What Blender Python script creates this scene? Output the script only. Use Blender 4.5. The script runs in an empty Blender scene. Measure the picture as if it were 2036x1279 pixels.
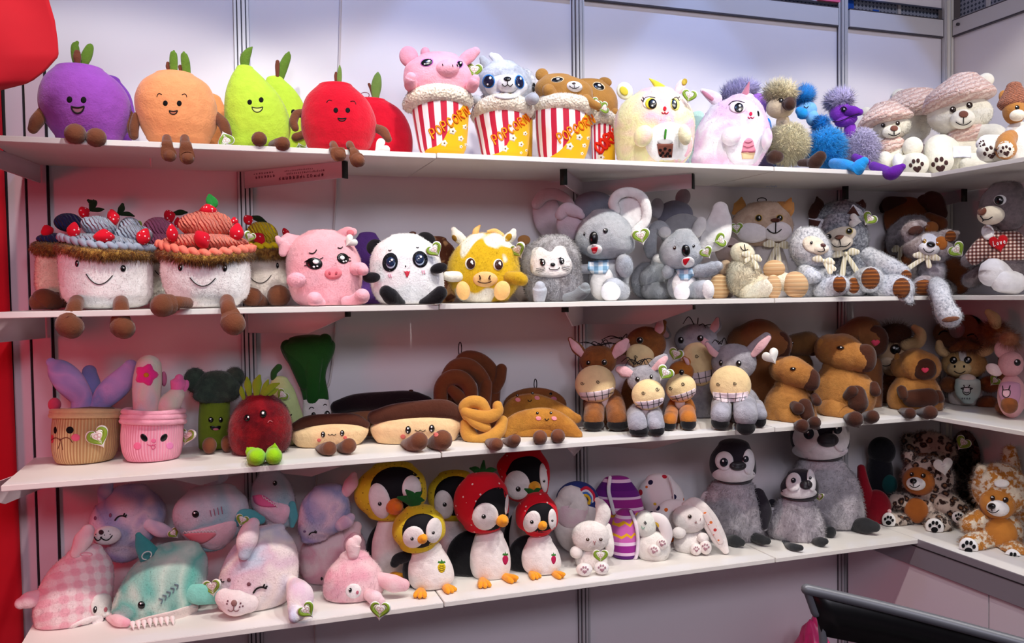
import bpy, bmesh, math, random
import numpy as np
from mathutils import Vector, Matrix
from mathutils.bvhtree import BVHTree
rng = np.random.default_rng(7)
random.seed(7)
SC = bpy.context.scene
COL = SC.collection
# ------------------------------------------------------------------ camera
ZO = 1.59                                   # floor is z = 0
CAM = np.array([-0.0611, -2.4691, -0.0413 + ZO]); YAW, PIT, ROL, FPX = 0.3255, 0.0329, -0.0135, 1690.96
FW = np.array([math.sin(YAW)*math.cos(PIT), math.cos(YAW)*math.cos(PIT), -math.sin(PIT)])
_rt = np.array([math.cos(YAW), -math.sin(YAW), 0.0]); _up = np.cross(_rt, FW)
RT = math.cos(ROL)*_rt + math.sin(ROL)*_up; UP = -math.sin(ROL)*_rt + math.cos(ROL)*_up
cd = bpy.data.cameras.new('camera'); co = bpy.data.objects.new('camera', cd); COL.objects.link(co)
cd.sensor_width = 36; cd.lens = FPX/2036*36; cd.clip_start = .02
co.matrix_world = Matrix([[RT[0], UP[0], -FW[0], CAM[0]], [RT[1], UP[1], -FW[1], CAM[1]], [RT[2], UP[2], -FW[2], CAM[2]], [0, 0, 0, 1]])
SC.camera = co
def ray(px, py):
    d = FW + RT*((px-1018)/FPX) + UP*((639.5-py)/FPX)
    return d
def at_y(px, py, y):
    d = ray(px, py); return CAM + d*((y-CAM[1])/d[1])
# ------------------------------------------------------------------ materials
def lin(c):
    o = []
    for v in c[:3]:
        v /= 255.0
        o.append(v/12.92 if v <= .04045 else ((v+.055)/1.055)**2.4)
    return (*o, 1.0)
_M = {}
class NT:
    """tiny node helper"""
    def __init__(s, name):
        s.m = bpy.data.materials.new(name); s.m.use_nodes = True
        s.t = s.m.node_tree; s.b = s.t.nodes['Principled BSDF']
    def n(s, kind, **kw):
        x = s.t.nodes.new(kind)
        for k, v in kw.items():
            if k in x.inputs.keys(): x.inputs[k].default_value = v
            else: setattr(x, k, v)
        return x
    def l(s, a, b): s.t.links.new(a, b)
    def coord(s, kind='Object'): return s.n('ShaderNodeTexCoord').outputs[kind]
    def math(s, op, a, b=None, c=None):
        x = s.n('ShaderNodeMath', operation=op)
        for i, v in enumerate((a, b, c)):
            if v is None: continue
            if hasattr(v, 'is_linked'): s.l(v, x.inputs[i])
            else: x.inputs[i].default_value = v
        return x.outputs[0]
    def mix(s, f, a, b):
        x = s.n('ShaderNodeMix', data_type='RGBA')
        for k, v in ((0, f), (6, a), (7, b)):
            if hasattr(v, 'is_linked'): s.l(v, x.inputs[k])
            else: x.inputs[k].default_value = v
        return x.outputs[2]
    def noise(s, scale, detail=2, rough=.5, vec=None, dist=0):
        x = s.n('ShaderNodeTexNoise', Scale=scale, Detail=detail, Roughness=rough, Distortion=dist)
        s.l(vec if vec is not None else s.coord(), x.inputs['Vector'])
        return x.outputs['Fac']
    def ramp(s, f, stops, interp='LINEAR'):
        x = s.n('ShaderNodeValToRGB'); x.color_ramp.interpolation = interp
        e = x.color_ramp.elements
        while len(e) < len(stops): e.new(.5)
        for i, (p, c) in enumerate(stops): e[i].position = p; e[i].color = c
        s.l(f, x.inputs[0]); return x.outputs[0]
    def col(s, c):
        if hasattr(c, 'is_linked'): s.l(c, s.b.inputs['Base Color'])
        else: s.b.inputs['Base Color'].default_value = c
    def bump(s, h, strength=.4, dist=.002):
        x = s.n('ShaderNodeBump', Strength=strength, Distance=dist); s.l(h, x.inputs['Height'])
        s.l(x.outputs[0], s.b.inputs['Normal'])
    def fin(s, rough=.9, sheen=.0, spec=.2, metal=0):
        s.b.inputs['Roughness'].default_value = rough; s.b.inputs['Metallic'].default_value = metal
        s.b.inputs['Sheen Weight'].default_value = sheen; s.b.inputs['Sheen Roughness'].default_value = .5
        s.b.inputs['Specular IOR Level'].default_value = spec
        return s.m
def vary(x, c, amt=.12, scale=60):
    """slight pile-direction mottling of a cloth colour"""
    c = lin(c); lo = tuple(v*(1-amt) for v in c[:3])+(1,); hi = tuple(min(1, v*(1+amt)) for v in c[:3])+(1,)
    return x.mix(x.noise(scale, 3), lo, hi)
def memo(f):
    def g(*a, **k):
        key = (f.__name__, repr(a), repr(k))
        if key not in _M: _M[key] = f(*a, **k)
        return _M[key]
    return g
@memo
def plush(c, amt=.16, bs=260, bump=.5, sheen=.25):
    x = NT('plush'); x.col(vary(x, c, amt, 45)); x.bump(x.math('ADD', x.noise(bs, 3), x.math('MULTIPLY', x.noise(46, 3), 2.6)), bump*.9, .0024)
    return x.fin(.95, sheen, .08)
@memo
def fabric(c, bump=.25, rough=.8):
    x = NT('fabric'); x.col(vary(x, c, .07, 80)); x.bump(x.noise(700, 2), bump, .0008); return x.fin(rough, .1, .15)
@memo
def flat(c, rough=.5, spec=.3, metal=0):
    x = NT('flat'); x.col(lin(c)); return x.fin(rough, 0, spec, metal)
@memo
def furmat(c, c2=None, scale=30, lo=.42, hi=.58):
    x = NT('fur'); a = vary(x, c, .18, 120)
    if c2: a = x.mix(x.ramp(x.noise(scale, 4, .6), [(lo, (0, 0, 0, 1)), (hi, (1, 1, 1, 1))]), a, vary(x, c2, .15, 120))
    x.col(a); x.bump(x.math('ADD', x.noise(420, 3), x.math('MULTIPLY', x.noise(60, 3), 2.)), .7, .003); return x.fin(.95, .25, .06)
@memo
def patchy(c1, c2, scale=14, th=.5, soft=.03, seed=0):
    x = NT('patchy'); mp = x.n('ShaderNodeMapping'); mp.inputs['Location'].default_value = (seed*3.7, seed*1.3, seed*2.1)
    x.l(x.coord(), mp.inputs[0])
    f = x.ramp(x.noise(scale, 1, .4, mp.outputs[0], .5), [(th-soft, (0, 0, 0, 1)), (th+soft, (1, 1, 1, 1))])
    x.col(x.mix(f, vary(x, c1), vary(x, c2))); x.bump(x.noise(260, 3), .5, .002); return x.fin(.95, .25, .08)
@memo
def tiedye(cs, scale=9, seed=0):
    x = NT('tiedye'); mp = x.n('ShaderNodeMapping'); mp.inputs['Location'].default_value = (seed*3.7, seed*1.3, seed*2.1)
    x.l(x.coord(), mp.inputs[0])
    n = len(cs); f = x.noise(scale, 2, .5, mp.outputs[0], .6)
    x.col(x.ramp(f, [(.28+.44*i/(n-1), lin(c)) for i, c in enumerate(cs)])); x.bump(x.math('ADD', x.noise(230, 3), x.math('MULTIPLY', x.noise(40, 2), 2)), .5, .0022)
    return x.fin(.95, .25, .08)
@memo
def stripes(cs, axis='Z', scale=40, wob=0, coord='Object', cord=.0, hard=True):
    """repeating bands along one axis; cord > 0 adds corduroy ribs"""
    x = NT('stripes'); sp = x.n('ShaderNodeSeparateXYZ'); x.l(x.coord(coord), sp.inputs[0])
    v = sp.outputs[axis]
    if wob: v = x.math('ADD', v, x.math('MULTIPLY', x.noise(12, 1), wob))
    f = x.math('FRACT', x.math('MULTIPLY', v, scale)); n = len(cs)
    x.col(x.ramp(f, [(i/n, lin(c)) for i, c in enumerate(cs)], 'CONSTANT' if hard else 'LINEAR'))
    if cord: x.bump(x.math('PINGPONG', f, .5), cord, .003)
    else: x.bump(x.noise(300, 2), .3, .001)
    return x.fin(.9, .15, .1)
@memo
def checks(c0, c1, c2, scale=60, coord='Object'):
    x = NT('checks'); sp = x.n('ShaderNodeSeparateXYZ'); x.l(x.coord(coord), sp.inputs[0])
    a = x.math('GREATER_THAN', x.math('FRACT', x.math('MULTIPLY', sp.outputs['X'], scale)), .5)
    b = x.math('GREATER_THAN', x.math('FRACT', x.math('MULTIPLY', sp.outputs['Z' if coord == 'Object' else 'Y'], scale)), .5)
    x.col(x.ramp(x.math('MULTIPLY', x.math('ADD', a, b), .5), [(0, lin(c0)), (.5, lin(c1)), (1, lin(c2))])); x.bump(x.noise(260, 3), .4, .0015)
    return x.fin(.95, .2, .08)
@memo
def softcheck(c0, c1, scale=34):
    x = NT('softcheck'); sp = x.n('ShaderNodeSeparateXYZ'); x.l(x.coord(), sp.inputs[0])
    sq = lambda v: x.math('SMOOTH_MIN', x.math('MAXIMUM', x.math('SUBTRACT', x.math('MULTIPLY', x.math('PINGPONG', x.math('MULTIPLY', v, scale), 1.), 2.2), .6), 0.), 1., .2)
    a = sq(x.math('ADD', sp.outputs['X'], x.math('MULTIPLY', sp.outputs['Y'], .6)))
    b = sq(x.math('ADD', sp.outputs['Z'], x.math('MULTIPLY', sp.outputs['Y'], .5)))
    f = x.math('MULTIPLY', x.math('ADD', a, b), .5)
    x.col(x.mix(x.ramp(f, [(.25, (0, 0, 0, 1)), (.75, (1, 1, 1, 1))]), lin(c0), lin(c1))); x.bump(x.math('ADD', x.noise(230, 3), x.math('MULTIPLY', x.noise(40, 2), 2)), .5, .0022)
    return x.fin(.95, .25, .08)
@memo
def dotted(c, ds, scale=40, size=.3):
    """a cloth with round dots in one or more colours"""
    x = NT('dotted'); v = x.n('ShaderNodeTexVoronoi', Scale=scale, Randomness=.75); x.l(x.coord(), v.inputs['Vector'])
    f = x.math('LESS_THAN', v.outputs['Distance'], size)
    sp = x.n('ShaderNodeSeparateXYZ'); x.l(v.outputs['Color'], sp.inputs[0]); n = len(ds)
    dc = x.ramp(sp.outputs['X'], [(i/n, lin(d)) for i, d in enumerate(ds)], 'CONSTANT')
    x.col(x.mix(f, lin(c), dc)); x.bump(x.noise(500, 2), .25, .001); return x.fin(.85, .1, .12)
@memo
def leopard(c, dark, mid, scale=34):
    x = NT('leopard'); d = x.n('ShaderNodeVectorMath', operation='ADD'); nz = x.n('ShaderNodeTexNoise', Scale=45.)
    x.l(x.coord(), nz.inputs['Vector']); sc = x.n('ShaderNodeVectorMath', operation='SCALE'); x.l(nz.outputs['Color'], sc.inputs[0]); sc.inputs['Scale'].default_value = .018
    x.l(x.coord(), d.inputs[0]); x.l(sc.outputs[0], d.inputs[1])
    v = x.n('ShaderNodeTexVoronoi', Scale=scale); x.l(d.outputs[0], v.inputs['Vector'])
    f = x.ramp(v.outputs['Distance'], [(0, lin(mid)), (.24, lin(mid)), (.3, lin(dark)), (.46, lin(dark)), (.56, lin(c)), (1, lin(c))])
    x.col(f); x.bump(x.noise(420, 3), .5, .002); return x.fin(.95, .25, .06)
@memo
def knit(c1, c2, scale=70):
    x = NT('knit'); mp = x.n('ShaderNodeMapping'); mp.inputs['Rotation'].default_value = (0, .35, 0); x.l(x.coord(), mp.inputs[0])
    w = x.n('ShaderNodeTexWave', Scale=scale, Distortion=5., bands_direction='Z'); w.inputs['Detail Scale'].default_value = 4; x.l(mp.outputs[0], w.inputs['Vector'])
    f = x.math('MULTIPLY', x.math('ADD', w.outputs['Fac'], x.noise(160, 2)), .55)
    x.col(x.mix(f, lin(c1), lin(c2))); x.bump(f, .9, .006); return x.fin(.95, .2, .08)
@memo
def fleece(c):
    x = NT('fleece'); v = x.n('ShaderNodeTexVoronoi', Scale=150.); x.l(x.coord(), v.inputs['Vector'])
    x.col(vary(x, c, .08, 90)); x.bump(x.math('ADD', v.outputs['Distance'], x.noise(90, 2)), .8, .004); return x.fin(.95, .3, .05)
BLK = flat((8, 8, 10), .25, .5); WHT = flat((250, 250, 250), .5); THREAD = flat((22, 16, 16), .7); EMB = lambda c: flat(c, .75, .15)
TAGW = flat((238, 238, 232), .45); TAGG = flat((128, 158, 48), .5); TAGP = flat((214, 178, 176), .5)
BROWN = plush((112, 66, 44)); DBROWN = plush((62, 34, 24))
# ------------------------------------------------------------------ raw mesh object
def mkobj(name, V, F, mat, parent=None, UV=None, N=None, smooth=True):
    me = bpy.data.meshes.new(name)
    V = np.asarray(V, dtype=np.float32)
    me.vertices.add(len(V)); me.vertices.foreach_set('co', V.ravel())
    ls = [len(f) for f in F]; tot = sum(ls)
    me.loops.add(tot); vi = np.fromiter((i for f in F for i in f), dtype=np.int32, count=tot)
    me.loops.foreach_set('vertex_index', vi)
    me.polygons.add(len(F)); st = np.zeros(len(F), dtype=np.int32); st[1:] = np.cumsum(ls)[:-1]
    me.polygons.foreach_set('loop_start', st)
    if smooth: me.polygons.foreach_set('use_smooth', np.ones(len(F), dtype=bool))
    if UV is not None:
        u = me.uv_layers.new(name='uv'); u.data.foreach_set('uv', np.asarray(UV, dtype=np.float32)[vi].ravel())
    me.update(calc_edges=True); me.validate()
    if N is not None: me.normals_split_custom_set_from_vertices([tuple(n) for n in N])
    for m in (mat if isinstance(mat, (list, tuple)) else [mat]): me.materials.append(m)
    o = bpy.data.objects.new(name, me); COL.objects.link(o)
    if parent is not None: o.parent = parent
    return o
def grid_faces(n, m):
    """n rings of m points, closed round each ring"""
    F = []
    for i in range(n-1):
        for j in range(m):
            a = i*m+j; b = i*m+(j+1) % m
            F.append((a, b, b+m, a+m))
    return F
def catmull(P, n):
    """n samples through the rows of P"""
    P = np.asarray(P, float)
    if len(P) == 1: return np.repeat(P, n, 0)
    Q = np.vstack([2*P[0]-P[1], P, 2*P[-1]-P[-2]])
    t = np.linspace(0, len(P)-1, n); i = np.minimum(t.astype(int), len(P)-2); u = (t-i)[:, None]
    a, b, c, d = Q[i], Q[i+1], Q[i+2], Q[i+3]
    return .5*(2*b+(c-a)*u+(2*a-5*b+4*c-d)*u*u+(3*b-a-3*c+d)*u**3)
def wob(V, amp, freq, seed):
    """smooth hand-stuffed unevenness, along the radial direction"""
    r = np.random.default_rng(seed); c = V.mean(0); D = V-c; s = np.zeros(len(V))
    for _ in range(6):
        k = r.normal(size=3)*freq; s += np.sin(V@k+r.uniform(0, 6.28))
    L = np.linalg.norm(D, axis=1, keepdims=True)+1e-9
    return V+D/L*(s/6)[:, None]*amp
# ------------------------------------------------------------------ shelves (top surface heights, front edge y)
SHZ = {1: .317+ZO, 2: -.067+ZO, 3: -.4472+ZO, 4: -.8358+ZO}; THK = .0135; DEP = .3553; WX = 2.462
ZUP = {1: 9, 2: SHZ[1]-THK, 3: SHZ[2]-THK, 4: SHZ[3]-THK}
TOYS = []; LOG = []; FEET = ('foot', 'hoof', 'toe', 'fin', 'tooth')
class Toy:
    def __init__(s, name, label, cat, crop, x, d, sh, group=None, on=False, y=None, lift=0):
        s.cx0, s.cy0, s.s = crop; s.sh = sh; s.on = on; s.lift = lift
        zs = SHZ[sh]; px = s.cx0+x/s.s
        a = RT-FW*((px-1018)/FPX)                     # a.(P-CAM)=0
        X = CAM[0]-(a[1]*(-d-CAM[1])+a[2]*(zs-CAM[2]))/a[0]
        s.B = np.array([X, -d, zs+lift]); s.d = d
        h = CAM-s.B; h[2] = 0; s.dist = np.linalg.norm(h); s.Fh = h/s.dist
        s.R = np.array([-s.Fh[1], s.Fh[0], 0])
        if s.R@RT < 0: s.R = -s.R
        s.A = np.array([s.R, -s.Fh, [0, 0, 1]])        # rows: local axes in world
        s.k = FPX/((s.B-CAM)@FW)*s.s
        e = bpy.data.objects.new(name, None); COL.objects.link(e); e.empty_display_size = .03
        s.root = e; e.location = s.B; e.rotation_euler = (0, 0, math.atan2(s.R[1], s.R[0]))
        e['label'] = label; e['category'] = cat
        if group: e['group'] = group
        TOYS.append(s); s.geo = []; s.dirty = True; s.parts = []; s.furup = 0.0; s.last = 0.0; s.camL = s.A@(CAM-s.B); s.seed = sum(map(ord, label)) % 997
    def W(s, X, Y, dz=0.0):
        """local point on the toy's own upright plane (pushed dz towards the viewer) seen at crop pixel X,Y"""
        d = ray(s.cx0+X/s.s, s.cy0+Y/s.s); o = s.B+s.Fh*(dz/s.k)
        t = ((o-CAM)@s.Fh)/(d@s.Fh); return s.A@(CAM+d*t-s.B)
    def clamp(s, V):
        Wd = V@s.A+s.B
        zb = SHZ[s.sh]+.0024; inn = (Wd[:, 1] > -DEP-.011) | (Wd[:, 0] > (2.042 if s.sh < 4 else 1.95))
        Wd[:, 1] = np.minimum(Wd[:, 1], -.017); Wd[:, 0] = np.minimum(Wd[:, 0], WX-.006)
        low = inn & (Wd[:, 2] < zb); edge = low & (Wd[:, 0] < 2.03) & ((Wd[:, 1]+DEP+.012) < (zb-Wd[:, 2])*1.6)
        Wd[:, 1] = np.where(edge, -DEP-.012+(Wd[:, 1]+DEP)*.01, Wd[:, 1])
        Wd[:, 2] = np.where(low & ~edge, zb+np.maximum(Wd[:, 2]-zb, -.1)*.008, Wd[:, 2])
        zu = ZUP[s.sh]-.002
        Wd[:, 2] = np.where(((Wd[:, 1] > -DEP-.01) | (Wd[:, 0] > 2.035)) & (Wd[:, 2] > zu), zu, Wd[:, 2])
        return (Wd-s.B)@s.A.T
    def add(s, name, V, F, mat, parent=None, UV=None, fur=None, solid=True, wobble=0, clampit=True, label=None, hitn=None):
        V = np.asarray(V, float)
        if wobble: V = wob(V, wobble/s.k, 22., s.seed+len(s.parts))
        if clampit: V = s.clamp(V)
        if solid: s.geo.append((V, F)); s.dirty = True
        N = None
        if fur:
            V, F, UV, N = furry(s, V, F, UV, **fur)
            if clampit: V = s.clamp(V)
            if name in ('body', 'head'): s.furup = max(s.furup, min(fur.get('ln', 10), 14)*.55)
        o = mkobj(name, V, F, mat, parent or s.root, UV, N); s.parts.append(o)
        if label: o['label'] = label
        return o
    def ground(s, X, Y, dz):
        """extra push towards the viewer that sets the lowest seen point X,Y of a foot down on the shelf top"""
        if s.sh < 3: return 0.0
        zs = SHZ[s.sh]+.003-s.B[2]; f = lambda q: s.W(X, Y, q)[2]-zs
        a, b = dz, dz+1500
        if f(a) >= 0 or f(b) < 0: return 0.0
        for _ in range(30):
            m = (a+b)/2
            if f(m) < 0: a = m
            else: b = m
        return b-dz
    # ---- solids -------------------------------------------------------
    def L(s, name, mat, rows, ratio=.8, dz=0, fur=None, seg=36, n=None, p=2., wobble=1.2, parent=None, zr=None, label=None):
        """stuffed solid from its outline: first and last row (y, xc) are the poles, the others (y, xl, xr)"""
        mid = np.array([(r[0], r[1], r[2]) for r in rows[1:-1]], float)
        n = n or max(10, 4*len(mid)); M = catmull(mid, n) if len(mid) > 1 else mid
        cap = np.linspace(0, math.pi/2, 8)[1:-1] if len(mid) > 1 else np.linspace(0, math.pi/2, 10)[1:-1]
        def capr(pole, r):
            xc, w = (r[1]+r[2])/2, (r[2]-r[1])/2; out = []
            for q in cap:
                c, sn = math.cos(q), math.sin(q); m = pole[1]*c**2+xc*(1-c**2)
                out.append((r[0]+(pole[0]-r[0])*c, m-w*sn, m+w*sn))
            return out
        R = capr(rows[0], M[0])+[tuple(r) for r in M]+capr(rows[-1], M[-1])[::-1]
        V = []; UV = []; a = np.linspace(0, 2*math.pi, seg, endpoint=False); ca, sa = np.cos(a), np.sin(a)
        ca = np.sign(ca)*np.abs(ca)**(2/p); sa = np.sign(sa)*np.abs(sa)**(2/p)
        mw = max(r[2]-r[1] for r in R)/2
        for i, (y, l, r) in enumerate(R):
            A, C = s.W(l, y, dz), s.W(r, y, dz); m = (A+C)/2; hx = (C[0]-A[0])/2
            hy = hx*ratio if zr is None else zr/s.k*math.sqrt(max(0, hx*s.k/mw))
            V.append(np.stack([m[0]+ca*hx, m[1]-sa*hy*1.0, np.full(seg, m[2])], 1)); UV += [(q/(2*math.pi), i/len(R)) for q in a]
        p0, p1 = s.W(rows[0][1], rows[0][0], dz), s.W(rows[-1][1], rows[-1][0], dz)
        V = np.vstack(V+[p0[None], p1[None]]); k = len(R)*seg; UV += [(.5, 0), (.5, 1)]
        F = grid_faces(len(R), seg)+[(k, (j+1) % seg, j) for j in range(seg)]+[(k+1, (len(R)-1)*seg+j, (len(R)-1)*seg+(j+1) % seg) for j in range(seg)]
        return s.add(name, V, F, mat, parent, UV, fur, wobble=wobble, label=label)
    def E(s, name, mat, x, y, rx, ry, rz=None, dz=0, rot=0, fur=None, parent=None, p=2., wobble=.6, tip=0, seg=28, label=None, yaw=0, solid=True):
        """ellipsoid; tip tapers its upper end; rot turns it clockwise in degrees; yaw turns it about its own upright"""
        if name in FEET: dz += s.ground(x, y+ry*.97, dz)
        rz = (min(rx, ry)*.85 if rz is None else rz); n = seg*2//3; c = s.W(x, y, dz)
        sx = (s.W(x+1, y, dz)-s.W(x-1, y, dz))[0]/2; sz = abs(s.W(x, y+1, dz)[2]-s.W(x, y-1, dz)[2])/2
        th = np.linspace(0, math.pi, n); V = []; UV = []; a = np.linspace(0, 2*math.pi, seg, endpoint=False)
        pw = lambda v: np.sign(v)*np.abs(v)**(2/p)
        r = math.radians(rot); yw = math.radians(yaw)
        for i, t in enumerate(th):
            k = 1-tip*max(0, math.cos(t)) if tip >= 0 else 1+tip*max(0, -math.cos(t))
            X = pw(np.cos(a))*pw(np.sin(t))*rx*k; Y = -pw(np.sin(a))*pw(np.sin(t))*rz*k; Z = np.full(seg, pw(np.cos(t))*ry)
            X, Y = X*math.cos(yw)-Y*math.sin(yw), X*math.sin(yw)+Y*math.cos(yw)
            X, Z = X*math.cos(r)+Z*math.sin(r), -X*math.sin(r)+Z*math.cos(r)
            V.append(np.stack([c[0]+X*sx, c[1]+Y*sz, c[2]+Z*sz], 1)); UV += [(q/(2*math.pi), i/n) for q in a]
        return s.add(name, np.vstack(V), grid_faces(n, seg), mat, parent, UV, fur, wobble=wobble, label=label, solid=solid)
    def tube(s, name, mat, pts, flat=1., fur=None, parent=None, seg=14, n=None, solid=True, wobble=.3, label=None, cap=True, clampit=True):
        """limb: (x, y, r[, dz]) points, rounded ends"""
        P = np.array([(*q, 0)[:4] if len(q) == 3 else q for q in pts], float)
        if name in FEET:
            i = int((P[:, 1]+P[:, 2]*flat).argmax()); g = s.ground(P[i, 0], P[i, 1]+P[i, 2]*.92, P[i, 3]); P[:, 3] += g*np.linspace(0, 1, len(P))**.35
        n = n or max(8, 5*len(P))
        S = catmull(P, n); C = np.array([s.W(q[0], q[1], q[3]) for q in S]); r = np.maximum(S[:, 2], .15)/s.k
        return s.sweep(name, mat, C, r, flat, fur, parent, seg, solid, wobble, label, cap, clampit)
    def sweep(s, name, mat, C, r, flat=1., fur=None, parent=None, seg=14, solid=True, wobble=0, label=None, cap=True, clampit=True):
        V, F, UV = sweepmesh(C, r, seg, flat, cap)
        return s.add(name, V, F, mat, parent, UV, fur, solid, wobble, clampit, label)
    # ---- surface details ---------------------------------------------
    def hit(s, X, Y, up=0.0):
        up += s.furup
        if s.dirty:
            vs = []; fs = []; b = 0
            for V, F in s.geo:
                vs += [tuple(v) for v in V]; fs += [tuple(i+b for i in f) for f in F]; b += len(V)
            s.bvh = BVHTree.FromPolygons(vs, fs); s.dirty = False
        d = s.A@ray(s.cx0+X/s.s, s.cy0+Y/s.s); d /= np.linalg.norm(d)
        h = s.bvh.ray_cast(Vector(s.camL), Vector(d))
        if h[0] is None:
            q = s.W(X, Y, 0); t = s.last if s.last else np.linalg.norm(q-s.camL)
            return s.camL+d*(t-up/s.k)
        s.last = h[3]; return s.camL+d*(h[3]-up/s.k)
    def patch(s, name, mat, x, y, rx, ry=None, rot=0, h=1.0, pts=None, dome=False, parent=None, rings=4, seg=26, solid=True, label=None, lens=None):
        """sewn-on piece that follows the surface: an ellipse, or star-shaped outline pts around (x, y)"""
        ry = rx if ry is None else ry; seg = 44 if pts is not None and rings > 4 else seg
        if pts is None:
            a = np.linspace(0, 2*math.pi, seg, endpoint=False); r = math.radians(rot)
            ox, oy = np.cos(a)*rx, np.sin(a)*ry; O = np.stack([ox*math.cos(r)-oy*math.sin(r), ox*math.sin(r)+oy*math.cos(r)], 1)
        else:
            P = np.array(pts, float)-np.array([x, y]); O = catmull(np.vstack([P, P[:1]]), seg+1)[:-1] if not lens else np.vstack([np.linspace(P[i], P[(i+1) % len(P)], 4)[:-1] for i in range(len(P))])
        m = len(O); s.last = 0; c = s.hit(x, y, h); V = [c]; dep = np.linalg.norm(c-s.camL)
        lim = 4.0*max(np.abs(O).max(), 3)/s.k
        for i in range(1, rings+1):
            f = i/rings; hh = h*math.sqrt(max(0, 1-f*f)) if dome else (h if i < rings else h*.25+.45)
            ff = f if i < rings else 1
            for o in O:
                q = s.hit(x+o[0]*ff, y+o[1]*ff, hh-.25); dq = np.linalg.norm(q-s.camL)
                if dq-dep > lim: q = s.camL+(q-s.camL)/dq*(dep+lim*.5)
                V.append(q)
        F = [(0, 1+(j+1) % m, 1+j) for j in range(m)]
        for i in range(rings-1):
            for j in range(m):
                a = 1+i*m+j; b = 1+i*m+(j+1) % m; F.append((a, b, b+m, a+m))
        # underside so that the piece has thickness
        V2 = [v for v in V[-m:]]; dv = [(v-s.camL)/np.linalg.norm(v-s.camL) for v in V2]; V += [v+d*((1.2+h*.3+s.furup)/s.k) for v, d in zip(V2, dv)]
        k = 1+(rings-1)*m
        for j in range(m): F.append((k+j, k+(j+1) % m, k+m+(j+1) % m, k+m+j))
        return s.add(name, V, F, mat, parent, None, None, solid, 0, False, label)
    def line(s, name, mat, polys, r=1.2, parent=None, up=0, dense=7, raw=False, close=False):
        """embroidered stitches lying on the surface"""
        if not hasattr(polys[0][0], '__len__'): polys = [polys]
        if name in ('eyebrow', 'nostril') and len(polys) > 1: return [s.line(name, mat, [q], r, parent, up, dense, raw) for q in polys][0]
        VV, FF, b = [], [], 0
        for P in polys:
            P = np.array(P, float); S = P if raw else catmull(P, max(4, dense*(len(P)-1)))
            if raw: S = np.vstack([np.linspace(P[i], P[i+1], 4)[:-1] for i in range(len(P)-1)]+[P[-1:]])
            s.last = 0; C = np.array([s.hit(q[0], q[1], up+r*.3) for q in S])
            V, F, _ = sweepmesh(C, np.full(len(C), r/s.k), 6, 1., True, 2); VV.append(V); FF += [tuple(i+b for i in f) for f in F]; b += len(V)
        return s.add(name, np.vstack(VV), FF, mat, parent, None, None, False, 0, False)
    def eye(s, x, y, rx, ry=None, rot=0, mat=None, hl=((-.3, -.35, .28),), h=None, ring=None, iris=None, parent=None):
        ry = rx if ry is None else ry
        if ring: s.patch('eye_rim', ring[1], x, y, rx+ring[0], ry+ring[0], rot, .8)
        o = s.patch('eye', mat or BLK, x, y, rx, ry, rot, (h if h is not None else rx*.45), dome=True, parent=parent)
        if iris: s.patch('iris', iris[1], x+iris[2]*rx, y+iris[3]*ry, rx*iris[0], ry*iris[0]*iris[4], rot, .7, parent=o)
        for a, b, c in hl: s.patch('eye_highlight', WHT, x+a*rx, y+b*ry, max(c*rx, .8), max(c*ry, .8), rot, .7, parent=o, rings=2, seg=10, solid=False)
        return o
    def tag(s, x, y, size=40, rot=0, dz=None, back=False, tilt=0):
        """heart-shaped card hang tag with a printed green swirl"""
        if dz is None:
            q = s.hit(x, y, 0); dz = -(q[1])*s.k+size*.12
        dz += s.ground(x, y+size*.55, dz)
        a = np.linspace(0, 2*math.pi, 40, endpoint=False); r = math.radians(rot)
        hx = 16*np.sin(a)**3; hy = -(13*np.cos(a)-5*np.cos(2*a)-2*np.cos(3*a)-np.cos(4*a))
        def place(X, Y, up=0):
            X, Y = X*size/34, Y*size/34
            return s.W(x+X*math.cos(r)-Y*math.sin(r), y+X*math.sin(r)+Y*math.cos(r), dz+up+tilt*(X/size))
        V = [place(0, 0, 1)]+[place(u, v, 1) for u, v in zip(hx, hy)]+[place(u, v, -1) for u, v in zip(hx, hy)]+[place(0, 0, -1)]
        m = 40; F = [(0, 1+(j+1) % m, 1+j) for j in range(m)]+[(1+j, 1+(j+1) % m, 1+m+(j+1) % m, 1+m+j) for j in range(m)]+[(2*m+1, 1+m+j, 1+m+(j+1) % m) for j in range(m)]
        o = s.add('hang_tag', V, F, TAGW, None, None, None, True, 0, False)
        g = []; nn = 0
        if not back:
            VV, FF, b = [], [], 0
            for lo, hi, sc, wd in ((.62, 2.75, .74, 2.6), (3.53, 5.66, .74, 2.6), (1.1, 2.9, .5, .8), (3.4, 5.2, .5, .8)):
                t = np.linspace(lo, hi, 18); C = np.array([place(16*math.sin(q)**3*sc, -(13*math.cos(q)-5*math.cos(2*q)-2*math.cos(3*q)-math.cos(4*q))*sc, 1.2) for q in t])
                V2, F2, _ = sweepmesh(C, np.sin(np.linspace(.25, 2.9, 18))*wd*size/34/s.k, 6, .4, True, 2); VV.append(V2); FF += [tuple(i+b for i in f) for f in F2]; b += len(V2)
            s.add('tag_print', np.vstack(VV), FF, TAGG, o, None, None, False, 0, False)
            VV, FF, b = [], [], 0
            for u, v, w in ((-2.2, -1.5, 2.4), (2.6, -1, 2.4), (0, 3, 2)):
                t = np.linspace(0, 6.6, 14); C = np.array([place(u+w*math.cos(q), v+w*math.sin(q), 1.2) for q in t]); V2, F2, _ = sweepmesh(C, np.full(14, .55*size/34/s.k), 5, .4, True, 2)
                VV.append(V2); FF += [tuple(i+b for i in f) for f in F2]; b += len(V2)
            s.add('tag_picture', np.vstack(VV), FF, TAGP, o, None, None, False, 0, False)
        else:
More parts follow.
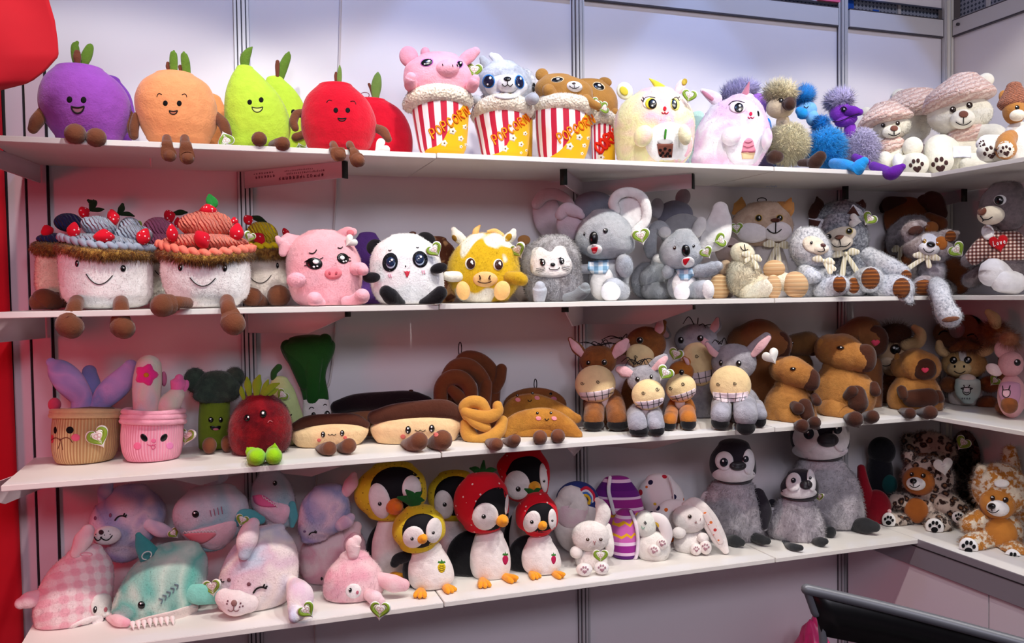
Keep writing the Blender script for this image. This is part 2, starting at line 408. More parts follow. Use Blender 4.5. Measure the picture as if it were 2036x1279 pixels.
            s.line('tag_print', flat((150, 150, 160)), [[(x-size*.1, y-size*.05), (x+size*.06, y-size*.1)], [(x-size*.06, y+size*.06), (x+size*.1, y)]], .5, o)
        return o
    def loop(s, x, y, w, h, mat=None, r=1.2, dz=0, rot=0):
        """hanging loop of cord"""
        a = np.linspace(-.5*math.pi-2.6, -.5*math.pi+2.6, 16); q = math.radians(rot)
        P = [(x+w*math.cos(t)*math.cos(q)-h*math.sin(t)*math.sin(q)*1.0, y+w*math.cos(t)*math.sin(q)+h*math.sin(t)*math.cos(q), r, dz) for t in a]
        return s.tube('hanging_loop', mat or THREAD, P, solid=False, seg=6, n=26, wobble=0)
    def done(s):
        zs = SHZ[s.sh]; mn = 9; mnall = 9
        for V, F in s.geo:
            Wd = V@s.A+s.B; i = (Wd[:, 1] > -DEP-.001) | (Wd[:, 0] > 2.045)
            if i.any(): mn = min(mn, Wd[i, 2].min())
        g = mn-zs
        if mn < 8 and g > .0035 and not s.on:
            LOG.append('%s gap %.3f' % (s.root.name, g)); s.root.location.z -= g-.0024
        return s
def sweepmesh(C, r, seg=14, flat=1., cap=True, capn=4):
    C = np.asarray(C, float); r = np.asarray(r, float)
    T = np.gradient(C, axis=0); T /= np.linalg.norm(T, axis=1, keepdims=True)+1e-12
    if cap:
        q = np.linspace(0, math.pi/2, capn+1)[:-1]
        pre = [(C[0]-T[0]*r[0]*math.cos(t), max(r[0]*math.sin(t), r[0]*.02), T[0]) for t in q]; post = [(C[-1]+T[-1]*r[-1]*math.cos(t), max(r[-1]*math.sin(t), r[-1]*.02), T[-1]) for t in q][::-1]
        C = np.vstack([[p[0] for p in pre], C, [p[0] for p in post]]); T = np.vstack([[p[2] for p in pre], T, [p[2] for p in post]]); r = np.concatenate([[p[1] for p in pre], r, [p[1] for p in post]])
    n = len(C); a = np.linspace(0, 2*math.pi, seg, endpoint=False)
    u = np.cross(T[0], [0, 1, 0]); 
    if np.linalg.norm(u) < .1: u = np.cross(T[0], [1, 0, 0])
    V = []; UV = []
    for i in range(n):
        u = u-T[i]*(u@T[i]); u /= np.linalg.norm(u)+1e-12; v = np.cross(T[i], u)
        off = (np.cos(a)[:, None]*u+np.sin(a)[:, None]*v)*r[i]
        off[:, 1] *= flat
        V.append(C[i]+off); UV += [(q/(2*math.pi), i/n) for q in a]
    F = grid_faces(n, seg); k = n*seg
    F += [tuple(range(seg))[::-1], tuple(range(k-seg, k))]
    return np.vstack(V), F, UV
def furry(s, V, F, UV, n=3000, ln=10, jit=.7, grav=.35, w=.9, comb=(0, 0)):
    """the body with n tapering tufts standing on it, as one mesh"""
    V = np.asarray(V); r = np.random.default_rng(s.seed+1); n = int(n*1.6)
    tri = np.array([(f[0], f[i], f[i+1]) for f in F for i in range(1, len(f)-1)])
    A, B, C = V[tri[:, 0]], V[tri[:, 1]], V[tri[:, 2]]
    nn = np.cross(B-A, C-A); ar = np.linalg.norm(nn, axis=1); cdf = np.cumsum(ar)/ar.sum()
    ti = np.minimum(np.searchsorted(cdf, r.random(n)), len(tri)-1); a, b = r.random(n), r.random(n); m = a+b > 1; a[m], b[m] = 1-a[m], 1-b[m]
    P = A[ti]+(B-A)[ti]*a[:, None]+(C-A)[ti]*b[:, None]
    N = nn[ti]/(ar[ti][:, None]+1e-15); flip = np.sign(((P-V.mean(0))*N).sum()) or 1; N = N*flip
    if flip < 0: F = [tuple(f)[::-1] for f in F]
    ln = ln*1.35; w = w*.68; cl = np.sin(P@r.normal(size=(3, 3))*55)*.35
    Lr = ln/s.k*(.6+.8*r.random(n))[:, None]
    D = N+r.normal(size=(n, 3))*jit*.5+cl+np.array([comb[0], 0, comb[1]]); D /= np.linalg.norm(D, axis=1, keepdims=True)
    u = np.cross(D, r.normal(size=(n, 3))); u /= np.linalg.norm(u, axis=1, keepdims=True); v = np.cross(D, u); ws = w/s.k
    g = np.array([0, 0, -grav]); m1 = P+D*Lr*.55+g*Lr*.15; tp = P+D*Lr+g*Lr*.55; P0 = P-N*(1.5/s.k)
    ring = [math.cos(q)*u+math.sin(q)*v for q in (0, 2.094, 4.189)]
    vs = np.stack([P0+q*ws for q in ring]+[m1+q*ws*.7 for q in ring]+[tp], 1).reshape(-1, 3)
    base = len(V)+np.arange(n)*7; F2 = list(F)
    for i in range(3):
        j = (i+1) % 3
        F2 += np.stack([base+i, base+j, base+3+j, base+3+i], 1).tolist(); F2 += np.stack([base+3+i, base+3+j, base+6], 1).tolist()
    UV2 = None if UV is None else np.vstack([np.asarray(UV), np.zeros((n*7, 2))])
    vn = np.zeros_like(V)
    for c in range(3): np.add.at(vn, tri[:, c], nn)
    vn = vn*flip/(np.linalg.norm(vn, axis=1, keepdims=True)+1e-15)
    nf = N+r.normal(size=(n, 3))*.3; nf /= np.linalg.norm(nf, axis=1, keepdims=True)
    return np.vstack([V, vs]), F2, UV2, np.vstack([vn, np.repeat(nf, 7, 0)])
# crops: pixel windows of the picture that coordinates below are read in (x0, y0, scale)
A1, A2, A3, A4, A5 = (0, 0, 3.552), (420, 50, 4.126), (780, 70, 4.411), (1200, 90, 4.411), (1500, 90, 3.799)
B1, B2, B3, B4, B5 = (0, 360, 3.762), (480, 420, 4.848), (860, 360, 4.426), (1220, 360, 4.426), (1560, 350, 3.876)
C1, C2, C3, C4, C5 = (0, 650, 3.654), (340, 650, 4.411), (720, 660, 4.426), (1110, 610, 4.426), (1450, 600, 3.474)
D1, D2, D3, D4, D5 = (0, 900, 3.375), (320, 900, 3.374), (680, 880, 3.7625), (1060, 880, 3.7625), (1360, 830, 2.849)
# ------------------------------------------------------------------ setting
def box(name, mat, x0, x1, y0, y1, z0, z1, parent=None, bev=0.0, label=None):
    bm = bmesh.new(); bmesh.ops.create_cube(bm, size=1)
    for v in bm.verts: v.co = Vector(((x0+x1)/2+v.co.x*(x1-x0), (y0+y1)/2+v.co.y*(y1-y0), (z0+z1)/2+v.co.z*(z1-z0)))
    if bev: bmesh.ops.bevel(bm, geom=bm.edges[:], offset=bev, segments=2, affect='EDGES')
    me = bpy.data.meshes.new(name); bm.to_mesh(me); bm.free(); me.materials.append(mat)
    o = bpy.data.objects.new(name, me); COL.objects.link(o)
    if parent is not None: o.parent = parent
    if label: o['label'] = label
    return o
def struct(o, label, cat=None):
    o['kind'] = 'structure'; o['label'] = label; o['category'] = cat or 'wall'; return o
def meta(o, label, cat, group=None):
    o['label'] = label; o['category'] = cat
    if group: o['group'] = group
    return o
def empty(name, loc, label=None, cat=None, group=None):
    o = bpy.data.objects.new(name, None); COL.objects.link(o); o.location = loc; o.empty_display_size = .05
    if label: meta(o, label, cat, group)
    return o
@memo
def panelmat(c):
    x = NT('panel'); x.col(vary(x, c, .02, 6)); x.bump(x.noise(30, 2), .02, .001); return x.fin(.55, 0, .3)
@memo
def boardmat(c):
    x = NT('board'); x.col(vary(x, c, .03, 12)); x.bump(x.noise(180, 2), .06, .0006); return x.fin(.5, 0, .35)
WALLM = panelmat((232, 228, 232)); BOARD = boardmat((232, 228, 222)); ALU = flat((206, 206, 208), .4, .5, .2); DARKGAP = flat((30, 24, 28), .8)
X0 = -.575
PX = {'a': -.506, 'b': 0., 'c': 1., 'd': 2., 'e': 2.4824}
ZT = .935+ZO
struct(box('floor', panelmat((96, 84, 90)), -2.5, 2.6, -3.6, .06, -.05, 0), 'dark grey exhibition hall floor under the shelves', 'floor')
struct(box('wall_back', WALLM, X0, 2.5, 0, .016, 0, ZT), 'white panel wall behind the shelves of plush toys')
struct(box('wall_right', WALLM, 2.478, 2.494, -3.2, -.0, 0, ZT), 'white panel wall on the right behind the corner shelves')
# white header panels over the beam and the perforated strip seen between them
@memo
def perf():
    x = NT('perforated'); sp = x.n('ShaderNodeSeparateXYZ'); x.l(x.coord(), sp.inputs[0])
    mk = lambda a: x.math('ABSOLUTE', x.math('SUBTRACT', x.math('FRACT', x.math('MULTIPLY', a, 62.)), .5))
    s2 = x.math('ADD', sp.outputs['X'], sp.outputs['Y'])
    f = x.math('GREATER_THAN', x.math('ADD', mk(s2), mk(sp.outputs['Z'])), .62)
    x.col(x.mix(f, lin((150, 156, 172)), lin((66, 74, 92)))); return x.fin(.6, 0, .3)
def post(x, name, label, y=-.0, w=.041, z1=None, gz=0):
    """ribbed aluminium upright: round-cornered core with two proud ribs and dark channels"""
    e = empty('upright_post', (x, y, gz), label, 'post', 'aluminium uprights of the booth wall'); z1 = z1 or ZT+.4
    b = box('post_core', flat((84, 80, 86), .6), -w/2, w/2, -.006, .0, 0, z1-gz, e)
    for q, ww in ((-.40, .16), (-.14, .2), (.14, .2), (.40, .16)):
        o = box('rib', ALU, (q-ww/2)*w, (q+ww/2)*w, -.016 if abs(q) < .2 else -.011, -.004, 0, z1-gz, e, .0012)
    return e
post(PX['b'], 'p', 'grey ribbed upright post behind the pear and cake plush toys')
post(PX['c'], 'p', 'grey ribbed upright post behind the popcorn bears and big-eared koalas')
post(PX['d'], 'p', 'grey ribbed upright post behind the purple ostrich plush')
ce = empty('corner_post', (2.4824-.022, -.002, 0), 'pale ribbed corner post behind the large bear in a beret', 'post')
box('post_core', ALU, -.02, .02, -.02, 0, SHZ[4], ZT+.4, ce, .004); box('rib', flat((226, 224, 214), .4), -.013, -.002, -.024, -.018, SHZ[4], ZT+.4, ce, .001); box('rib', flat((226, 224, 214), .4), .004, .014, -.024, -.018, SHZ[4], ZT+.4, ce, .001)
# left end: two flat strips with dark grooves
le = empty('end_post', (PX['a'], -.001, 0), 'flat end post with dark grooves lit pink beside the red curtain', 'post')
box('post_strip', panelmat((214, 190, 200)), -.024, .019, -.012, 0, 0, ZT+.4, le, .001); box('groove', DARKGAP, .020, .0245, -.009, 0, 0, ZT+.4, le); box('groove', DARKGAP, -.0285, -.0255, -.010, 0, 0, ZT+.4, le)
box('post_strip', panelmat((214, 190, 200)), -.0685, -.030, -.012, 0, 0, ZT+.4, le, .001)
# shelf boards
def board(name, x0, x1, sh, dz, label, dep=DEP, y1=-.0035):
    z = SHZ[sh]+dz; o = box('shelf_board', BOARD, x0, x1, -dep, y1, z-THK, z, None, .0012)
    o.location = (0, 0, 0); return meta(o, label, 'shelf', 'white shelf boards')
LV = {1: 'top', 2: 'second', 3: 'third', 4: 'bottom'}; WHO = {1: ('fruit plush toys', 'popcorn cup and unicorn toys', 'ostriches and white bears'), 2: ('cakes and pink pig', 'cow, hedgehog and koalas', 'wolves and dogs'), 3: ('plush pots and dragon fruit', 'pretzel, croissants and donkeys', 'capybaras'), 4: ('seals and sharks', 'strawberry penguins and egg bunnies', 'grey penguin chicks')}
for sh in (1, 2, 3, 4):
    JX = .4567
    board('s', -.535 if sh < 4 else -.525, JX-.0015, sh, 0, '%s shelf white board carrying the %s' % (LV[sh], WHO[sh][0]))
    board('s', JX+.0015, 1.463, sh, .0012 if sh < 4 else .0012, '%s shelf white board carrying the %s' % (LV[sh], WHO[sh][1]))
    board('s', 1.466, 2.045 if sh < 4 else 1.998, sh, .0012, '%s shelf white board carrying the %s' % (LV[sh], WHO[sh][2]))
for sh in (1, 2, 3):
    o = box('corner_shelf_board', BOARD, 2.048, 2.474, -1.2, -.0035, SHZ[sh]-THK+.0012, SHZ[sh]+.0012, None, .0012)
    meta(o, '%s corner shelf white board running along the wall beside the corner post' % LV[sh], 'shelf', 'white corner shelf boards')
# corner counter under the leopard and tiger bears
ct = empty('corner_counter', (2.0, -.02, 0), 'white panelled counter with grey edge beam under the leopard and tiger bears', 'counter')
ZC = SHZ[4]
box('counter_top', BOARD, .0, .474, -1.4, -.004, ZC-.012, ZC+.0, ct, .001)
box('edge_beam', flat((150, 144, 150), .4, .4, .3), -.006, .0, -1.4, -.01, ZC-.088, ZC+.0008, ct, .001); box('beam_groove', DARKGAP, -.0072, -.004, -1.4, -.01, ZC-.024, ZC-.0205, ct)
box('side_panel', panelmat((226, 214, 220)), .0, .012, -.592, -.012, 0, ZC-.088, ct); box('side_panel', panelmat((226, 214, 220)), .0, .012, -1.4, -.596, 0, ZC-.088, ct); box('panel_joint', DARKGAP, .003, .014, -.5965, -.5915, 0, ZC-.088, ct)
# beam round the top of the walls
bb = empty('trim_1', (0, 0, ZO), 'white horizontal beam along the top of the back wall', 'beam')
BM = panelmat((206, 204, 206)); GR = flat((70, 66, 72), .6)
for x0, x1 in ((.024, .976), (1.024, 1.976), (2.024, 2.438)):
    box('beam_face', BM, x0, x1, -.014, 0, .872, .932, bb, .001); box('beam_groove', GR, x0, x1, -.0145, -.002, .868, .872, bb); box('beam_groove', GR, x0, x1, -.0145, -.002, .932, .935, bb)
br = empty('trim_2', (2.478, 0, ZO), 'white horizontal beam with a dark bolt on the right wall', 'beam')
box('beam_face', BM, -.014, 0, -1.2, -.03, .872, .926, br, .001); box('beam_groove', GR, -.0145, -.002, -1.2, -.03, .868, .872, br); box('beam_groove', GR, -.0145, -.002, -1.2, -.03, .926, .929, br)
bo = bmesh.new(); bmesh.ops.create_cone(bo, segments=16, radius1=.0055, radius2=.0055, depth=.01, cap_ends=True)
me = bpy.data.meshes.new('bolt'); bo.to_mesh(me); bo.free(); me.materials.append(GR); o = bpy.data.objects.new('bolt', me); COL.objects.link(o); o.parent = br; o.location = (-.017, -.058, .905); o.rotation_euler = (0, math.pi/2, 0)
hd = empty('trim_3', (0, 0, ZT), 'white header panel with a perforated strip above the wall beam', 'panel')
box('panel_sheet', WALLM, .024, 1.6, 0, .012, 0, .4, hd); box('panel_sheet', WALLM, 1.6, 1.978, 0, .012, .016, .4, hd); box('panel_edge', GR, 1.62, 1.978, -.004, 0, .012, .017, hd)
box('perforated_strip', perf(), 1.6, 2.46, .03, .034, -.01, .1, hd); box('panel_sheet', WALLM, 2.02, 2.442, -.002, .01, .042, .4, hd); box('panel_edge', flat((70, 74, 92), .5), 2.02, 2.442, -.005, .0, .037, .042, hd)
box('tape_mark', flat((30, 92, 200), .5), 2.03, 2.075, .026, .03, -.002, .045, hd); box('tape_mark', flat((30, 92, 200), .5), 2.16, 2.185, .026, .03, .008, .022, hd); box('strip_joint', BM, 2.27, 2.283, .025, .03, -.01, .1, hd)
hr = empty('trim_4', (2.50, 0, ZT), 'grey perforated ceiling panel seen above the right wall', 'panel')
box('panel_sheet', perf(), 0, .004, -1.2, -.03, -.01, .4, hr); box('panel_joint', BM, -.005, 0, -.16, -.145, -.01, .4, hr); box('panel_joint', BM, -.004, 0, -.30, -.27, -.01, .4, hr)
pk = meta(box('hanging_sign', flat((240, 110, 150), .5), 1.895, 1.985, -.012, .0, ZT+.018, ZT+.06), 'pink sign edge above the beam beside the post', 'sign')
for q in (bb, br, hd, hr): q['kind'] = 'structure'
# loose white cable down the second bay
def worldtube(name, mat, P, r, parent=None, n=60, seg=8):
    C = catmull(np.array(P, float), n); V, F, UV = sweepmesh(C, np.full(n, r), seg); return mkobj(name, V, F, mat, parent)
CB = lambda px, py, y=-.006: at_y(px, py, y)
cab = worldtube('power_cable', flat((214, 206, 206), .5), [CB(678, -40), CB(676, 40), CB(674, 120), CB(664, 250), CB(668, 370), CB(663, 480), CB(668, 600), CB(664, 690), CB(655, 760), CB(640, 800), CB(627, 1000), CB(626, 1235), CB(630, 1320), CB(630, 1320)*np.array([1, 1, .6]), CB(630, 1320)*np.array([1, 1, 0])+np.array([0, 0, .004])], .0032, n=120)
meta(cab, 'thin white cable hanging down the wall behind the apples and the leek', 'cable')
# shelf brackets: flat plates splayed from each upright, dark front ends
def bracket(px, x0, sh, kind, tipx, label, fwd=.245, printed=False):
    z = SHZ[sh]-THK-.001
    e = empty('shelf_bracket', (x0, -.02, z), label, 'bracket', 'splayed shelf brackets')
    dx = tipx-x0; d = math.hypot(dx, fwd); ux, uy = dx/d, -fwd/d; nx, ny = -uy, ux; t = .0022
    h0, h1 = (.046, .042) if kind == 'bar' else (.058, .012)
    pr = [(0, 0), (d, 0), (d, -h1), (0 if kind == 'bar' else d*.62, -h0), (0, -h0)] if kind != 'bar' else [(0, 0), (d, 0), (d, -h1), (0, -h0)]
    V = [(ux*a+nx*t*q, uy*a+ny*t*q, b) for q in (-1, 1) for a, b in pr]; m = len(pr)
    F = [tuple(range(m)), tuple(range(2*m-1, m-1, -1))]+[(i, (i+1) % m, m+(i+1) % m, m+i) for i in range(m)]
    o = mkobj('bracket_plate', V, F, panelmat((214, 196, 202)), e, smooth=False)
    b = .010
    V = [(ux*(d-.002+q2*.004)+nx*b*q, uy*(d-.002+q2*.004)+ny*b*q, zz) for q2 in (0, 1) for q in (-1, 1) for zz in (0, -h1-.002)]
    mkobj('bracket_end', V, [(0, 1, 3, 2), (4, 6, 7, 5), (0, 2, 6, 4), (1, 5, 7, 3), (0, 4, 5, 1), (2, 3, 7, 6)], flat((26, 32, 28), .5), e, smooth=False)
    if printed:
        V = []; F = []
        r = random.Random(3)
        def rect(a0, a1, b0, b1):
            k = len(V); V.extend([(ux*a+nx*t*1.25*side, uy*a+ny*t*1.25*side, bb) for side in (-1,) for a, bb in ((a0, b0), (a1, b0), (a1, b1), (a0, b1))]); F.append((k, k+1, k+2, k+3))
        def glyph(a, zc, w, h):
            for i in range(r.randint(2, 3)): rect(a, a+w*r.uniform(.6, 1), zc+h*(i/3), zc+h*(i/3)+h*.14)
            for i in range(r.randint(1, 3)): q = a+w*r.uniform(0, .85); rect(q, q+w*.14, zc, zc+h*r.uniform(.6, 1))
        for i in range(13): glyph(d*(.36+.035*i), -h0*.72, d*.024, h0*.2)
        for i in range(20): glyph(d*(.44+.019*i), -h0*.45, d*.012, h0*.12)
        for i in range(16): glyph(d*(.42+.018*i), -h0*.27, d*.011, h0*.09)
        for i in range(7): glyph(d*(.12+.03*i), -h0*.5, d*.02, h0*.16)
        for i in range(8): glyph(d*(.10+.027*i), -h0*.26, d*.016, h0*.1)
        mkobj('printed_text', V, F, flat((70, 22, 40), .7), e, smooth=False)
    return e
for sh, who in ((1, 'top'), (2, 'second'), (3, 'third')):
    kd = 'bar' if sh == 1 else 'tri'
    bracket(0, -.50, sh, kd, -.60 if sh > 1 else -.555, 'pink-lit shelf bracket under the %s shelf beside the red curtain' % who, .3, sh == 1)
    if sh == 3: bracket(0, 0, sh, kd, -.21, 'shelf bracket reaching towards the curtain under the %s shelf behind the cakes or pots' % who)
    bracket(0, 0, sh, kd, .238, 'shelf bracket under the %s shelf %s' % (who, 'with upside-down printed Chinese lettering' if sh == 1 else 'between the fruit or vegetable toys and the cable'), .245, sh == 1)
    bracket(0, 1., sh, kd, .84, 'short-looking bracket under the %s shelf on the cable side of the koala post' % who)
    bracket(0, 1., sh, kd, 1.25, 'long bracket under the %s shelf on the wolf side of the koala post' % who)
    if sh == 1:
        bracket(0, 2., sh, kd, 1.915, 'dark bracket under the top shelf behind the wolf plush', .10); bracket(0, 2.43, sh, kd, 2.395, 'dark bracket under the top shelf at the corner post', .13)
for i, (x, w) in enumerate(((.82, 'strawberry penguins'), (1.34, 'dotted egg bunny'))):
    o = box('shelf_clip', flat((16, 14, 16), .5), x-.007, x+.007, -.30, -.27, SHZ[4]-THK-.007, SHZ[4]-THK-.0005); meta(o, 'small black clip under the bottom shelf below the %s' % w, 'clip')
hk = bmesh.new(); bmesh.ops.create_cone(hk, segments=8, radius1=.004, radius2=.0008, depth=.022, cap_ends=True)
me = bpy.data.meshes.new('shelf_hook'); hk.to_mesh(me); hk.free(); me.materials.append(flat((236, 226, 226), .5)); o = bpy.data.objects.new('shelf_hook', me); COL.objects.link(o); q = at_y(301, 348, -.19); o.location = (q[0], -.19, SHZ[1]-THK-.0112); o.rotation_euler = (math.pi, 0, 0); meta(o, 'small white plastic hook under the top shelf below the peach', 'hook')
# red fabric
def cloth(name, mat, fx, nu=70, nv=60):
    V = [fx(i/(nu-1), j/(nv-1)) for j in range(nv) for i in range(nu)]; V = [np.array(v, float) for v in V]
    F = [(j*nu+i, j*nu+i+1, (j+1)*nu+i+1, (j+1)*nu+i) for j in range(nv-1) for i in range(nu-1)]
    o = mkobj(name, V, F, mat); m = o.modifiers.new('thickness', 'SOLIDIFY'); m.thickness = .003; return o
REDC = NT('red_cloth'); REDC.col(vary(REDC, (190, 10, 32), .06, 30)); REDC.bump(REDC.noise(500, 2), .15, .0006); REDC = REDC.fin(.75, .2, .2)
def cu(u, v):
    e0, e1 = at_y(-10+4, 0, -.03), at_y(45, 1200, -.03); z = .02+v*2.35; f = (z-e1[2])/(e0[2]-e1[2]); x = e1[0]+(e0[0]-e1[0])*f
    return (x-u*.9, -.03-.9*u*u-.012*(math.sin(u*52)*(.3+.7*u)), z)
cur = cloth('red_curtain', REDC, cu)
meta(cur, 'plain red curtain hanging beside the end post, lower part of the red cloth', 'curtain')
box('gap_pole', flat((20, 22, 28), .5), -.594, -.576, -.004, .01, 0, ZT, None); bpy.data.objects['gap_pole']['label'] = 'dark gap strip between the red curtain and the end post'; bpy.data.objects['gap_pole']['category'] = 'strip'; bpy.data.objects['gap_pole'].name = 'gap_strip'
def ban(u, v):
    # outline of the bulging cloth corner, read at its own distance from the wall
    y = -.62
    ys = [-260, 0, 40, 80, 112, 140, 165, 182]; xs = [60, 97, 109, 115, 117, 92, 60, -6]
    py = -260+v*442; edge = np.interp(py, ys, xs); px = edge-u*(edge+420)
    q = at_y(px, py-(u*u*0), y-.03*math.sin(min(1, u*1.6)*1.57)-.006*math.sin(u*14+v*6)); return q
bn = cloth('red_banner', REDC, ban, 60, 60); meta(bn, 'bulging red cloth banner hanging in front of the wall above the curtain', 'banner')
# black folding chair and a pink bag at the foot of the wall
chd = .62
def chq(px, py, off=0.): return at_y(px, py, -1.02+off)
ch = empty('folding_chair', (1.75, -1.25, 0), 'black chair back with grey metal rim in front of the corner counter', 'chair'); O = Vector((1.75, -1.25, 0))
TL, TRr, BR, BL = chq(1604, 1172), at_y(2150, 1313, -1.30), at_y(2150, 1420, -1.28), chq(1636, 1262)
def slab(name, mat, Q, th, par, nu=12, arch=.0):
    V = []; nrm = np.cross(Q[1]-Q[0], Q[3]-Q[0]); nrm /= np.linalg.norm(nrm); nrm *= (-1 if nrm[1] > 0 else 1)
    for sgn in (0, 1):
        for v in (0, 1):
            for i in range(nu):
                u = i/(nu-1); a = Q[0]*(1-u)+Q[1]*u; b = Q[3]*(1-u)+Q[2]*u; V.append(a*(1-v)+b*v-np.array(O)+nrm*(th*sgn-arch*math.sin(u*3.14)))
    F = []; m = nu
    for i in range(nu-1):
        F += [(i, i+1, m+i+1, m+i), (2*m+i, 3*m+i, 3*m+i+1, 2*m+i+1), (i, 2*m+i, 2*m+i+1, i+1), (m+i, m+i+1, 3*m+i+1, 3*m+i)]
    F += [(0, m, 3*m, 2*m), (m-1, 3*m-1, 4*m-1, 2*m-1)]
    return mkobj(name, V, F, mat, par, smooth=False)
slab('backrest', flat((12, 12, 15), .35, .5), [TL, TRr, BR, BL], .006, ch, arch=.03)
RIM = flat((104, 106, 114), .4, .5, .2)
def fr(P, r, name): 
    V, F, _ = sweepmesh(catmull(np.array(P), 40), np.full(40, r), 10); mkobj(name, [v-np.array(O) for v in V], F, RIM, ch)
u_ = lambda t: TL*(1-t)+TRr*t+np.array([0, .03*math.sin(t*3.14), .0])
fr([u_(t) for t in np.linspace(0, 1, 8)], .0115, 'top_rail')
FL, FRr = np.array([BL[0]+.02, -1.06, .012]), np.array([BR[0], -1.30, .012])
fr([TL, TL*.5+BL*.5, BL, BL*.5+FL*.5+np.array([.0, .0, 0]), FL], .0085, 'leg'); fr([TRr, BR, BR*.5+FRr*.5, FRr], .0085, 'leg')
SQ = [BL*.55+FL*.45, BR*.55+FRr*.45]; SQ = [q*np.array([1, 1, 0])+np.array([0, 0, .44]) for q in SQ]; dv = np.array([-.14, -.36, 0.])
slab('seat', flat((12, 12, 15), .4, .5), [SQ[0], SQ[1], SQ[1]+dv, SQ[0]+dv], .012, ch)
for a in SQ: fr([a+np.array([0, 0, .1]), a+dv*.5+np.array([0, 0, -.1]), a+dv*1.0+np.array([0, 0, -.43])], .0085, 'leg')
pb = bmesh.new(); bmesh.ops.create_icosphere(pb, subdivisions=4, radius=1)
rr = random.Random(5)
for v in pb.verts:
    n = v.co.copy(); k = 1+.16*math.sin(n.x*9+n.z*7)+.1*math.sin(n.y*13-n.z*5); v.co = Vector((n.x*.075*k, n.y*.07*k, .235+n.z*.235*(1+.05*math.sin(n.x*12))))
    if v.co.z > .36: f = 1-(v.co.z-.36)*4.2; v.co.x *= max(.2, f); v.co.y *= max(.2, f)
    v.co.z = max(v.co.z, .001)
me = bpy.data.meshes.new('plastic_bag'); pb.to_mesh(me); pb.free(); me.materials.append(flat((226, 60, 130), .35, .5))
for p in me.polygons: p.use_smooth = True
o = bpy.data.objects.new('plastic_bag', me); COL.objects.link(o); q = at_y(1618, 1279, -.16); o.location = (q[0], -.16, 0); meta(o, 'magenta plastic bag standing on the floor behind the black chair', 'bag')
# ------------------------------------------------------------------ light
W_ = bpy.data.worlds.new('hall'); SC.world = W_; W_.use_nodes = True; bg = W_.node_tree.nodes['Background']
bg.inputs[0].default_value = lin((214, 194, 206)); bg.inputs[1].default_value = .05
def spot(x, y, z, tx, ty, tz, power, col, size=60, blend=.35, rad=.05):
    l = bpy.data.lights.new('spot_lamp', 'SPOT'); l.energy = power; l.color = lin(col)[:3]; l.spot_size = math.radians(size); l.spot_blend = blend; l.shadow_soft_size = rad
    o = bpy.data.objects.new('spot_lamp', l); COL.objects.link(o); o.location = (x, y, z)
    o.rotation_euler = (Vector((tx, ty, tz))-Vector((x, y, z))).to_track_quat('-Z', 'Y').to_euler(); return o
COOL = (255, 249, 242); WARM = (255, 244, 232)
for x, pw in ((-.35, 76), (.45, 85), (1.25, 84), (2.0, 77)): spot(x, -1.5, 3.3, x, -.86, 1.5, pw, COOL, 76, .12, .05)
for x in (.1, .95, 1.75): spot(x, -.62, 3.05, x+.05, -.06, 1.9, 15, (150, 184, 255), 74, .1, .03)
def panel(x, y, z, tx, ty, tz, power, col, sz):
    l = bpy.data.lights.new('ceiling_lamp', 'AREA'); l.shape = 'DISK'; l.size = sz; l.energy = power; l.color = lin(col)[:3]
    o = bpy.data.objects.new('ceiling_lamp', l); COL.objects.link(o); o.location = (x, y, z); o.rotation_euler = (Vector((tx, ty, tz))-Vector((x, y, z))).to_track_quat('-Z', 'Y').to_euler()
for x, pw in ((-.5, 30), (.8, 28), (2.2, 7)): panel(x, -4.3, 3.1, x*.8, 0, 1.1, pw, (234, 230, 246), .9)
spot(-1.45, -1.15, 1.45, .0, -.1, 1.15, 24, (255, 40, 78), 70, .6, .2)  # added red lamp, stands in for the glow bounced off the red cloth
SC.view_settings.view_transform = 'Standard'; SC.view_settings.look = 'None'; SC.view_settings.gamma = 1; SC.view_settings.exposure = 0
try: SC.view_settings.use_curve_mapping = False
except Exception: pass
cy = SC.cycles; cy.use_denoising = True; cy.max_bounces = 6; cy.diffuse_bounces = 4; cy.glossy_bounces = 2; cy.transmission_bounces = 2; cy.use_adaptive_sampling = True; cy.adaptive_threshold = .02; cy.caustics_reflective = False; cy.caustics_refractive = False
# ------------------------------------------------------------------ shared builders
T = Toy
LEAF = plush((96, 128, 44)); STEM = plush((112, 62, 46))
FONT = {'P': [[(0, 1), (0, 0), (.6, 0), (.7, .25), (.55, .5), (0, .5)]], 'O': [[(.35, 0), (0, .3), (.05, .8), (.4, 1), (.75, .7), (.7, .25), (.35, 0)]],
        'C': [[(.7, .2), (.4, 0), (.05, .3), (.05, .75), (.4, 1), (.75, .8)]], 'R': [[(0, 1), (0, 0), (.6, .05), (.65, .3), (.1, .5), (.7, 1)]], 'N': [[(0, 1), (.05, 0), (.65, 1), (.7, 0)]],
        'L': [[(0, 0), (0, 1), (.6, 1)]], 'o': [[(.35, .4), (.05, .65), (.3, 1), (.6, .7), (.35, .4)]], 'v': [[(0, .4), (.25, 1), (.5, .4)]], 'e': [[(.05, .7), (.55, .65), (.3, .4), (.05, .7), (.3, 1), (.6, .9)]]}
def word(w, x0, y0, dx, dy, h, rot=0, wd=.62):
    """stroke lettering: polylines for each letter along a slanted line"""
    out = []; r = math.radians(rot); c, s_ = math.cos(r), math.sin(r)
    for i, ch in enumerate(w):
        for P in FONT[ch]:
            out.append([(x0+dx*i+(u*wd*h*c-v*h*s_), y0+dy*i+(u*wd*h*s_+v*h*c)) for u, v in P])
    return out
def smile(x, y, w, h, rot=0, n=7):
    r = math.radians(rot)
    return [(x+u*w*math.cos(r)-(1-u*u)*h*math.sin(r), y+u*w*math.sin(r)+(1-u*u)*h*math.cos(r)) for u in np.linspace(-1, 1, n)]
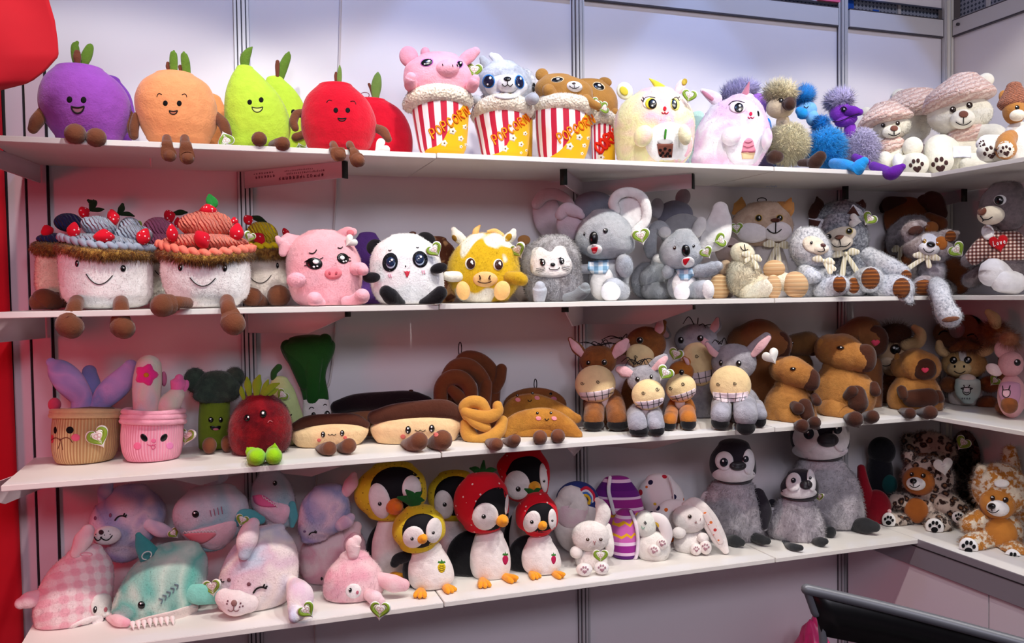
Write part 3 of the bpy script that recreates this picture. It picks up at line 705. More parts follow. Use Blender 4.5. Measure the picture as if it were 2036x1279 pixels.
def ush(x, y, w, h): return [(x-w*math.cos(q), y+h*math.sin(q)) for q in np.linspace(0, math.pi, 9)]+[(x+w*.5, y+h*.12), (x, y+h*.18), (x-w*.5, y+h*.12)]
def heart(x, y, sz, rot=0, n=24):
    a = np.linspace(0, 2*math.pi, n, endpoint=False); r = math.radians(rot); X = 16*np.sin(a)**3/17*sz; Y = -(13*np.cos(a)-5*np.cos(2*a)-2*np.cos(3*a)-np.cos(4*a))/17*sz
    return [(x+u*math.cos(r)-v*math.sin(r), y+u*math.sin(r)+v*math.cos(r)) for u, v in zip(X, Y)]
def starp(x, y, r0, r1, n=6, rot=0):
    return [(x+(r0 if i % 2 else r1)*math.cos(math.pi*i/n+rot), y+(r0 if i % 2 else r1)*math.sin(math.pi*i/n+rot)) for i in range(2*n)]
def facelet(t, e1, e2, r, mouth=None, mw=None, open_=None, emat=None, brows=None, thr=2.2, hl=()):
    """two stitched eyes, a mouth line or open mouth, brows"""
    ry = r*1.15
    t.eye(e1[0], e1[1], r, ry, mat=emat or EMB((14, 10, 12)), hl=hl, h=r*.15); t.eye(e2[0], e2[1], r, ry, mat=emat or EMB((14, 10, 12)), hl=hl, h=r*.15)
    if open_: t.patch('mouth', open_[0], mouth[0], mouth[1]+mw[1]*.45, mw[0], mw[1]*.75, open_[1] if len(open_) > 1 else 0, .8, pts=ush(mouth[0], mouth[1], mw[0], mw[1]*1.05)); t.line('mouth_stitch', THREAD, ush(mouth[0], mouth[1], mw[0], mw[1]*1.05)+[(mouth[0]-mw[0], mouth[1])], thr)
    elif mouth: t.line('mouth', THREAD, smile(mouth[0], mouth[1], mw[0], mw[1]), thr)
    if brows: t.line('eyebrow', THREAD, brows, thr*.8)
def leaf(t, P, mat=LEAF, fl=.35, name='leaf'):
    return t.tube(name, mat, P, flat=fl, wobble=0)
# ------------------------------------------------------------------ top shelf
G1 = 'fruit plush toys on the top shelf'
def fruit(name, label, crop, x, d, col, rows, ratio=.78, cat='plush fruit'):
    t = T(name, label, cat, crop, x, d, 1, G1); t.L('body', plush(col), rows, ratio, wobble=5); return t
# plums
t = fruit('plum_plush', 'purple plum plush tucked behind the front purple plum with its round flank showing', A1, 760, .085, (126, 62, 168), [(458, 760), (500, 640, 850), (580, 590, 915), (680, 580, 945), (780, 590, 958), (880, 620, 940), (960, 650, 900), (1030, 780)], .42)
t.loop(690, 462, 28, 8, r=3); t.tube('foot', BROWN, [(420, 940, 40, -30), (340, 955, 52, 20), (310, 960, 45, 30)], wobble=0)
t.tag(915, 975, 120, -20, dz=60); t.done()
t = fruit('plum_plush', 'big round purple plum plush with green leaves sitting at the curtain end', A1, 600, .245, (148, 74, 172), [(447, 560), (482, 385, 735), (560, 310, 840), (650, 272, 905), (740, 266, 930), (820, 288, 932), (900, 335, 908), (965, 385, 870), (1040, 620)])
leaf(t, [(545, 455, 24), (535, 390, 30), (530, 320, 26), (545, 292, 12)]); leaf(t, [(585, 455, 26, 10), (610, 390, 36, 20), (635, 325, 26, 14), (640, 308, 10)]); leaf(t, [(548, 452, 16, 40), (545, 400, 26, 44), (545, 366, 22, 40)], STEM, .5, 'stem')
facelet(t, (490, 697), (590, 700), 21, (548, 745), (44, 46), (EMB((150, 96, 120)),), thr=5)
t.tube('arm', BROWN, [(300, 790, 40, 0), (260, 850, 46, 50), (232, 905, 34, 60)], wobble=0); t.tube('arm', BROWN, [(915, 800, 28, 30), (935, 880, 42, 60), (945, 950, 34, 70)], wobble=0)
t.tube('foot', BROWN, [(545, 930, 40, 200), (535, 938, 66, 330), (530, 942, 68, 380)], wobble=0); t.tube('foot', BROWN, [(670, 950, 40, 200), (678, 965, 60, 330), (680, 968, 66, 380)], wobble=0); t.done()
# peaches
t = fruit('peach_plush', 'orange peach plush half hidden behind the front peach beside the pears', A1, 1490, .085, (236, 152, 92), [(545, 1440), (590, 1330, 1560), (680, 1300, 1600), (780, 1300, 1610), (900, 1320, 1590), (1030, 1450)], .45)
leaf(t, [(1375, 560, 9), (1380, 520, 8), (1382, 500, 3)], plush((226, 200, 70))); t.done()
t = fruit('peach_plush', 'orange peach plush with two upright leaves and dangling brown feet', A1, 1240, .245, (240, 158, 104), [(512, 1235), (535, 1095, 1370), (600, 1002, 1470), (700, 954, 1520), (800, 958, 1538), (900, 985, 1530), (985, 1030, 1490), (1050, 1250)])
leaf(t, [(1228, 530, 24), (1226, 440, 28), (1226, 385, 22), (1228, 370, 8)]); leaf(t, [(1320, 535, 26), (1310, 450, 30), (1300, 395, 22), (1298, 378, 8)]); leaf(t, [(1200, 520, 12, -20), (1190, 480, 18, -20), (1186, 455, 12, -20)], STEM, .5, 'stem'); leaf(t, [(1280, 520, 12, -20), (1274, 480, 16, -20)], STEM, .5, 'stem')
facelet(t, (1168, 736), (1266, 737), 18, (1224, 788), (28, 24), (EMB((200, 120, 90)),), brows=[smile(1126, 682, 18, -14, -25), smile(1302, 684, 18, -14, 25)], thr=3.5)
t.tube('arm', BROWN, [(1520, 830, 40, 0), (1575, 880, 40, 70), (1600, 950, 36, 90)], wobble=0); t.tube('arm', BROWN, [(965, 830, 30, 20), (950, 900, 32, 30), (950, 960, 26, 30)], wobble=0); t.tag(1592, 992, 130, 160, dz=190)
for a, b, c, e in ((1178, 1188, 1195, 1100), (1305, 1318, 1322, 1118)):
    t.tube('leg', BROWN, [(a, 985, 30, 230), (a+2, 1020, 32, 290), (b, 1070, 32, 305)], wobble=0); t.tube('foot', BROWN, [(b, 1075, 44, 300), (c, e, 50, 330), (c+6, e+8, 40, 350)], wobble=0)
t.done()
# pears
def pear(label, d, rows, lf, eyes, mouth, ratio):
    t = fruit('pear_plush', label, A2, (rows[4][1]+rows[4][2])/2, d, (188, 222, 66), rows, ratio); leaf(t, lf[0], fl=.4); leaf(t, lf[1], STEM, .5, 'stem')
    facelet(t, eyes[0], eyes[1], 20, mouth, (44, 40), (EMB((212, 226, 120)),), thr=3.5); return t
t = pear('green pear plush leaning behind the front pear with a tall tilted leaf', .09, [(322, 525), (350, 450, 590), (430, 420, 680), (530, 430, 750), (640, 440, 790), (760, 440, 800), (880, 450, 780), (980, 480, 740), (1040, 600)], ([(565, 340, 30), (590, 250, 38), (625, 165, 28), (635, 132, 8)], [(540, 325, 14, 20), (540, 250, 18, 20), (542, 210, 16, 20)]), [(560, 600), (672, 622)], (648, 670), .42); t.tag(730, 930, 125, 165, dz=230); t.tube('arm', BROWN, [(800, 740, 30), (760, 800, 32, 40), (690, 830, 34, 60)], wobble=0); t.done()
t = pear('bright green pear plush smiling in front with brown feet pointing forward', .25, [(318, 270), (345, 205, 345), (420, 160, 430), (520, 122, 530), (620, 105, 595), (740, 105, 640), (860, 120, 650), (950, 150, 630), (1050, 380)], ([(275, 330, 34), (278, 260, 40), (310, 200, 26), (335, 172, 6)], [(262, 325, 14, -20), (254, 270, 16, -20), (250, 232, 10, -20)]), [(315, 625), (410, 606)], (378, 665), .62)
t.tube('foot', BROWN, [(395, 950, 44, 180), (394, 935, 56, 320), (394, 930, 60, 370)], wobble=0); t.tube('foot', BROWN, [(510, 980, 40, 180), (560, 972, 52, 320), (590, 968, 56, 370)], wobble=0); t.done()
# apples
def apple(label, d, rows, lf, ratio=.7):
    t = fruit('apple_plush', label, A2, (rows[4][1]+rows[4][2])/2, d, (206, 18, 42), rows, ratio); leaf(t, lf[0], plush((110, 138, 66)), .4); leaf(t, lf[1], STEM, .5, 'stem'); return t
t = apple('red apple plush behind the front apple with a broad green leaf', .095, [(485, 1280), (510, 1150, 1430), (580, 1120, 1540), (680, 1120, 1610), (800, 1130, 1645), (920, 1150, 1648), (1010, 1180, 1630), (1050, 1400)], ([(1345, 500, 26, 20), (1352, 400, 42, 20), (1362, 320, 30, 20), (1366, 282, 6)], [(1330, 490, 12), (1310, 420, 13), (1293, 380, 12)]), .42)
t.loop(1258, 470, 36, 24, flat((120, 20, 50)), 3); t.line('mouth', flat((120, 10, 30)), [(1350, 745), (1375, 752), (1395, 765)], 4); t.done()
t = apple('red apple plush in front with dangling brown feet and worried brows', .25, [(476, 1040), (505, 880, 1160), (600, 785, 1265), (700, 745, 1325), (800, 735, 1352), (900, 745, 1345), (990, 780, 1310), (1070, 1040)], ([(1050, 500, 16, 10), (1052, 430, 20, 10), (1054, 370, 14, 10), (1054, 342, 5)], [(1028, 490, 12, 5), (1022, 430, 14, 5), (1024, 400, 10, 5)]))
facelet(t, (1022, 706), (1120, 706), 20, (1072, 770), (32, 22), (EMB((170, 20, 40)),), brows=[smile(968, 635, 22, -12, -20), smile(1165, 645, 24, -14, 28)], thr=4)
t.tube('arm', BROWN, [(745, 730, 34), (700, 740, 34, 30), (676, 800, 34, 60), (690, 850, 30, 80)], wobble=0); t.tube('arm', BROWN, [(1345, 850, 34), (1410, 880, 40, 60), (1450, 940, 30, 100)], wobble=0); t.tag(1396, 1008, 150, 55, dz=250, back=True)
for a, b, e in ((1000, 1035, 1070), (1135, 1192, 1115)):
    t.tube('leg', BROWN, [(a, 985, 30, 230), (a+10, 1010, 32, 290), (b-15, e-20, 34, 310)], wobble=0); t.tube('foot', BROWN, [(b-18, e-10, 50, 300), (b+5, e, 60, 340), (b+20, e+5, 48, 360)], wobble=0)
t.done()
# popcorn cups
@memo
def popmat():
    x = NT('popcorn_cup'); uv = x.n('ShaderNodeUVMap', uv_map='uv'); sp = x.n('ShaderNodeSeparateXYZ'); x.l(uv.outputs[0], sp.inputs[0])
    st = x.mix(x.math('LESS_THAN', x.math('FRACT', x.math('MULTIPLY', sp.outputs['X'], 14.)), .48), lin((246, 240, 240)), lin((196, 28, 60)))
    s_ = x.math('COSINE', x.math('MULTIPLY', sp.outputs['X'], 2*math.pi)); w = x.math('MULTIPLY', x.math('SINE', x.math('MULTIPLY', sp.outputs['X'], 2*math.pi*3)), .035)
    f = x.math('GREATER_THAN', x.math('ADD', x.math('ADD', sp.outputs['Y'], x.math('MULTIPLY', s_, .36)), w), .60)
    x.col(x.mix(f, st, lin((240, 184, 16)))); x.bump(x.noise(500, 2), .15, .0006); return x.fin(.6, .1, .25)
G2 = 'popcorn cup plush animals on the top shelf'
def popcup(label, x, d, cup, trim, text, kern, ratio=.85):
    t = T('popcorn_cup_plush', label, 'plush toy', A3, x, d, 1, G2); t.L('cup', popmat(), cup, ratio, wobble=3, n=26, seg=48)
    t.tube('fleece_trim', fleece((238, 226, 206)), trim+trim[:1], n=48, seg=18, wobble=4, fur=dict(n=2200, ln=8, jit=.9, w=2.6))
    if text: t.line('lettering', EMB((226, 96, 14)), word('POPCORN', *text), 8); t.line('lettering', EMB((252, 196, 40)), word('POPCORN', *text), 4.2, up=5)
    for a, b, q in kern: t.patch('popcorn_print', EMB((244, 232, 214)), a, b, q, pts=starp(a, b, q*.72, q, 5), rings=2, solid=True); t.patch('popcorn_print', EMB((120, 96, 60)), a+2, b, q*.25, rings=2, seg=8)
    return t
def ringp(x0, x1, yl, yc, yr, r, dep, rot=0):
    m = (x0+x1)/2; w = (x1-x0)/2-r*.7
    return [(m-w, yl, r, 0), (m-w*.72, yl*.35+yc*.65, r*1.1, dep*.7), (m, yc, r*1.15, dep), (m+w*.72, yr*.35+yc*.65, r*1.1, dep*.7), (m+w, yr, r, 0), (m+w*.7, yc, r, -dep*.7), (m, yc-20, r, -dep), (m-w*.7, yc, r, -dep*.7)]
PKC = (240, 168, 186)
t = popcup('pink pig plush popping out of a striped popcorn cup beside the apples', 420, .225, [(560, 415), (575, 160, 668), (700, 175, 668), (850, 200, 660), (1000, 228, 645), (1045, 240, 630), (1100, 440)], ringp(118, 690, 640, 540, 615, 72, 170), (325, 862, 48, -32, 78, -28), [(528, 868, 34), (598, 932, 28), (455, 972, 32), (636, 832, 26), (600, 1002, 16), (642, 985, 16)])
P = plush(PKC); t.L('head', P, [(196, 420), (222, 240, 570), (300, 130, 650), (380, 105, 690), (460, 110, 690), (540, 150, 660), (600, 400)], .72, wobble=4); t.E('ear', P, 150, 225, 82, 92, 45, -20, -15); t.E('ear', P, 290, 190, 40, 48, 30, -80, 10); t.tube('ear', P, [(610, 270, 50, -40), (670, 220, 56, -40), (725, 180, 40, -40)], flat=.6)
t.E('snout', P, 480, 330, 105, 80, 80, 175, -8); t.line('nostril', THREAD, [[(440, 290), (443, 303)], [(527, 297), (530, 312)]], 4)
for x, y, rx, rt in ((305, 275, 52, -12), (588, 290, 26, 30)): t.eye(x, y, rx, 32, rt, BLK, ((.35, -.35, .3), (-.35, .45, .16)), 4, (6, EMB((196, 110, 200))))
t.tube('arm', P, [(170, 470, 60, 120), (165, 430, 52, 200), (170, 405, 44, 220)]); t.tube('arm', P, [(690, 490, 50, 110), (710, 450, 50, 170), (722, 420, 40, 180)]); t.done()
GY = plush((176, 180, 188)); WF = plush((236, 236, 240))
t = popcup('grey husky plush peeking from behind in a popcorn cup, only ear tufts and one eye', 1180, .09, [(560, 1150), (600, 1000, 1230), (800, 1010, 1230), (1000, 1020, 1225), (1100, 1120)], ringp(1000, 1250, 590, 560, 590, 55, 60), None, [])
t.E('head', furmat((170, 172, 178), (226, 226, 230)), 1150, 350, 110, 150, 70, 0, fur=dict(n=700, ln=22)); t.E('ear', GY, 1180, 235, 22, 40, 14, 0, 15); t.E('ear', GY, 1075, 215, 20, 30, 14, 0, -10); t.eye(1240, 360, 16, 40, 0, BLK, (), 3); t.done()
t = popcup('grey husky plush with big blue eyes in a striped popcorn cup', 960, .25, [(600, 955), (620, 700, 1210), (740, 712, 1208), (880, 745, 1205), (1020, 775, 1190), (1060, 790, 1175), (1110, 985)], ringp(705, 1228, 690, 570, 640, 72, 170), (868, 872, 46, -31, 76, -28), [(1060, 885, 34), (1132, 940, 28), (990, 980, 32), (1168, 845, 22), (1132, 1016, 14), (1180, 995, 14)])
t.L('head', furmat((172, 178, 190), (214, 220, 230), 18), [(195, 965), (225, 850, 1080), (300, 770, 1180), (390, 750, 1225), (470, 780, 1220), (540, 840, 1180), (600, 1000)], .72, fur=dict(n=2500, ln=10)); t.tube('ear', GY, [(850, 270, 44, -10), (810, 215, 46, -10), (790, 180, 30, -10)], flat=.6); t.tube('ear', WF, [(960, 230, 40, -40), (910, 175, 42, -40), (870, 150, 26, -40)], flat=.6)
t.patch('face_patch', WF, 1000, 430, 190, 110, 0, 6); t.E('muzzle', WF, 1012, 405, 95, 78, 70, 190); t.patch('nose', BLK, 1010, 357, 34, 20, 0, 8, dome=True); t.line('mouth', THREAD, [[(1012, 380), (1012, 400)], smile(988, 405, 24, 18), smile(1034, 405, 22, 18)], 3.5)
for x, y, rx, rt in ((843, 380, 48, 8), (1118, 385, 34, -14)): t.eye(x, y, rx, 54, rt, flat((26, 30, 60), .2), ((.3, -.55, .24), (-.2, .5, .16)), 4, (8, EMB((40, 130, 220))))
t.tube('arm', GY, [(720, 550, 46, 60), (735, 545, 44, 110)]); t.tube('arm', GY, [(1200, 550, 46, 120), (1235, 535, 54, 200), (1245, 535, 48, 220)]); t.tag(716, 278, 165, 4, dz=230); t.done()
TB = plush((172, 124, 62))
def pbear(t, head, e1, e2, muz, eyes, arm, fd=150):
    t.L('head', TB, head, .6, wobble=4)
    for e in (e1, e2):
        if e: t.E('ear', TB, *e[:4], 26, e[4] if len(e) > 4 else -10, e[5] if len(e) > 5 else 0)
    t.E('muzzle', WF, muz[0], muz[1], muz[2], muz[3], 50, fd, 10); t.line('mouth', THREAD, [[(muz[0], muz[1]-muz[3]*.3), (muz[0]+2, muz[1]+muz[3]*.25)], smile(muz[0], muz[1]-5, muz[2]*.6, muz[3]*.4, 4)], 3); t.patch('nose', flat((60, 40, 30)), muz[0]-4, muz[1]-muz[3]*.6, 18, 10, 0, 4, dome=True)
    for x, y, rx, ry, rt in eyes: t.eye(x, y, rx, ry, rt, BLK, ((.1, -.3, .3),), 3, (5, EMB((226, 206, 170))))
    for a in arm: t.tube('arm', TB, a)
t = popcup('brown bear plush in a popcorn cup, farther back of the two popcorn bears', 1850, .085, [(640, 1850), (680, 1740, 1960), (850, 1745, 1955), (1050, 1750, 1955), (1110, 1850)], ringp(1700, 1985, 640, 600, 660, 55, 60), None, [(1828, 960, 36), (1915, 1010, 28), (1765, 1085, 28)], .7)
t.line('lettering', EMB((226, 40, 14)), word('CORN', 1765, 850, 44, -38, 95, -32), 13); t.line('lettering', EMB((252, 150, 40)), word('CORN', 1765, 850, 44, -38, 95, -32), 5, up=8)
pbear(t, [(272, 1700), (300, 1560, 1850), (370, 1500, 1930), (450, 1480, 1970), (540, 1520, 1975), (620, 1700, 1960), (660, 1830)], (1865, 300, 60, 42, -30, 15), None, (1722, 412, 62, 42), [(1810, 335, 52, 30, 22)], [[(1930, 590, 40, 20), (1950, 560, 34, 60)]], 60); t.tag(1790, 480, 110, 40, dz=150); t.tag(1855, 525, 120, 75, dz=170); t.done()
t = popcup('brown bear plush nearer in front in a popcorn cup with sleepy eyes', 1500, .225, [(600, 1490), (620, 1255, 1730), (740, 1255, 1738), (880, 1262, 1738), (1010, 1275, 1710), (1080, 1290, 1680), (1120, 1480)], ringp(1252, 1772, 610, 560, 640, 66, 160), (1440, 850, 46, -27, 78, -26), [(1640, 872, 32), (1556, 952, 36), (1684, 945, 22), (1720, 880, 18), (1665, 1015, 16)])
pbear(t, [(316, 1440), (335, 1330, 1560), (390, 1265, 1690), (450, 1250, 1750), (530, 1290, 1760), (590, 1500)], (1312, 325, 58, 58, -20, -20), None, (1596, 428, 72, 48), [(1447, 366, 52, 22, -6)], [[(1390, 490, 60, 110), (1370, 460, 56, 140)], [(1700, 540, 46, 100), (1760, 580, 36, 140), (1800, 600, 34, 150)]], 130); t.done()
# unicorns
G3 = 'round unicorn plush toys on the top shelf'
t = T('unicorn_plush', 'mint green plush showing a sliver between the two round unicorns', 'plush toy', A4, 830, .075, 1); t.L('body', plush((190, 226, 206)), [(470, 830), (510, 760, 880), (600, 730, 900), (800, 740, 900), (1000, 760, 880), (1060, 820)], .5); t.done()
t = T('unicorn_plush', 'pastel rainbow round unicorn plush hugging a boba tea patch', 'plush toy', A4, 440, .24, 1, G3)
UNI = tiedye(((240, 200, 214), (246, 224, 196), (238, 236, 178), (240, 214, 190), (244, 190, 208), (226, 232, 190)), 8, 2)
t.L('body', UNI, [(356, 490), (395, 300, 620), (470, 185, 715), (560, 118, 772), (660, 88, 800), (760, 92, 800), (860, 100, 790), (950, 115, 765), (1020, 140, 715), (1060, 420)], .8, wobble=5, fur=dict(n=2500, ln=8, w=1.6))
t.patch('belly_patch', plush((240, 240, 240)), 575, 845, 210, 185, 0, 10); t.E('arm', UNI, 348, 780, 82, 98, 60, 330, 25); t.E('arm', plush((238, 234, 196)), 712, 770, 58, 92, 55, 290, -8)
t.line('straw', EMB((60, 140, 40)), [(546, 728), (538, 800)], 9); t.patch('cup_lid', EMB((206, 206, 206)), 540, 828, 68, 30, 0, 3); t.patch('cup_print', EMB((122, 72, 60)), 540, 910, 70, pts=[(468, 850), (612, 848), (600, 970), (488, 974)], lens=1, rings=3)
for a, b in ((498, 905), (540, 892), (582, 905), (520, 930), (562, 935), (502, 952), (545, 955), (582, 958)): t.patch('pearl_print', EMB((24, 12, 12)), a, b, 14, rings=2, seg=12)
t.eye(405, 490, 64, 54, 0, EMB((248, 246, 240)), (), 2); t.eye(415, 495, 50, 50, 0, EMB((226, 206, 60)), (), 2); t.eye(430, 498, 38, 44, 0, BLK, ((.25, -.35, .25), (-.1, .4, .16)), 3); t.line('eyelash', THREAD, [[(345, 480), (360, 450), (400, 436), (450, 445)], [(350, 478), (332, 462)], [(358, 460), (345, 440)]], 3.5)
t.eye(628, 502, 40, 54, -10, EMB((236, 226, 120)), (), 2); t.eye(622, 500, 24, 44, -8, BLK, ((.2, -.4, .28),), 3); t.line('eyelash', THREAD, [[(600, 460), (640, 440), (665, 470)], [(650, 450), (668, 436)]], 3.5)
t.patch('nose', EMB((196, 24, 40)), 538, 540, 15, 20, 0, 3); t.line('mouth', EMB((206, 40, 50)), [smile(525, 572, 13, 10), smile(552, 572, 16, 12)], 4)
t.tube('horn', plush((230, 222, 60), sheen=.6), [(505, 370, 44, 60), (455, 320, 26, 60), (405, 280, 6, 60)], wobble=0); t.E('ear', plush((240, 236, 214)), 185, 385, 70, 80, 30, 20, -25); t.patch('inner_ear', EMB((222, 204, 70)), 178, 385, 32, 44, -40, 3); t.E('ear', plush((236, 214, 214)), 675, 350, 42, 70, 26, 10, 25); t.patch('inner_ear', EMB((186, 160, 60)), 710, 305, 24, 30, 20, 3); t.tag(752, 425, 150, 12, dz=180); t.done()
t = T('unicorn_plush', 'pink and white round unicorn plush hugging an ice cream patch', 'plush toy', A4, 1120, .20, 1, G3)
UN2 = tiedye(((238, 230, 236), (232, 196, 222), (240, 236, 238), (228, 190, 220), (238, 214, 230)), 7, 5)
t.L('body', UN2, [(392, 1240), (425, 1100, 1320), (500, 950, 1385), (600, 865, 1425), (700, 810, 1460), (790, 795, 1476), (880, 790, 1450), (970, 770, 1400), (1050, 800, 1350), (1090, 1080)], .75, wobble=5, fur=dict(n=2500, ln=8, w=1.6))
t.patch('belly_patch', plush((236, 232, 238)), 1235, 850, 165, 185, 10, 10); t.E('arm', UN2, 1118, 765, 88, 82, 60, 290, -25); t.E('arm', UN2, 1432, 790, 48, 96, 50, 200, 8)
t.patch('cup_print', EMB((236, 206, 160)), 1268, 935, 58, pts=[(1208, 905), (1330, 905), (1314, 966), (1216, 966)], lens=1, rings=3); t.patch('ice_cream_print', EMB((236, 150, 170)), 1270, 850, 58, pts=[(1212, 900), (1222, 850), (1232, 810), (1270, 778), (1310, 800), (1322, 850), (1332, 900), (1270, 905)], rings=3); t.line('print_outline', EMB((150, 70, 90)), [[(1225, 850), (1270, 862), (1318, 845)], [(1236, 812), (1270, 822), (1304, 808)], [(1210, 905), (1330, 905)]], 2.5)
t.eye(1178, 510, 78, 52, 0, EMB((240, 214, 226)), (), 2); t.eye(1187, 514, 40, 42, 0, BLK, ((.2, -.4, .25), (.1, .45, .2)), 3); t.line('eyelash', THREAD, [[(1098, 490), (1130, 462), (1180, 456), (1235, 470)]], 4); t.eye(1358, 566, 9, 26, -10, BLK, (), 2); t.patch('nose', EMB((206, 30, 70)), 1292, 568, 14, 17, 0, 3); t.line('mouth', EMB((206, 60, 90)), [smile(1280, 596, 12, 10), smile(1306, 596, 14, 10)], 4)
t.tube('horn', plush((196, 120, 140), sheen=.6), [(1240, 405, 36, 40), (1258, 350, 22, 40), (1277, 292, 5, 40)], wobble=0); t.tube('ear', UN2, [(985, 440, 56, -20), (925, 400, 44, -10), (868, 368, 22, 0)], flat=.5); t.tube('inner_ear', EMB((196, 130, 150)), [(950, 440, 16, 30), (905, 405, 18, 28), (870, 375, 10, 18)], flat=.5, wobble=0); t.done()
# ostriches
def ostrich(name, label, crop, x, d, hair, hc, head, hd, body, bc, feet, fc, beak, eye=None, extra=None):
    t = T(name, label, 'plush bird', crop, x, d, 1, 'fluffy ostrich plush toys')
    if body: t.E('body', furmat(bc), *body, fur=dict(n=3600, ln=34, jit=1.0, grav=.5, w=2.6))
    if head:
        H = plush(hd)
        for i, q in enumerate(head): (t.E(('head', 'neck')[min(i, 1)], H, *q) if len(q) < 9 else None)
    if hair: t.E('head_tuft', furmat(hc), *hair, fur=dict(n=1700, ln=44, jit=.9, grav=-.1, w=2.4))
    if beak: t.tube('beak', plush(fc), beak)
    for f in feet: t.tube('foot', plush(fc), f, wobble=0)
    if eye: t.eye(*eye[:3], hl=((.2, -.3, .3),)); t.line('eyelash', THREAD, smile(eye[0], eye[1]-eye[2]*.2, eye[2]*1.5, -eye[2]*1.1), 3)
    return t
t = ostrich('ostrich_plush', 'lavender ostrich plush with a fluffy crest rising behind the pink unicorn', A4, 1330, .075, (1190, 330, 150, 70, 60, 0, -10), (176, 168, 214), [(1345, 450, 95, 110, 60, 10), (1380, 620, 60, 120, 50)], (166, 110, 206), (1360, 870, 110, 170, 70), (166, 150, 206), [], (120, 70, 170), None); t.tube('foot', plush((60, 40, 110)), [(1330, 1010, 40, 60), (1390, 1040, 40, 90)]); t.done()
t = ostrich('ostrich_plush', 'blue ostrich plush with its face just showing between unicorn and beige ostrich', A4, 1480, .08, None, (20, 120, 210), [(1462, 690, 52, 66, 40), (1440, 570, 34, 90, 30)], (30, 140, 220), (1480, 900, 80, 140, 50), (30, 130, 220), [], (20, 100, 200), None, (1458, 690, 13)); t.done()
t = ostrich('ostrich_plush', 'beige ostrich plush with a dark brown beak and feet', A5, 260, .20, (195, 365, 105, 60, 60, 0), (255, 228, 182), [(195, 480, 108, 82, 70, 20), (215, 590, 52, 70, 45), (240, 610, 34, 40, 40, 20)], (206, 188, 156), (255, 745, 140, 140, 100), (255, 232, 188), [[(130, 860, 40, 120), (150, 850, 50, 170), (175, 850, 44, 180)], [(350, 895, 26, 130), (420, 892, 34, 190), (455, 890, 52, 230), (495, 850, 44, 240)]], (66, 42, 32), [(230, 450, 34, 60), (262, 450, 50, 100), (268, 455, 42, 130)], (200, 425, 14)); t.done()
t = ostrich('ostrich_plush', 'bright blue ostrich plush with a long blue leg hanging over the shelf edge', A5, 530, .19, (372, 400, 44, 44, 40, -60), (24, 140, 226), [(395, 500, 80, 68, 60, -60), (440, 560, 50, 60, 45, -40)], (120, 180, 226), (535, 780, 140, 140, 95), (40, 160, 246), [[(600, 900, 40, 100), (680, 910, 40, 250), (760, 945, 46, 330), (800, 910, 44, 340), (826, 885, 32, 345)]], (36, 150, 226), [(340, 505, 30, 0), (362, 525, 44, 10)], None)
t.line('closed_eye', THREAD, smile(392, 470, 16, 12), 3); t.E('wing', furmat((20, 136, 226)), 505, 610, 50, 60, 40, -20, 10, fur=dict(n=700, ln=30, w=2.4)); t.done()
t = ostrich('ostrich_plush', 'purple ostrich plush in profile with a pale lavender crest and body', A5, 790, .225, (640, 408, 80, 50, 50, 0, -10), (206, 196, 244), [(655, 505, 92, 82, 65, 20), (690, 560, 90, 46, 60, 30, -10), (722, 640, 50, 80, 45, 10)], (128, 54, 186), (795, 770, 130, 135, 66), (214, 206, 252), [[(760, 840, 30, 120), (800, 860, 34, 160), (850, 875, 26, 180)], [(900, 905, 34, 200), (980, 935, 36, 280), (1030, 965, 46, 330), (1075, 940, 42, 340), (1120, 910, 24, 345)]], (104, 34, 160), [(700, 490, 46, 50), (750, 492, 44, 70), (795, 495, 26, 80)], (672, 476, 18)); t.line('mouth', THREAD, [(590, 570), (650, 560), (720, 530), (790, 505)], 3); t.done()
# bears in knitted hats
CR = plush((236, 232, 214)); KN = knit((255, 236, 222), (206, 160, 146), 22); PAW = EMB((70, 46, 44))
def paw(t, x, y, r, rot=0, mat=None, base=None, hh=True, toe=.2):
    a = math.radians(rot)
    f = lambda u, v: (x+(u*math.cos(a)-v*math.sin(a))*r, y+(u*math.sin(a)+v*math.cos(a))*r)
    if base: t.patch('sole', base, x, y, r*.95, r*.95, 0, 2)
    q = f(.02, .3); t.patch('paw_pad', mat or PAW, q[0], q[1], r*.38, pts=heart(q[0], q[1], r*.4, rot) if hh else None, ry=r*.3, rings=3, rot=rot)
    for u, v in ((-.52, -.12), (-.2, -.45), (.2, -.45), (.52, -.12)): q = f(u, v); t.patch('toe_pad', mat or PAW, q[0], q[1], r*toe*.8, r*toe, rot, rings=2, seg=12)
def hatbear(label, x, d, fur_, hat, head, ears, eyes, muz, nose, rest, sz=1, y=None):
    t = T('teddy_bear', label, 'teddy bear', A5, x, d, 1, 'cream teddy bears in knitted hats'); rest(t)
    t.E('head', fur_, *head, fur=dict(n=1500, ln=8, w=1.6))
    for e in ears: t.E('ear', fur_, *e)
    t.L('knitted_hat', KN if not isinstance(hat, tuple) else hat[1], hat if not isinstance(hat, tuple) else hat[0], .85, wobble=6)
    for e in eyes: t.eye(*e, mat=flat((40, 28, 24), .15), hl=((-.2, -.3, .25),))
    if muz: t.E('muzzle', plush((242, 236, 218)), *muz); t.patch('nose', plush((122, 76, 62)), *nose, 0, 6, dome=True); t.line('mouth', THREAD, [[(nose[0], nose[1]+nose[3]), (nose[0], muz[1]+muz[3]*.45)], smile(nose[0], muz[1]+muz[3]*.25, muz[2]*.6, muz[3]*.35, -4)], 3)
    return t
def R1(t):
    t.E('body', CR, 1190, 780, 150, 170, 60, 0); t.E('scarf', KN, 1280, 675, 110, 44, 60, 20)
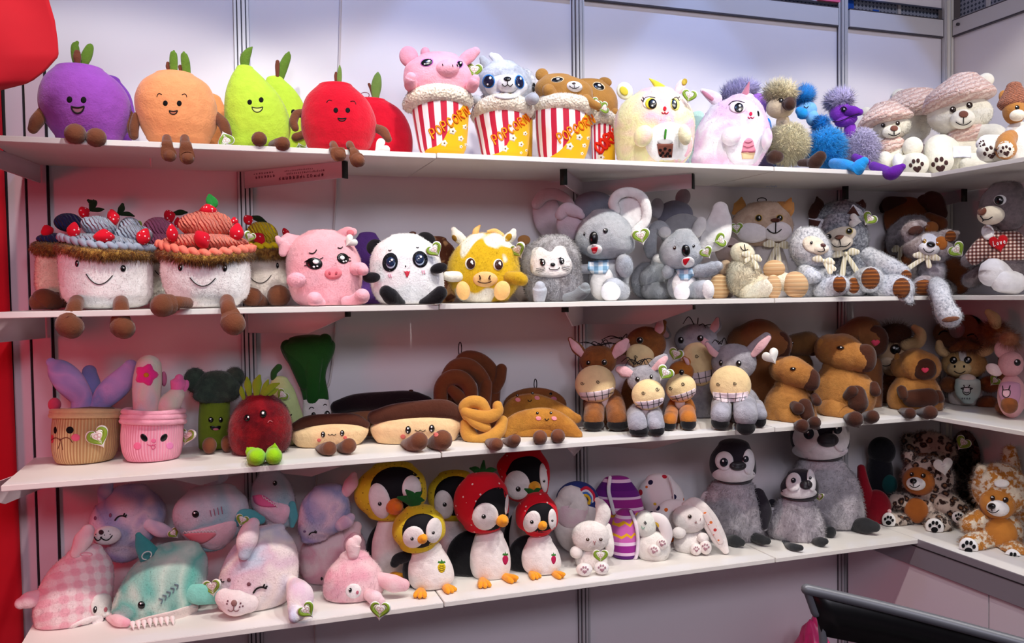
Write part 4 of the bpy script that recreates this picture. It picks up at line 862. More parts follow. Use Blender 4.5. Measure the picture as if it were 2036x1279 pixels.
t = hatbear('cream teddy bear in a knitted hat at the back behind the two front hat bears', 1190, .075, CR, [(208, 1210), (240, 1060, 1370), (310, 975, 1440), (375, 945, 1440), (415, 960, 1400), (430, 1180)], (1180, 490, 160, 140, 65, 0), [(1095, 255, 60, 45, 30, -20)], [], None, None, R1); t.done()
def R2(t):
    t.E('body', CR, 1545, 790, 190, 170, 110, 0, fur=dict(n=1500, ln=8, w=1.6)); t.E('scarf', KN, 1600, 660, 165, 80, 110, 20, -10)
    t.tube('leg', CR, [(1440, 780, 110, 60), (1390, 760, 100, 150), (1400, 860, 95, 230)]); t.tube('leg', CR, [(1640, 880, 90, 60), (1740, 880, 80, 110)]); t.tube('arm', CR, [(1720, 650, 70, 40), (1810, 650, 70, 80), (1860, 680, 60, 90)]); t.patch('paper_slip', flat((236, 236, 244)), 1568, 788, 66, pts=[(1500, 745), (1635, 742), (1638, 828), (1502, 832)], lens=1, rings=3, h=5); paw(t, 1402, 885, 95, -8)
t = hatbear('largest cream teddy bear in a knitted hat and scarf by the corner post', 1560, .25, CR, [(192, 1590), (215, 1480, 1690), (290, 1370, 1780), (350, 1300, 1830), (400, 1275, 1800), (450, 1262, 1640), (490, 1270, 1480), (505, 1330)], (1550, 510, 250, 150, 120, 10), [(1745, 250, 66, 56, 34, -20)], [(1500, 468, 24), (1625, 434, 24)], (1572, 540, 96, 74, 60, 130), (1580, 502, 36, 26), R2); t.done()
def R3(t):
    t.E('body', CR, 1075, 850, 150, 130, 90, 0, fur=dict(n=1200, ln=8, w=1.6)); t.E('scarf', KN, 1030, 740, 110, 70, 80, 30, -10); t.E('arm', CR, 1195, 748, 80, 78, 60, 90)
    t.E('leg', CR, 985, 850, 60, 70, 60, 100); t.tube('leg', CR, [(1150, 880, 80, 60), (1222, 880, 88, 170)]); t.E('arm', plush((244, 244, 246)), 1085, 855, 44, 60, 40, 150); paw(t, 1225, 890, 85, -8)
t = hatbear('smaller cream teddy bear in a knitted hat sitting beside the purple ostrich', 1060, .175, CR, [(405, 1010), (425, 900, 1090), (490, 830, 1180), (530, 800, 1205), (565, 780, 1130), (595, 772, 960), (605, 830)], (1040, 590, 140, 100, 85, 0), [(845, 480, 40, 34, 22, -20)], [(972, 584, 17), (1083, 568, 17)], (1035, 632, 72, 50, 45, 90), (1056, 606, 30, 22), R3); t.done()
t = T('teddy_bear', 'brown teddy bear in a rust knitted hat at the end of the corner shelf', 'teddy bear', A5, 1960, .56, 1)
BB = plush((176, 120, 60)); t.E('body', plush((236, 232, 226)), 1985, 740, 120, 170, 90, 0); t.E('head', BB, 1965, 490, 95, 110, 80, 20); t.E('ear', BB, 1878, 385, 34, 44, 22); t.L('knitted_hat', knit((206, 130, 96), (120, 70, 52), 60), [(275, 1960), (310, 1900, 2020), (380, 1860, 2060), (440, 1830, 2080), (475, 1850, 2070), (490, 1950)], .9, wobble=6)
t.tube('leg', BB, [(1930, 700, 60, 60), (1900, 730, 66, 120), (1900, 790, 74, 180)]); t.patch('sole', plush((236, 230, 214)), 1898, 795, 66, 72, 0, 3); paw(t, 1898, 800, 66, -15); t.tube('leg', plush((240, 238, 226)), [(1860, 790, 80, 20), (1790, 800, 88, 60), (1770, 800, 84, 90)]); paw(t, 1785, 815, 84, -20); t.tube('arm', plush((240, 238, 236)), [(1830, 720, 44, 40), (1750, 725, 48, 70), (1720, 745, 44, 80)]); paw(t, 1722, 745, 42, -60); t.eye(1985, 470, 18); t.E('muzzle', plush((236, 226, 206)), 1985, 530, 60, 44, 40, 90); t.done()
# ------------------------------------------------------------------ second shelf
G4 = 'cake slice plush toys on the second shelf'
@memo
def pleat(c, sc=42):
    x = NT('pleat'); mp = x.n('ShaderNodeMapping'); mp.inputs['Rotation'].default_value = (0, .5, 0); x.l(x.coord(), mp.inputs[0])
    w = x.n('ShaderNodeTexWave', Scale=sc, Distortion=4., bands_direction='X'); w.inputs['Detail Scale'].default_value = 1.5; x.l(mp.outputs[0], w.inputs['Vector'])
    x.col(vary(x, c, .1, 60)); x.bump(w.outputs['Fac'], .9, .007); return x.fin(.85, .15, .12)
BERRY = dotted((214, 20, 44), [(250, 226, 226)], 105, .2); DLEAF = plush((26, 44, 24))
def berry(t, x, y, rx, ry, rot=0, dz=40, lf=None, mat=None):
    t.E('strawberry', mat or BERRY, x, y, rx, ry, rx*.8, dz, rot, tip=.45, wobble=0)
    for q in lf or []: t.tube('berry_leaf', q[-1] if not isinstance(q[-1], tuple) else DLEAF, [p for p in q if isinstance(p, tuple)], flat=.45, wobble=0)
def cake(label, crop, x, d, body, bcol, ring, cream, ccol, berries, face, legs, ratio=.72, fl=22):
    t = T('cake_plush', label, 'plush cake', crop, x, d, 2, G4)
    t.L('body', bcol, body, ratio, p=2.3, wobble=4, fur=dict(n=3000, ln=9, w=1.6))
    t.tube('crust_fringe', furmat((122, 76, 34), (186, 140, 66), 90), ring, n=50, seg=14, wobble=2, fur=dict(n=4600, ln=fl*.95, jit=1.1, w=2.6, grav=.9))
    for q in cream:
        if len(q) > 7: t.tube('cream_ruffle', fabric(ccol), ruffle(*q), n=110, seg=10, wobble=0)
        else: t.E('cream_swirl', pleat(ccol), *q, wobble=4)
    for b in berries: berry(t, *b)
    if face:
        for e in face[0]: t.eye(*e, hl=((.2, -.2, .22),), h=6)
        t.line('mouth', THREAD, smile(*face[1]), 3.2)
    for l in legs:
        t.tube('leg', BROWN, l[0], wobble=0); t.tube('foot', BROWN, l[1], wobble=0)
    return t
def ringq(x0, x1, yl, yc, yr, r, dep):
    m, w = (x0+x1)/2, (x1-x0)/2-r*.4; P = []
    for i in range(13):
        a = math.pi*i/12; c = math.cos(a); y = yc+((yl if c > 0 else yr)-yc)*abs(c)**1.6; P.append((m-w*c, y, r, dep*math.sin(a)))
    for i in range(1, 7):
        a = math.pi*i/7; P.append((m+w*math.cos(a), min(yl, yr)-5, r, -dep*math.sin(a)))
    return P+P[:1]
def ruffle(x0, x1, yl, yc, yr, r, dep, k, amp):
    P = []; m, w = (x0+x1)/2, (x1-x0)/2; n = k*4
    for i in range(n+1):
        a = math.pi*i/n; c = math.cos(a); y = yc+((yl if c > 0 else yr)-yc)*abs(c)**1.6
        P.append((m-w*c, y+amp*math.sin(i*math.pi/2), r, dep*math.sin(a)+amp*.8*math.cos(i*math.pi/2)))
    return P
WB = plush((244, 240, 238)); NAVY = (40, 44, 92)
t = cake('cake plush with navy blue cream at the curtain end, half hidden by the grey-cream cake', B1, 380, .10, [(500, 380), (530, 270, 560), (650, 262, 570), (780, 262, 570), (870, 290, 560), (950, 420)], plush((236, 214, 190)), ringq(265, 600, 495, 505, 500, 34, 110), [(400, 435, 130, 45, 80, 30), (510, 310, 110, 70, 60, 0)], NAVY,
  [(352, 370, 52, 44, -20, 70), (632, 235, 50, 44, 60, 0, [[(680, 215, 14), (690, 170, 26), (660, 145, 10)], [(690, 215, 16), (740, 215, 18), (775, 212, 6)], [(690, 200, 20), (705, 160, 22), (700, 145, 8)]])], None, [([(480, 900, 50, 40), (420, 885, 56, 80)], [(400, 900, 70, 90), (330, 890, 84, 120), (300, 905, 74, 120)])], .6); t.eye(434, 610, 8, 18); t.done()
t = cake('white cake plush with grey-blue pleated cream, strawberries and a wide smile', B1, 790, .245, [(500, 780), (530, 432, 1146), (620, 428, 1150), (750, 438, 1150), (850, 455, 1146), (905, 500, 1115), (975, 800)], WB, ringq(438, 1146, 495, 545, 560, 36, 262), [(790, 455, 350, 62, 230, 10, 4), (1000, 400, 150, 80, 110, 60), (740, 335, 140, 82, 110, 40, 5), (975, 350, 90, 90, 90, 0, 20), (650, 310, 50, 50, 50, 70), (440, 1160, 415, 480, 500, 24, 250, 15, 12)], (166, 178, 196),
  [(548, 360, 54, 62, 10, 150), (778, 408, 84, 56, 0, 210), (1078, 408, 56, 66, 25, 190), (850, 268, 68, 48, 80, 60, [[(890, 240, 14), (910, 200, 24), (918, 168, 12)], [(910, 240, 14), (960, 240, 18), (1005, 256, 6)]])],
  [[(572, 614, 14, 26), (923, 652, 21, 26)], (742, 700, 100, 72, 3)], [([(570, 905, 52, 200), (555, 950, 54, 330), (535, 1010, 54, 350)], [(530, 1030, 70, 345), (505, 1075, 84, 380), (530, 1095, 84, 400)]), ([(905, 905, 52, 200), (907, 950, 56, 330), (910, 1020, 54, 350)], [(912, 1050, 70, 345), (915, 1090, 82, 380), (930, 1105, 78, 400)])]); t.tag(1040, 330, 90, -60, dz=-20); t.done()
t = cake('cake plush with pink cream peeking out behind the grey-cream and coral cakes', B1, 1200, .09, [(560, 1190), (600, 1100, 1280), (700, 1100, 1280), (850, 1110, 1270), (950, 1190)], plush((236, 232, 220)), ringq(1090, 1290, 540, 550, 540, 30, 80), [(1190, 350, 120, 80, 70, 0), (1190, 440, 120, 60, 80, 0)], (206, 120, 160), [(1270, 262, 50, 44, 70, 20, [[(1300, 245, 14), (1350, 235, 22), (1396, 235, 8)]]), (1330, 310, 30, 40, 0, 0)], None, [], .6); t.line('mouth', THREAD, [(1160, 670), (1180, 695), (1200, 705)], 3); t.done()
t = cake('cake plush with yellow cream beside the crying pink pig', B2, 260, .10, [(405, 250), (440, 60, 440), (560, 60, 450), (700, 65, 455), (820, 80, 450), (960, 250)], plush((232, 222, 210)), ringq(40, 470, 385, 405, 400, 46, 160), [(200, 225, 155, 125, 110, 0, 8), (230, 345, 180, 45, 130, 60), (-20, 440, 320, 335, 330, 26, 170, 9, 12)], (226, 204, 30), [(68, 82, 52, 50, 60, 30, [[(110, 60, 18, 30), (170, 75, 30, 34), (240, 108, 8, 30)]]), (172, 262, 72, 56, 40, 150), (430, 212, 56, 34, 70, -10)],
  [[(348, 525, 14, 28)], (183, 625, 105, 68, -5)], [([(200, 890, 70, 120), (150, 860, 80, 160)], [(110, 830, 90, 200), (95, 830, 92, 220)]), ([(330, 870, 70, 120), (345, 850, 90, 160)], [(358, 822, 106, 190), (360, 818, 108, 220)])], .6); t.done()
t = cake('white cake plush with coral pleated cream and a green-leaved strawberry on top', B1, 1530, .245, [(550, 1530), (580, 1205, 1858), (680, 1200, 1868), (780, 1220, 1868), (860, 1265, 1850), (905, 1330, 1800), (975, 1550)], WB, ringq(1205, 1866, 540, 588, 545, 36, 246), [(1535, 470, 330, 75, 225, 10), (1540, 345, 205, 105, 150, 20, 5), (1420, 325, 90, 58, 70, 80, -20), (1650, 330, 100, 80, 80, 70, 30), (1560, 280, 130, 55, 90, 30, 5), (1185, 1890, 480, 545, 500, 26, 245, 14, 15)], (240, 132, 110),
  [(1290, 392, 46, 66, -5, 190), (1515, 440, 74, 62, 60, 240), (1768, 385, 56, 66, 10, 150), (1558, 225, 68, 50, 0, 60, [[(1580, 210, 18, 60), (1600, 170, 30, 60), (1570, 120, 14, 60), plush((40, 140, 60))], [(1590, 210, 16, 70), (1560, 160, 20, 70), (1565, 115, 10, 70), plush((40, 140, 60))]]), (1750, 305, 30, 30, 0, 90)],
  [[(1349, 650, 17, 26), (1680, 654, 18, 26)], (1516, 728, 94, 60, 1)], [([(1400, 915, 44, 240), (1340, 915, 50, 320), (1290, 920, 56, 340)], [(1260, 925, 76, 345), (1225, 930, 80, 370), (1215, 935, 78, 390)]), ([(1695, 900, 52, 220), (1705, 950, 54, 330), (1715, 1000, 54, 345)], [(1725, 1015, 70, 345), (1735, 1050, 84, 370), (1748, 1070, 80, 395)])]); t.tag(1862, 420, 100, 25, dz=120, tilt=-120); t.done()
# pink pig, purple one behind, panda, giraffe
t = T('plum_plush', 'purple plush squeezed behind the pink pig and the panda', 'plush toy', B2, 1230, .085, 2); t.L('body', plush((112, 74, 160)), [(198, 1215), (225, 1130, 1300), (300, 1090, 1340), (450, 1080, 1360), (650, 1090, 1380), (850, 1120, 1370), (960, 1240)], .5); t.done()
PK = plush((244, 178, 188))
t = T('pig_plush', 'round pink pig plush with teary eyes between the yellow cake and the panda', 'plush toy', B2, 800, .235, 2, 'round animal plush toys on the second shelf')
t.L('body', PK, [(178, 780), (200, 630, 930), (260, 525, 1035), (340, 462, 1090), (450, 432, 1140), (550, 432, 1162), (660, 440, 1166), (760, 462, 1152), (850, 500, 1130), (910, 570, 1070), (970, 800)], .68, wobble=5, fur=dict(n=3500, ln=9, w=1.6))
t.tube('ear', PK, [(540, 300, 70, 0), (440, 310, 100, 20), (370, 290, 40, 60), (350, 262, 26, 70)], flat=.5); t.tube('ear', PK, [(420, 330, 60, 50), (400, 400, 40, 50)], flat=.5); t.tube('ear', PK, [(960, 225, 50, 0), (1030, 205, 56, 10), (1075, 200, 40, 20)], flat=.5); t.patch('inner_ear', EMB((226, 130, 140)), 1050, 208, 36, 30, 0, 3)
t.E('arm', PK, 530, 665, 95, 74, 60, 290, 0, fur=dict(n=500, ln=9, w=1.6)); t.tube('arm', PK, [(1090, 560, 60, 150), (1150, 555, 62, 190), (1175, 570, 52, 220)])
t.tube('foot', PK, [(770, 880, 40, 300), (720, 860, 66, 350), (705, 850, 72, 385)]); t.tube('foot', PK, [(1010, 870, 50, 240), (1090, 860, 56, 300), (1155, 825, 72, 340), (1165, 818, 70, 370)])
t.eye(702, 505, 80, 58, 8, BLK, ((.18, -.3, .38), (-.05, .55, .16), (.36, .45, .13)), 6); t.eye(979, 456, 60, 50, 22, BLK, ((-.1, -.15, .4), (.1, .6, .16), (.5, .5, .15)), 6); t.line('eyelash', THREAD, [[(640, 470), (610, 490)], [(636, 520), (608, 525)], [(760, 460), (785, 448)], [(1030, 440), (1050, 450)], [(1035, 480), (1056, 478)]], 4); t.line('eyebrow', THREAD, [smile(688, 388, 38, 18, -22), smile(953, 348, 22, 10, -8)], 5)
t.patch('snout', plush((238, 130, 140)), 886, 600, 86, 58, -4, 22, dome=True); t.patch('nostril', EMB((196, 84, 98)), 850, 596, 11, 15, -15, 2, rings=2); t.patch('nostril', EMB((196, 84, 98)), 915, 596, 11, 15, 15, 2, rings=2); t.tag(1055, 290, 140, 45, dz=150, back=True); t.done()
t = T('giraffe_plush', 'brown patched giraffe plush hiding behind the panda', 'plush toy', B2, 1880, .085, 2); GIR = patchy((206, 160, 110), (112, 66, 46), 30, .47, .03, 4); t.L('body', GIR, [(240, 1870), (280, 1700, 1980), (380, 1640, 2060), (600, 1660, 2080), (800, 1680, 2070), (960, 1880)], .42); t.E('horn', DBROWN, 1900, 272, 34, 24, 24, 20); t.E('horn', plush((120, 76, 60)), 1650, 215, 36, 20, 20, 0); t.done()
t = T('panda_plush', 'round panda plush with black paws and blue shining eyes', 'plush toy', B2, 1600, .24, 2, 'round animal plush toys on the second shelf'); BK = plush((22, 20, 24)); WP = plush((246, 246, 248))
for e in ((1290, 352, 84, 78, 40, -60, -20), (1780, 278, 92, 72, 40, -60, 20)): t.E('ear', BK, *e)
t.L('body', WP, [(222, 1580), (245, 1440, 1715), (320, 1315, 1830), (420, 1256, 1892), (520, 1238, 1928), (640, 1240, 1948), (760, 1258, 1950), (850, 1312, 1932), (905, 1390, 1845), (965, 1600)], .66, wobble=4, fur=dict(n=3500, ln=9, w=1.6))
t.E('arm', BK, 1256, 642, 86, 52, 50, 210, -4); t.E('arm', BK, 1900, 552, 84, 50, 50, 200, -14); t.tube('foot', BK, [(1540, 885, 40, 290), (1450, 830, 74, 340), (1395, 780, 62, 380)]); t.tube('foot', BK, [(1750, 885, 40, 280), (1850, 850, 72, 310), (1915, 790, 66, 350)])
t.patch('eye_patch', EMB((20, 22, 28)), 1434, 495, 74, 92, 12, 3); t.patch('eye_patch', EMB((20, 22, 28)), 1722, 466, 72, 80, -20, 3)
for x, y in ((1440, 505), (1718, 475)): t.eye(x, y, 44, 52, 0, EMB((196, 216, 240)), (), 2); t.eye(x-2, y-14, 44, 46, 0, flat((30, 44, 74), .2), ((.3, -.4, .26), (-.15, -.05, .14)), 3)
t.patch('mouth', EMB((206, 50, 70)), 1597, 602, 30, pts=[(1565, 578), (1582, 584), (1597, 578), (1612, 584), (1625, 576), (1615, 610), (1597, 642), (1580, 610)], rings=3); t.patch('nose', THREAD, 1582, 533, 6, 9, 0, 2, rings=2); t.line('eyebrow', THREAD, [smile(1432, 378, 12, 6), smile(1698, 350, 10, 6)], 4)
for x, y in ((1435, 624), (1755, 590)): t.line('blush', EMB((240, 170, 190)), [[(x-14, y-14), (x-6, y+14)], [(x+4, y-14), (x+12, y+14)]], 5)
t.tag(1858, 375, 180, -35, dz=210); t.done()
# cow, grey seal-faced ball, tan ear
t = T('bear_plush', 'tan and grey plush ears showing between the yellow cow and the whiskered grey ball', 'plush toy', B3, 800, .08, 2); t.E('body', plush((150, 136, 130)), 800, 800, 130, 270, 60, 0); t.E('ear', plush((206, 150, 90)), 805, 520, 56, 44, 26, 20); t.done()
t = T('cow_plush', 'yellow and white cow plush with a smiling tan muzzle', 'plush toy', B3, 455, .24, 2, 'round animal plush toys on the second shelf'); CW = patchy((218, 178, 34), (246, 240, 224), 11, .56, .025, 7)
t.L('body', CW, [(455, 480), (480, 320, 610), (560, 230, 700), (660, 160, 745), (760, 130, 768), (860, 135, 768), (950, 165, 740), (1030, 225, 680), (1085, 450)], .72, wobble=5, fur=dict(n=3800, ln=12, w=1.8)); YW = plush((196, 156, 30)); WC = plush((244, 238, 224)); TN = plush((238, 190, 118))
t.tube('ear', WC, [(270, 530, 44, 0), (215, 480, 50, 30), (185, 425, 26, 50)], flat=.6); t.patch('inner_ear', EMB((150, 110, 40)), 190, 500, 20, 30, -30, 3); t.tube('ear', WC, [(650, 520, 44, 0), (695, 480, 46, 30), (715, 440, 26, 40)], flat=.6); t.patch('inner_ear', EMB((180, 140, 30)), 670, 495, 26, 40, 30, 3); t.tube('horn', TN, [(375, 470, 30, 0), (385, 430, 28, 0), (415, 390, 10, 0)]); t.tube('horn', TN, [(610, 475, 24, 0), (550, 440, 26, 0), (490, 440, 12, 0)])
t.patch('muzzle', plush((236, 190, 126)), 464, 865, 110, 70, 0, 16, dome=True); t.line('mouth', EMB((60, 30, 20)), smile(458, 885, 58, 14), 4); t.line('nostril', EMB((60, 30, 20)), [[(412, 830), (422, 858), (412, 862)], [(508, 832), (496, 858), (508, 862)]], 5)
for x, y, r in ((336, 726, 1), (585, 735, .95)): t.eye(x-6*r, y, 46*r, 54*r, 0, EMB((248, 240, 230)), (), 2); t.eye(x, y, 38*r, 48*r, 0, flat((62, 34, 28), .2), ((.2, -.3, .3), (.4, .0, .16)), 4)
t.E('foot', TN, 268, 965, 62, 84, 50, 250, -8, wobble=0); t.E('foot', TN, 612, 965, 72, 88, 50, 250, 18, wobble=0); t.tube('arm', WC, [(240, 840, 46, 150), (165, 840, 48, 170), (125, 835, 40, 180)]); t.tube('arm', YW, [(680, 850, 56, 170), (760, 860, 62, 210), (790, 870, 52, 220)], fur=dict(n=500, ln=14)); t.tag(750, 605, 170, -25, dz=120, tilt=160); t.done()
t = T('hedgehog_plush', 'fluffy grey ball plush with a flat white whiskered face', 'plush toy', B3, 1050, .22, 2); GF = furmat((150, 146, 148), (178, 176, 180), 30)
t.L('body', GF, [(490, 1070), (515, 950, 1190), (580, 850, 1250), (680, 800, 1285), (780, 785, 1292), (880, 800, 1305), (980, 830, 1300), (1050, 880, 1250), (1085, 1050)], .68, wobble=6, fur=dict(n=6500, ln=20, jit=.9, w=2))
t.patch('face_patch', plush((236, 230, 226)), 1040, 715, 190, pts=[(870, 660), (885, 605), (950, 585), (1035, 628), (1090, 578), (1160, 585), (1190, 650), (1228, 740), (1190, 825), (1040, 852), (890, 825), (862, 740)], h=14, rings=5)
for x, y, r in ((970, 720, 24), (1137, 708, 22)): t.eye(x, y, r, r*1.25, 0, BLK, ((.1, -.4, .26), (.3, .3, .2))); t.line('eyelash', THREAD, [(x-26, y-24), (x-8, y-30)], 4)
t.patch('nose', BLK, 1058, 738, 22, 15, 0, 5, dome=True); t.line('mouth', THREAD, [(1026, 768), (1034, 778), (1080, 780), (1110, 775), (1116, 762)], 3); t.line('whisker', THREAD, [[(990, 765), (915, 775)], [(990, 775), (905, 795)], [(992, 785), (930, 808)], [(1135, 752), (1205, 755)], [(1138, 762), (1205, 778)], [(1136, 772), (1195, 795)]], 2)
t.tube('foot', GY, [(940, 1040, 50, 230), (945, 960, 62, 250), (945, 930, 46, 260)]); t.tube('foot', plush((130, 136, 138)), [(1180, 1030, 40, 200), (1270, 1010, 52, 240), (1330, 960, 56, 260), (1340, 935, 40, 270)]); t.done()
# koalas
KG = furmat((160, 166, 174), (186, 190, 196), 16); KD = plush((140, 142, 150)); WW = plush((240, 238, 238)); GING = checks((240, 244, 248), (168, 200, 226), (110, 150, 180), 40); G5 = 'grey koala plush toys on the second shelf'
PE = plush((206, 190, 200))
t = T('koala_plush', 'grey koala plush at the very back with a pinkish rounded ear under the bracket', 'koala', B3, 1240, .075, 2, G5); t.E('body', KD, 1380, 800, 200, 270, 70, 0); t.E('head', plush((128, 130, 144)), 1420, 230, 190, 140, 80, 0); t.E('ear', PE, 1010, 300, 128, 205, 40, -10, -8); t.tube('ear', PE, [(920, 200, 50, 30), (980, 130, 56, 40), (1080, 115, 50, 40), (1180, 160, 40, 40), (1230, 200, 20, 40)], flat=.6); t.done()
t = T('koala_plush', 'grey koala plush with dark back and small round ear behind the white-eared koalas', 'koala', B4, 560, .075, 2, G5); t.E('body', KD, 560, 800, 170, 260, 70, 0); t.E('head', plush((118, 118, 132)), 540, 300, 160, 130, 70, 0); t.E('ear', plush((150, 136, 142)), 610, 145, 66, 78, 26, 0, 20); t.E('ear', plush((168, 166, 174)), 385, 240, 62, 90, 34, 30); t.done()
t = T('koala_plush', 'larger grey koala plush with long white ear and raised leg, behind the small koala', 'koala', B4, 420, .125, 2, G5); t.E('body', KG, 300, 880, 150, 165, 66, 0, fur=dict(n=2500, ln=16)); t.tube('leg', KG, [(330, 860, 110, 40), (390, 760, 80, 70), (395, 700, 64, 90)], fur=dict(n=1200, ln=14)); t.E('foot', WW, 400, 690, 60, 50, 40, 120, 20); t.tube('leg', KG, [(330, 960, 90, 60), (420, 980, 95, 130), (450, 985, 90, 150)], fur=dict(n=1200, ln=14))
t.E('head', plush((156, 156, 160)), 610, 460, 200, 175, 60, 0); t.tube('ear', WW, [(800, 540, 100, 0), (890, 480, 130, 20), (930, 360, 110, 20), (940, 250, 70, 10)], flat=.35); t.tube('ear', WW, [(730, 450, 50, 60), (760, 390, 56, 70), (770, 360, 46, 70)], flat=.6); t.tube('ear', KG, [(470, 470, 55, 40), (400, 410, 66, 40), (345, 450, 50, 30), (320, 560, 60, 10), (330, 640, 50, 0)], flat=.6); t.E('ear_tip', WW, 450, 450, 56, 50, 36, 70); t.tag(940, 520, 150, 75, dz=80); t.done()
def koala(t, head, eyes, nose, mouth, hdz=40): pass
t = T('koala_plush', 'biggest koala plush with a huge white ear, red tongue and blue checked bib', 'koala', B3, 1540, .245, 2, G5)
t.L('body', KG, [(640, 1550), (680, 1450, 1680), (780, 1380, 1740), (880, 1375, 1730), (980, 1390, 1720), (1050, 1430, 1690), (1085, 1560)], .7, fur=dict(n=2200, ln=12)); t.patch('belly_patch', WW, 1490, 900, 105, 150, 8, 8); t.E('arm', KG, 1690, 745, 78, 105, 60, 150, -10, fur=dict(n=700, ln=12)); t.tube('leg', KG, [(1640, 970, 100, 60), (1590, 950, 100, 170)], fur=dict(n=900, ln=12)); t.E('foot', WW, 1568, 975, 90, 90, 60, 235); t.tube('arm', KD, [(1400, 770, 46, 60), (1310, 775, 40, 110), (1285, 775, 34, 120)])
t.E('ear', PE, 1205, 370, 122, 150, 46, -30, 10); t.tube('ear', PE, [(1120, 290, 50, 10), (1180, 240, 60, 20), (1270, 270, 50, 20), (1310, 300, 30, 20)], flat=.6)
t.E('ear', plush((150, 150, 156)), 1740, 255, 175, 195, 40, -40, 12); t.E('inner_ear', WW, 1748, 270, 158, 178, 40, -10, 12); t.tube('ear_rim', WW, [(1610, 250, 44, 40), (1590, 180, 44, 50), (1640, 110, 44, 50), (1740, 88, 42, 40), (1840, 130, 44, 30), (1885, 230, 44, 30), (1880, 340, 42, 30), (1800, 440, 50, 40)], flat=.8, fur=dict(n=1300, ln=10))
t.L('head', KG, [(238, 1500), (268, 1395, 1615), (350, 1310, 1715), (440, 1266, 1762), (530, 1256, 1782), (610, 1290, 1772), (665, 1380, 1690), (692, 1520)], .7, dz=40, wobble=4, fur=dict(n=3000, ln=10))
t.E('nose', BLK, 1416, 502, 40, 64, 30, 215, 3, wobble=0); t.patch('muzzle', WW, 1425, 600, 68, 48, 0, 8); t.patch('mouth', EMB((206, 20, 40)), 1422, 604, 28, pts=[(1394, 588), (1448, 578), (1446, 612), (1432, 634), (1408, 632)], rings=3, h=3); t.patch('tongue', EMB((244, 120, 130)), 1420, 622, 16, 9, 0, 2, rings=2); t.eye(1522, 432, 22, 22, h=12); t.eye(1333, 460, 9, 18, h=6)
t.patch('bib', GING, 1458, 750, 95, pts=[(1370, 705), (1550, 690), (1552, 770), (1520, 815), (1400, 815), (1362, 770)], h=14, lens=1, rings=4); t.tag(1838, 478, 180, -14, dz=150); t.done()
t = T('koala_plush', 'small grey koala plush with open arms and a checked bib beside the striped-foot lamb', 'koala', B4, 620, .25, 2, G5)
t.L('body', KG, [(740, 610), (770, 540, 690), (840, 490, 740), (920, 470, 760), (1000, 490, 740), (1045, 540, 700), (1075, 620)], .7, fur=dict(n=1500, ln=10)); t.patch('belly_patch', WW, 620, 910, 105, 120, 0, 8); t.E('arm', KG, 478, 795, 54, 66, 44, 90, 20, fur=dict(n=400, ln=10)); t.tube('arm', KG, [(710, 790, 60, 60), (800, 790, 60, 90), (880, 765, 58, 110), (915, 750, 44, 120)], fur=dict(n=900, ln=10)); t.tube('leg', KG, [(720, 960, 80, 60), (790, 955, 84, 120)], fur=dict(n=700, ln=10)); t.E('foot', WW, 600, 980, 72, 76, 50, 200); t.E('foot', WW, 832, 958, 54, 86, 50, 190, -4)
t.L('head', KG, [(420, 615), (445, 540, 690), (520, 450, 745), (600, 405, 775), (680, 405, 785), (740, 445, 750), (778, 600)], .75, dz=50, fur=dict(n=2200, ln=10)); t.E('nose', BLK, 636, 612, 38, 52, 28, 190, -8, wobble=0); t.patch('muzzle', WW, 655, 715, 58, 48, 0, 6); t.patch('mouth', EMB((206, 20, 40)), 640, 708, 28, pts=[(610, 690), (668, 682), (650, 720), (630, 742), (612, 720)], rings=3, h=3); t.eye(537, 588, 15, 15, mat=flat((50, 26, 20), .15), h=9); t.eye(705, 573, 12, 13, h=8)
t.patch('bib', GING, 622, 820, 90, pts=[(540, 775), (690, 770), (710, 830), (660, 875), (590, 870)], h=12, lens=1, rings=4); t.tag(815, 628, 135, -30, dz=150, tilt=40); t.done()
# fox-faced cat, beige bear, cream lamb
G6 = 'long-furred animal plush toys at the end of the second shelf'; CORD = stripes(((244, 214, 166), (196, 156, 112)), 'Z', 85, .006, cord=.9, hard=False); CORB = stripes(((176, 104, 48), (96, 52, 26)), 'Z', 85, .004, cord=.9, hard=False)
RIB = stripes(((246, 240, 222), (224, 214, 180)), 'X', 110, 0, hard=True)
def bow(t, x, y, w, h, dz, ang=0, tails=((-.5, 1.3), (.5, 1.4))):
    a = math.radians(ang); f = lambda u, v: (x+(u*math.cos(a)-v*math.sin(a)), y+(u*math.sin(a)+v*math.cos(a)))
    for sg in (-1, 1): p, q, r = f(sg*w*.15, 0), f(sg*w*.55, -h*.12), f(sg*w*.95, 0); t.tube('ribbon_bow', RIB, [(*p, h*.22, dz), (*q, h*.5, dz+4), (*r, h*.32, dz)], flat=.4, wobble=0)
    t.E('ribbon_knot', RIB, x, y, w*.16, h*.3, h*.3, dz+8, wobble=0)
    for u, v in tails: p, q = f(u*w*.5, v*h*.6), f(u*w, v*h*1.3); t.tube('ribbon_tail', RIB, [(x, y, h*.22, dz+2), (*p, h*.3, dz+4), (*q, h*.34, dz+6)], flat=.25, wobble=0)
t = T('cat_plush', 'tall beige and white cat plush with pointed tan ears and a yellow bow', 'plush toy', B4, 1350, .10, 2, G6); BG = furmat((206, 180, 158), (190, 160, 138), 26); WK = plush((240, 234, 236))
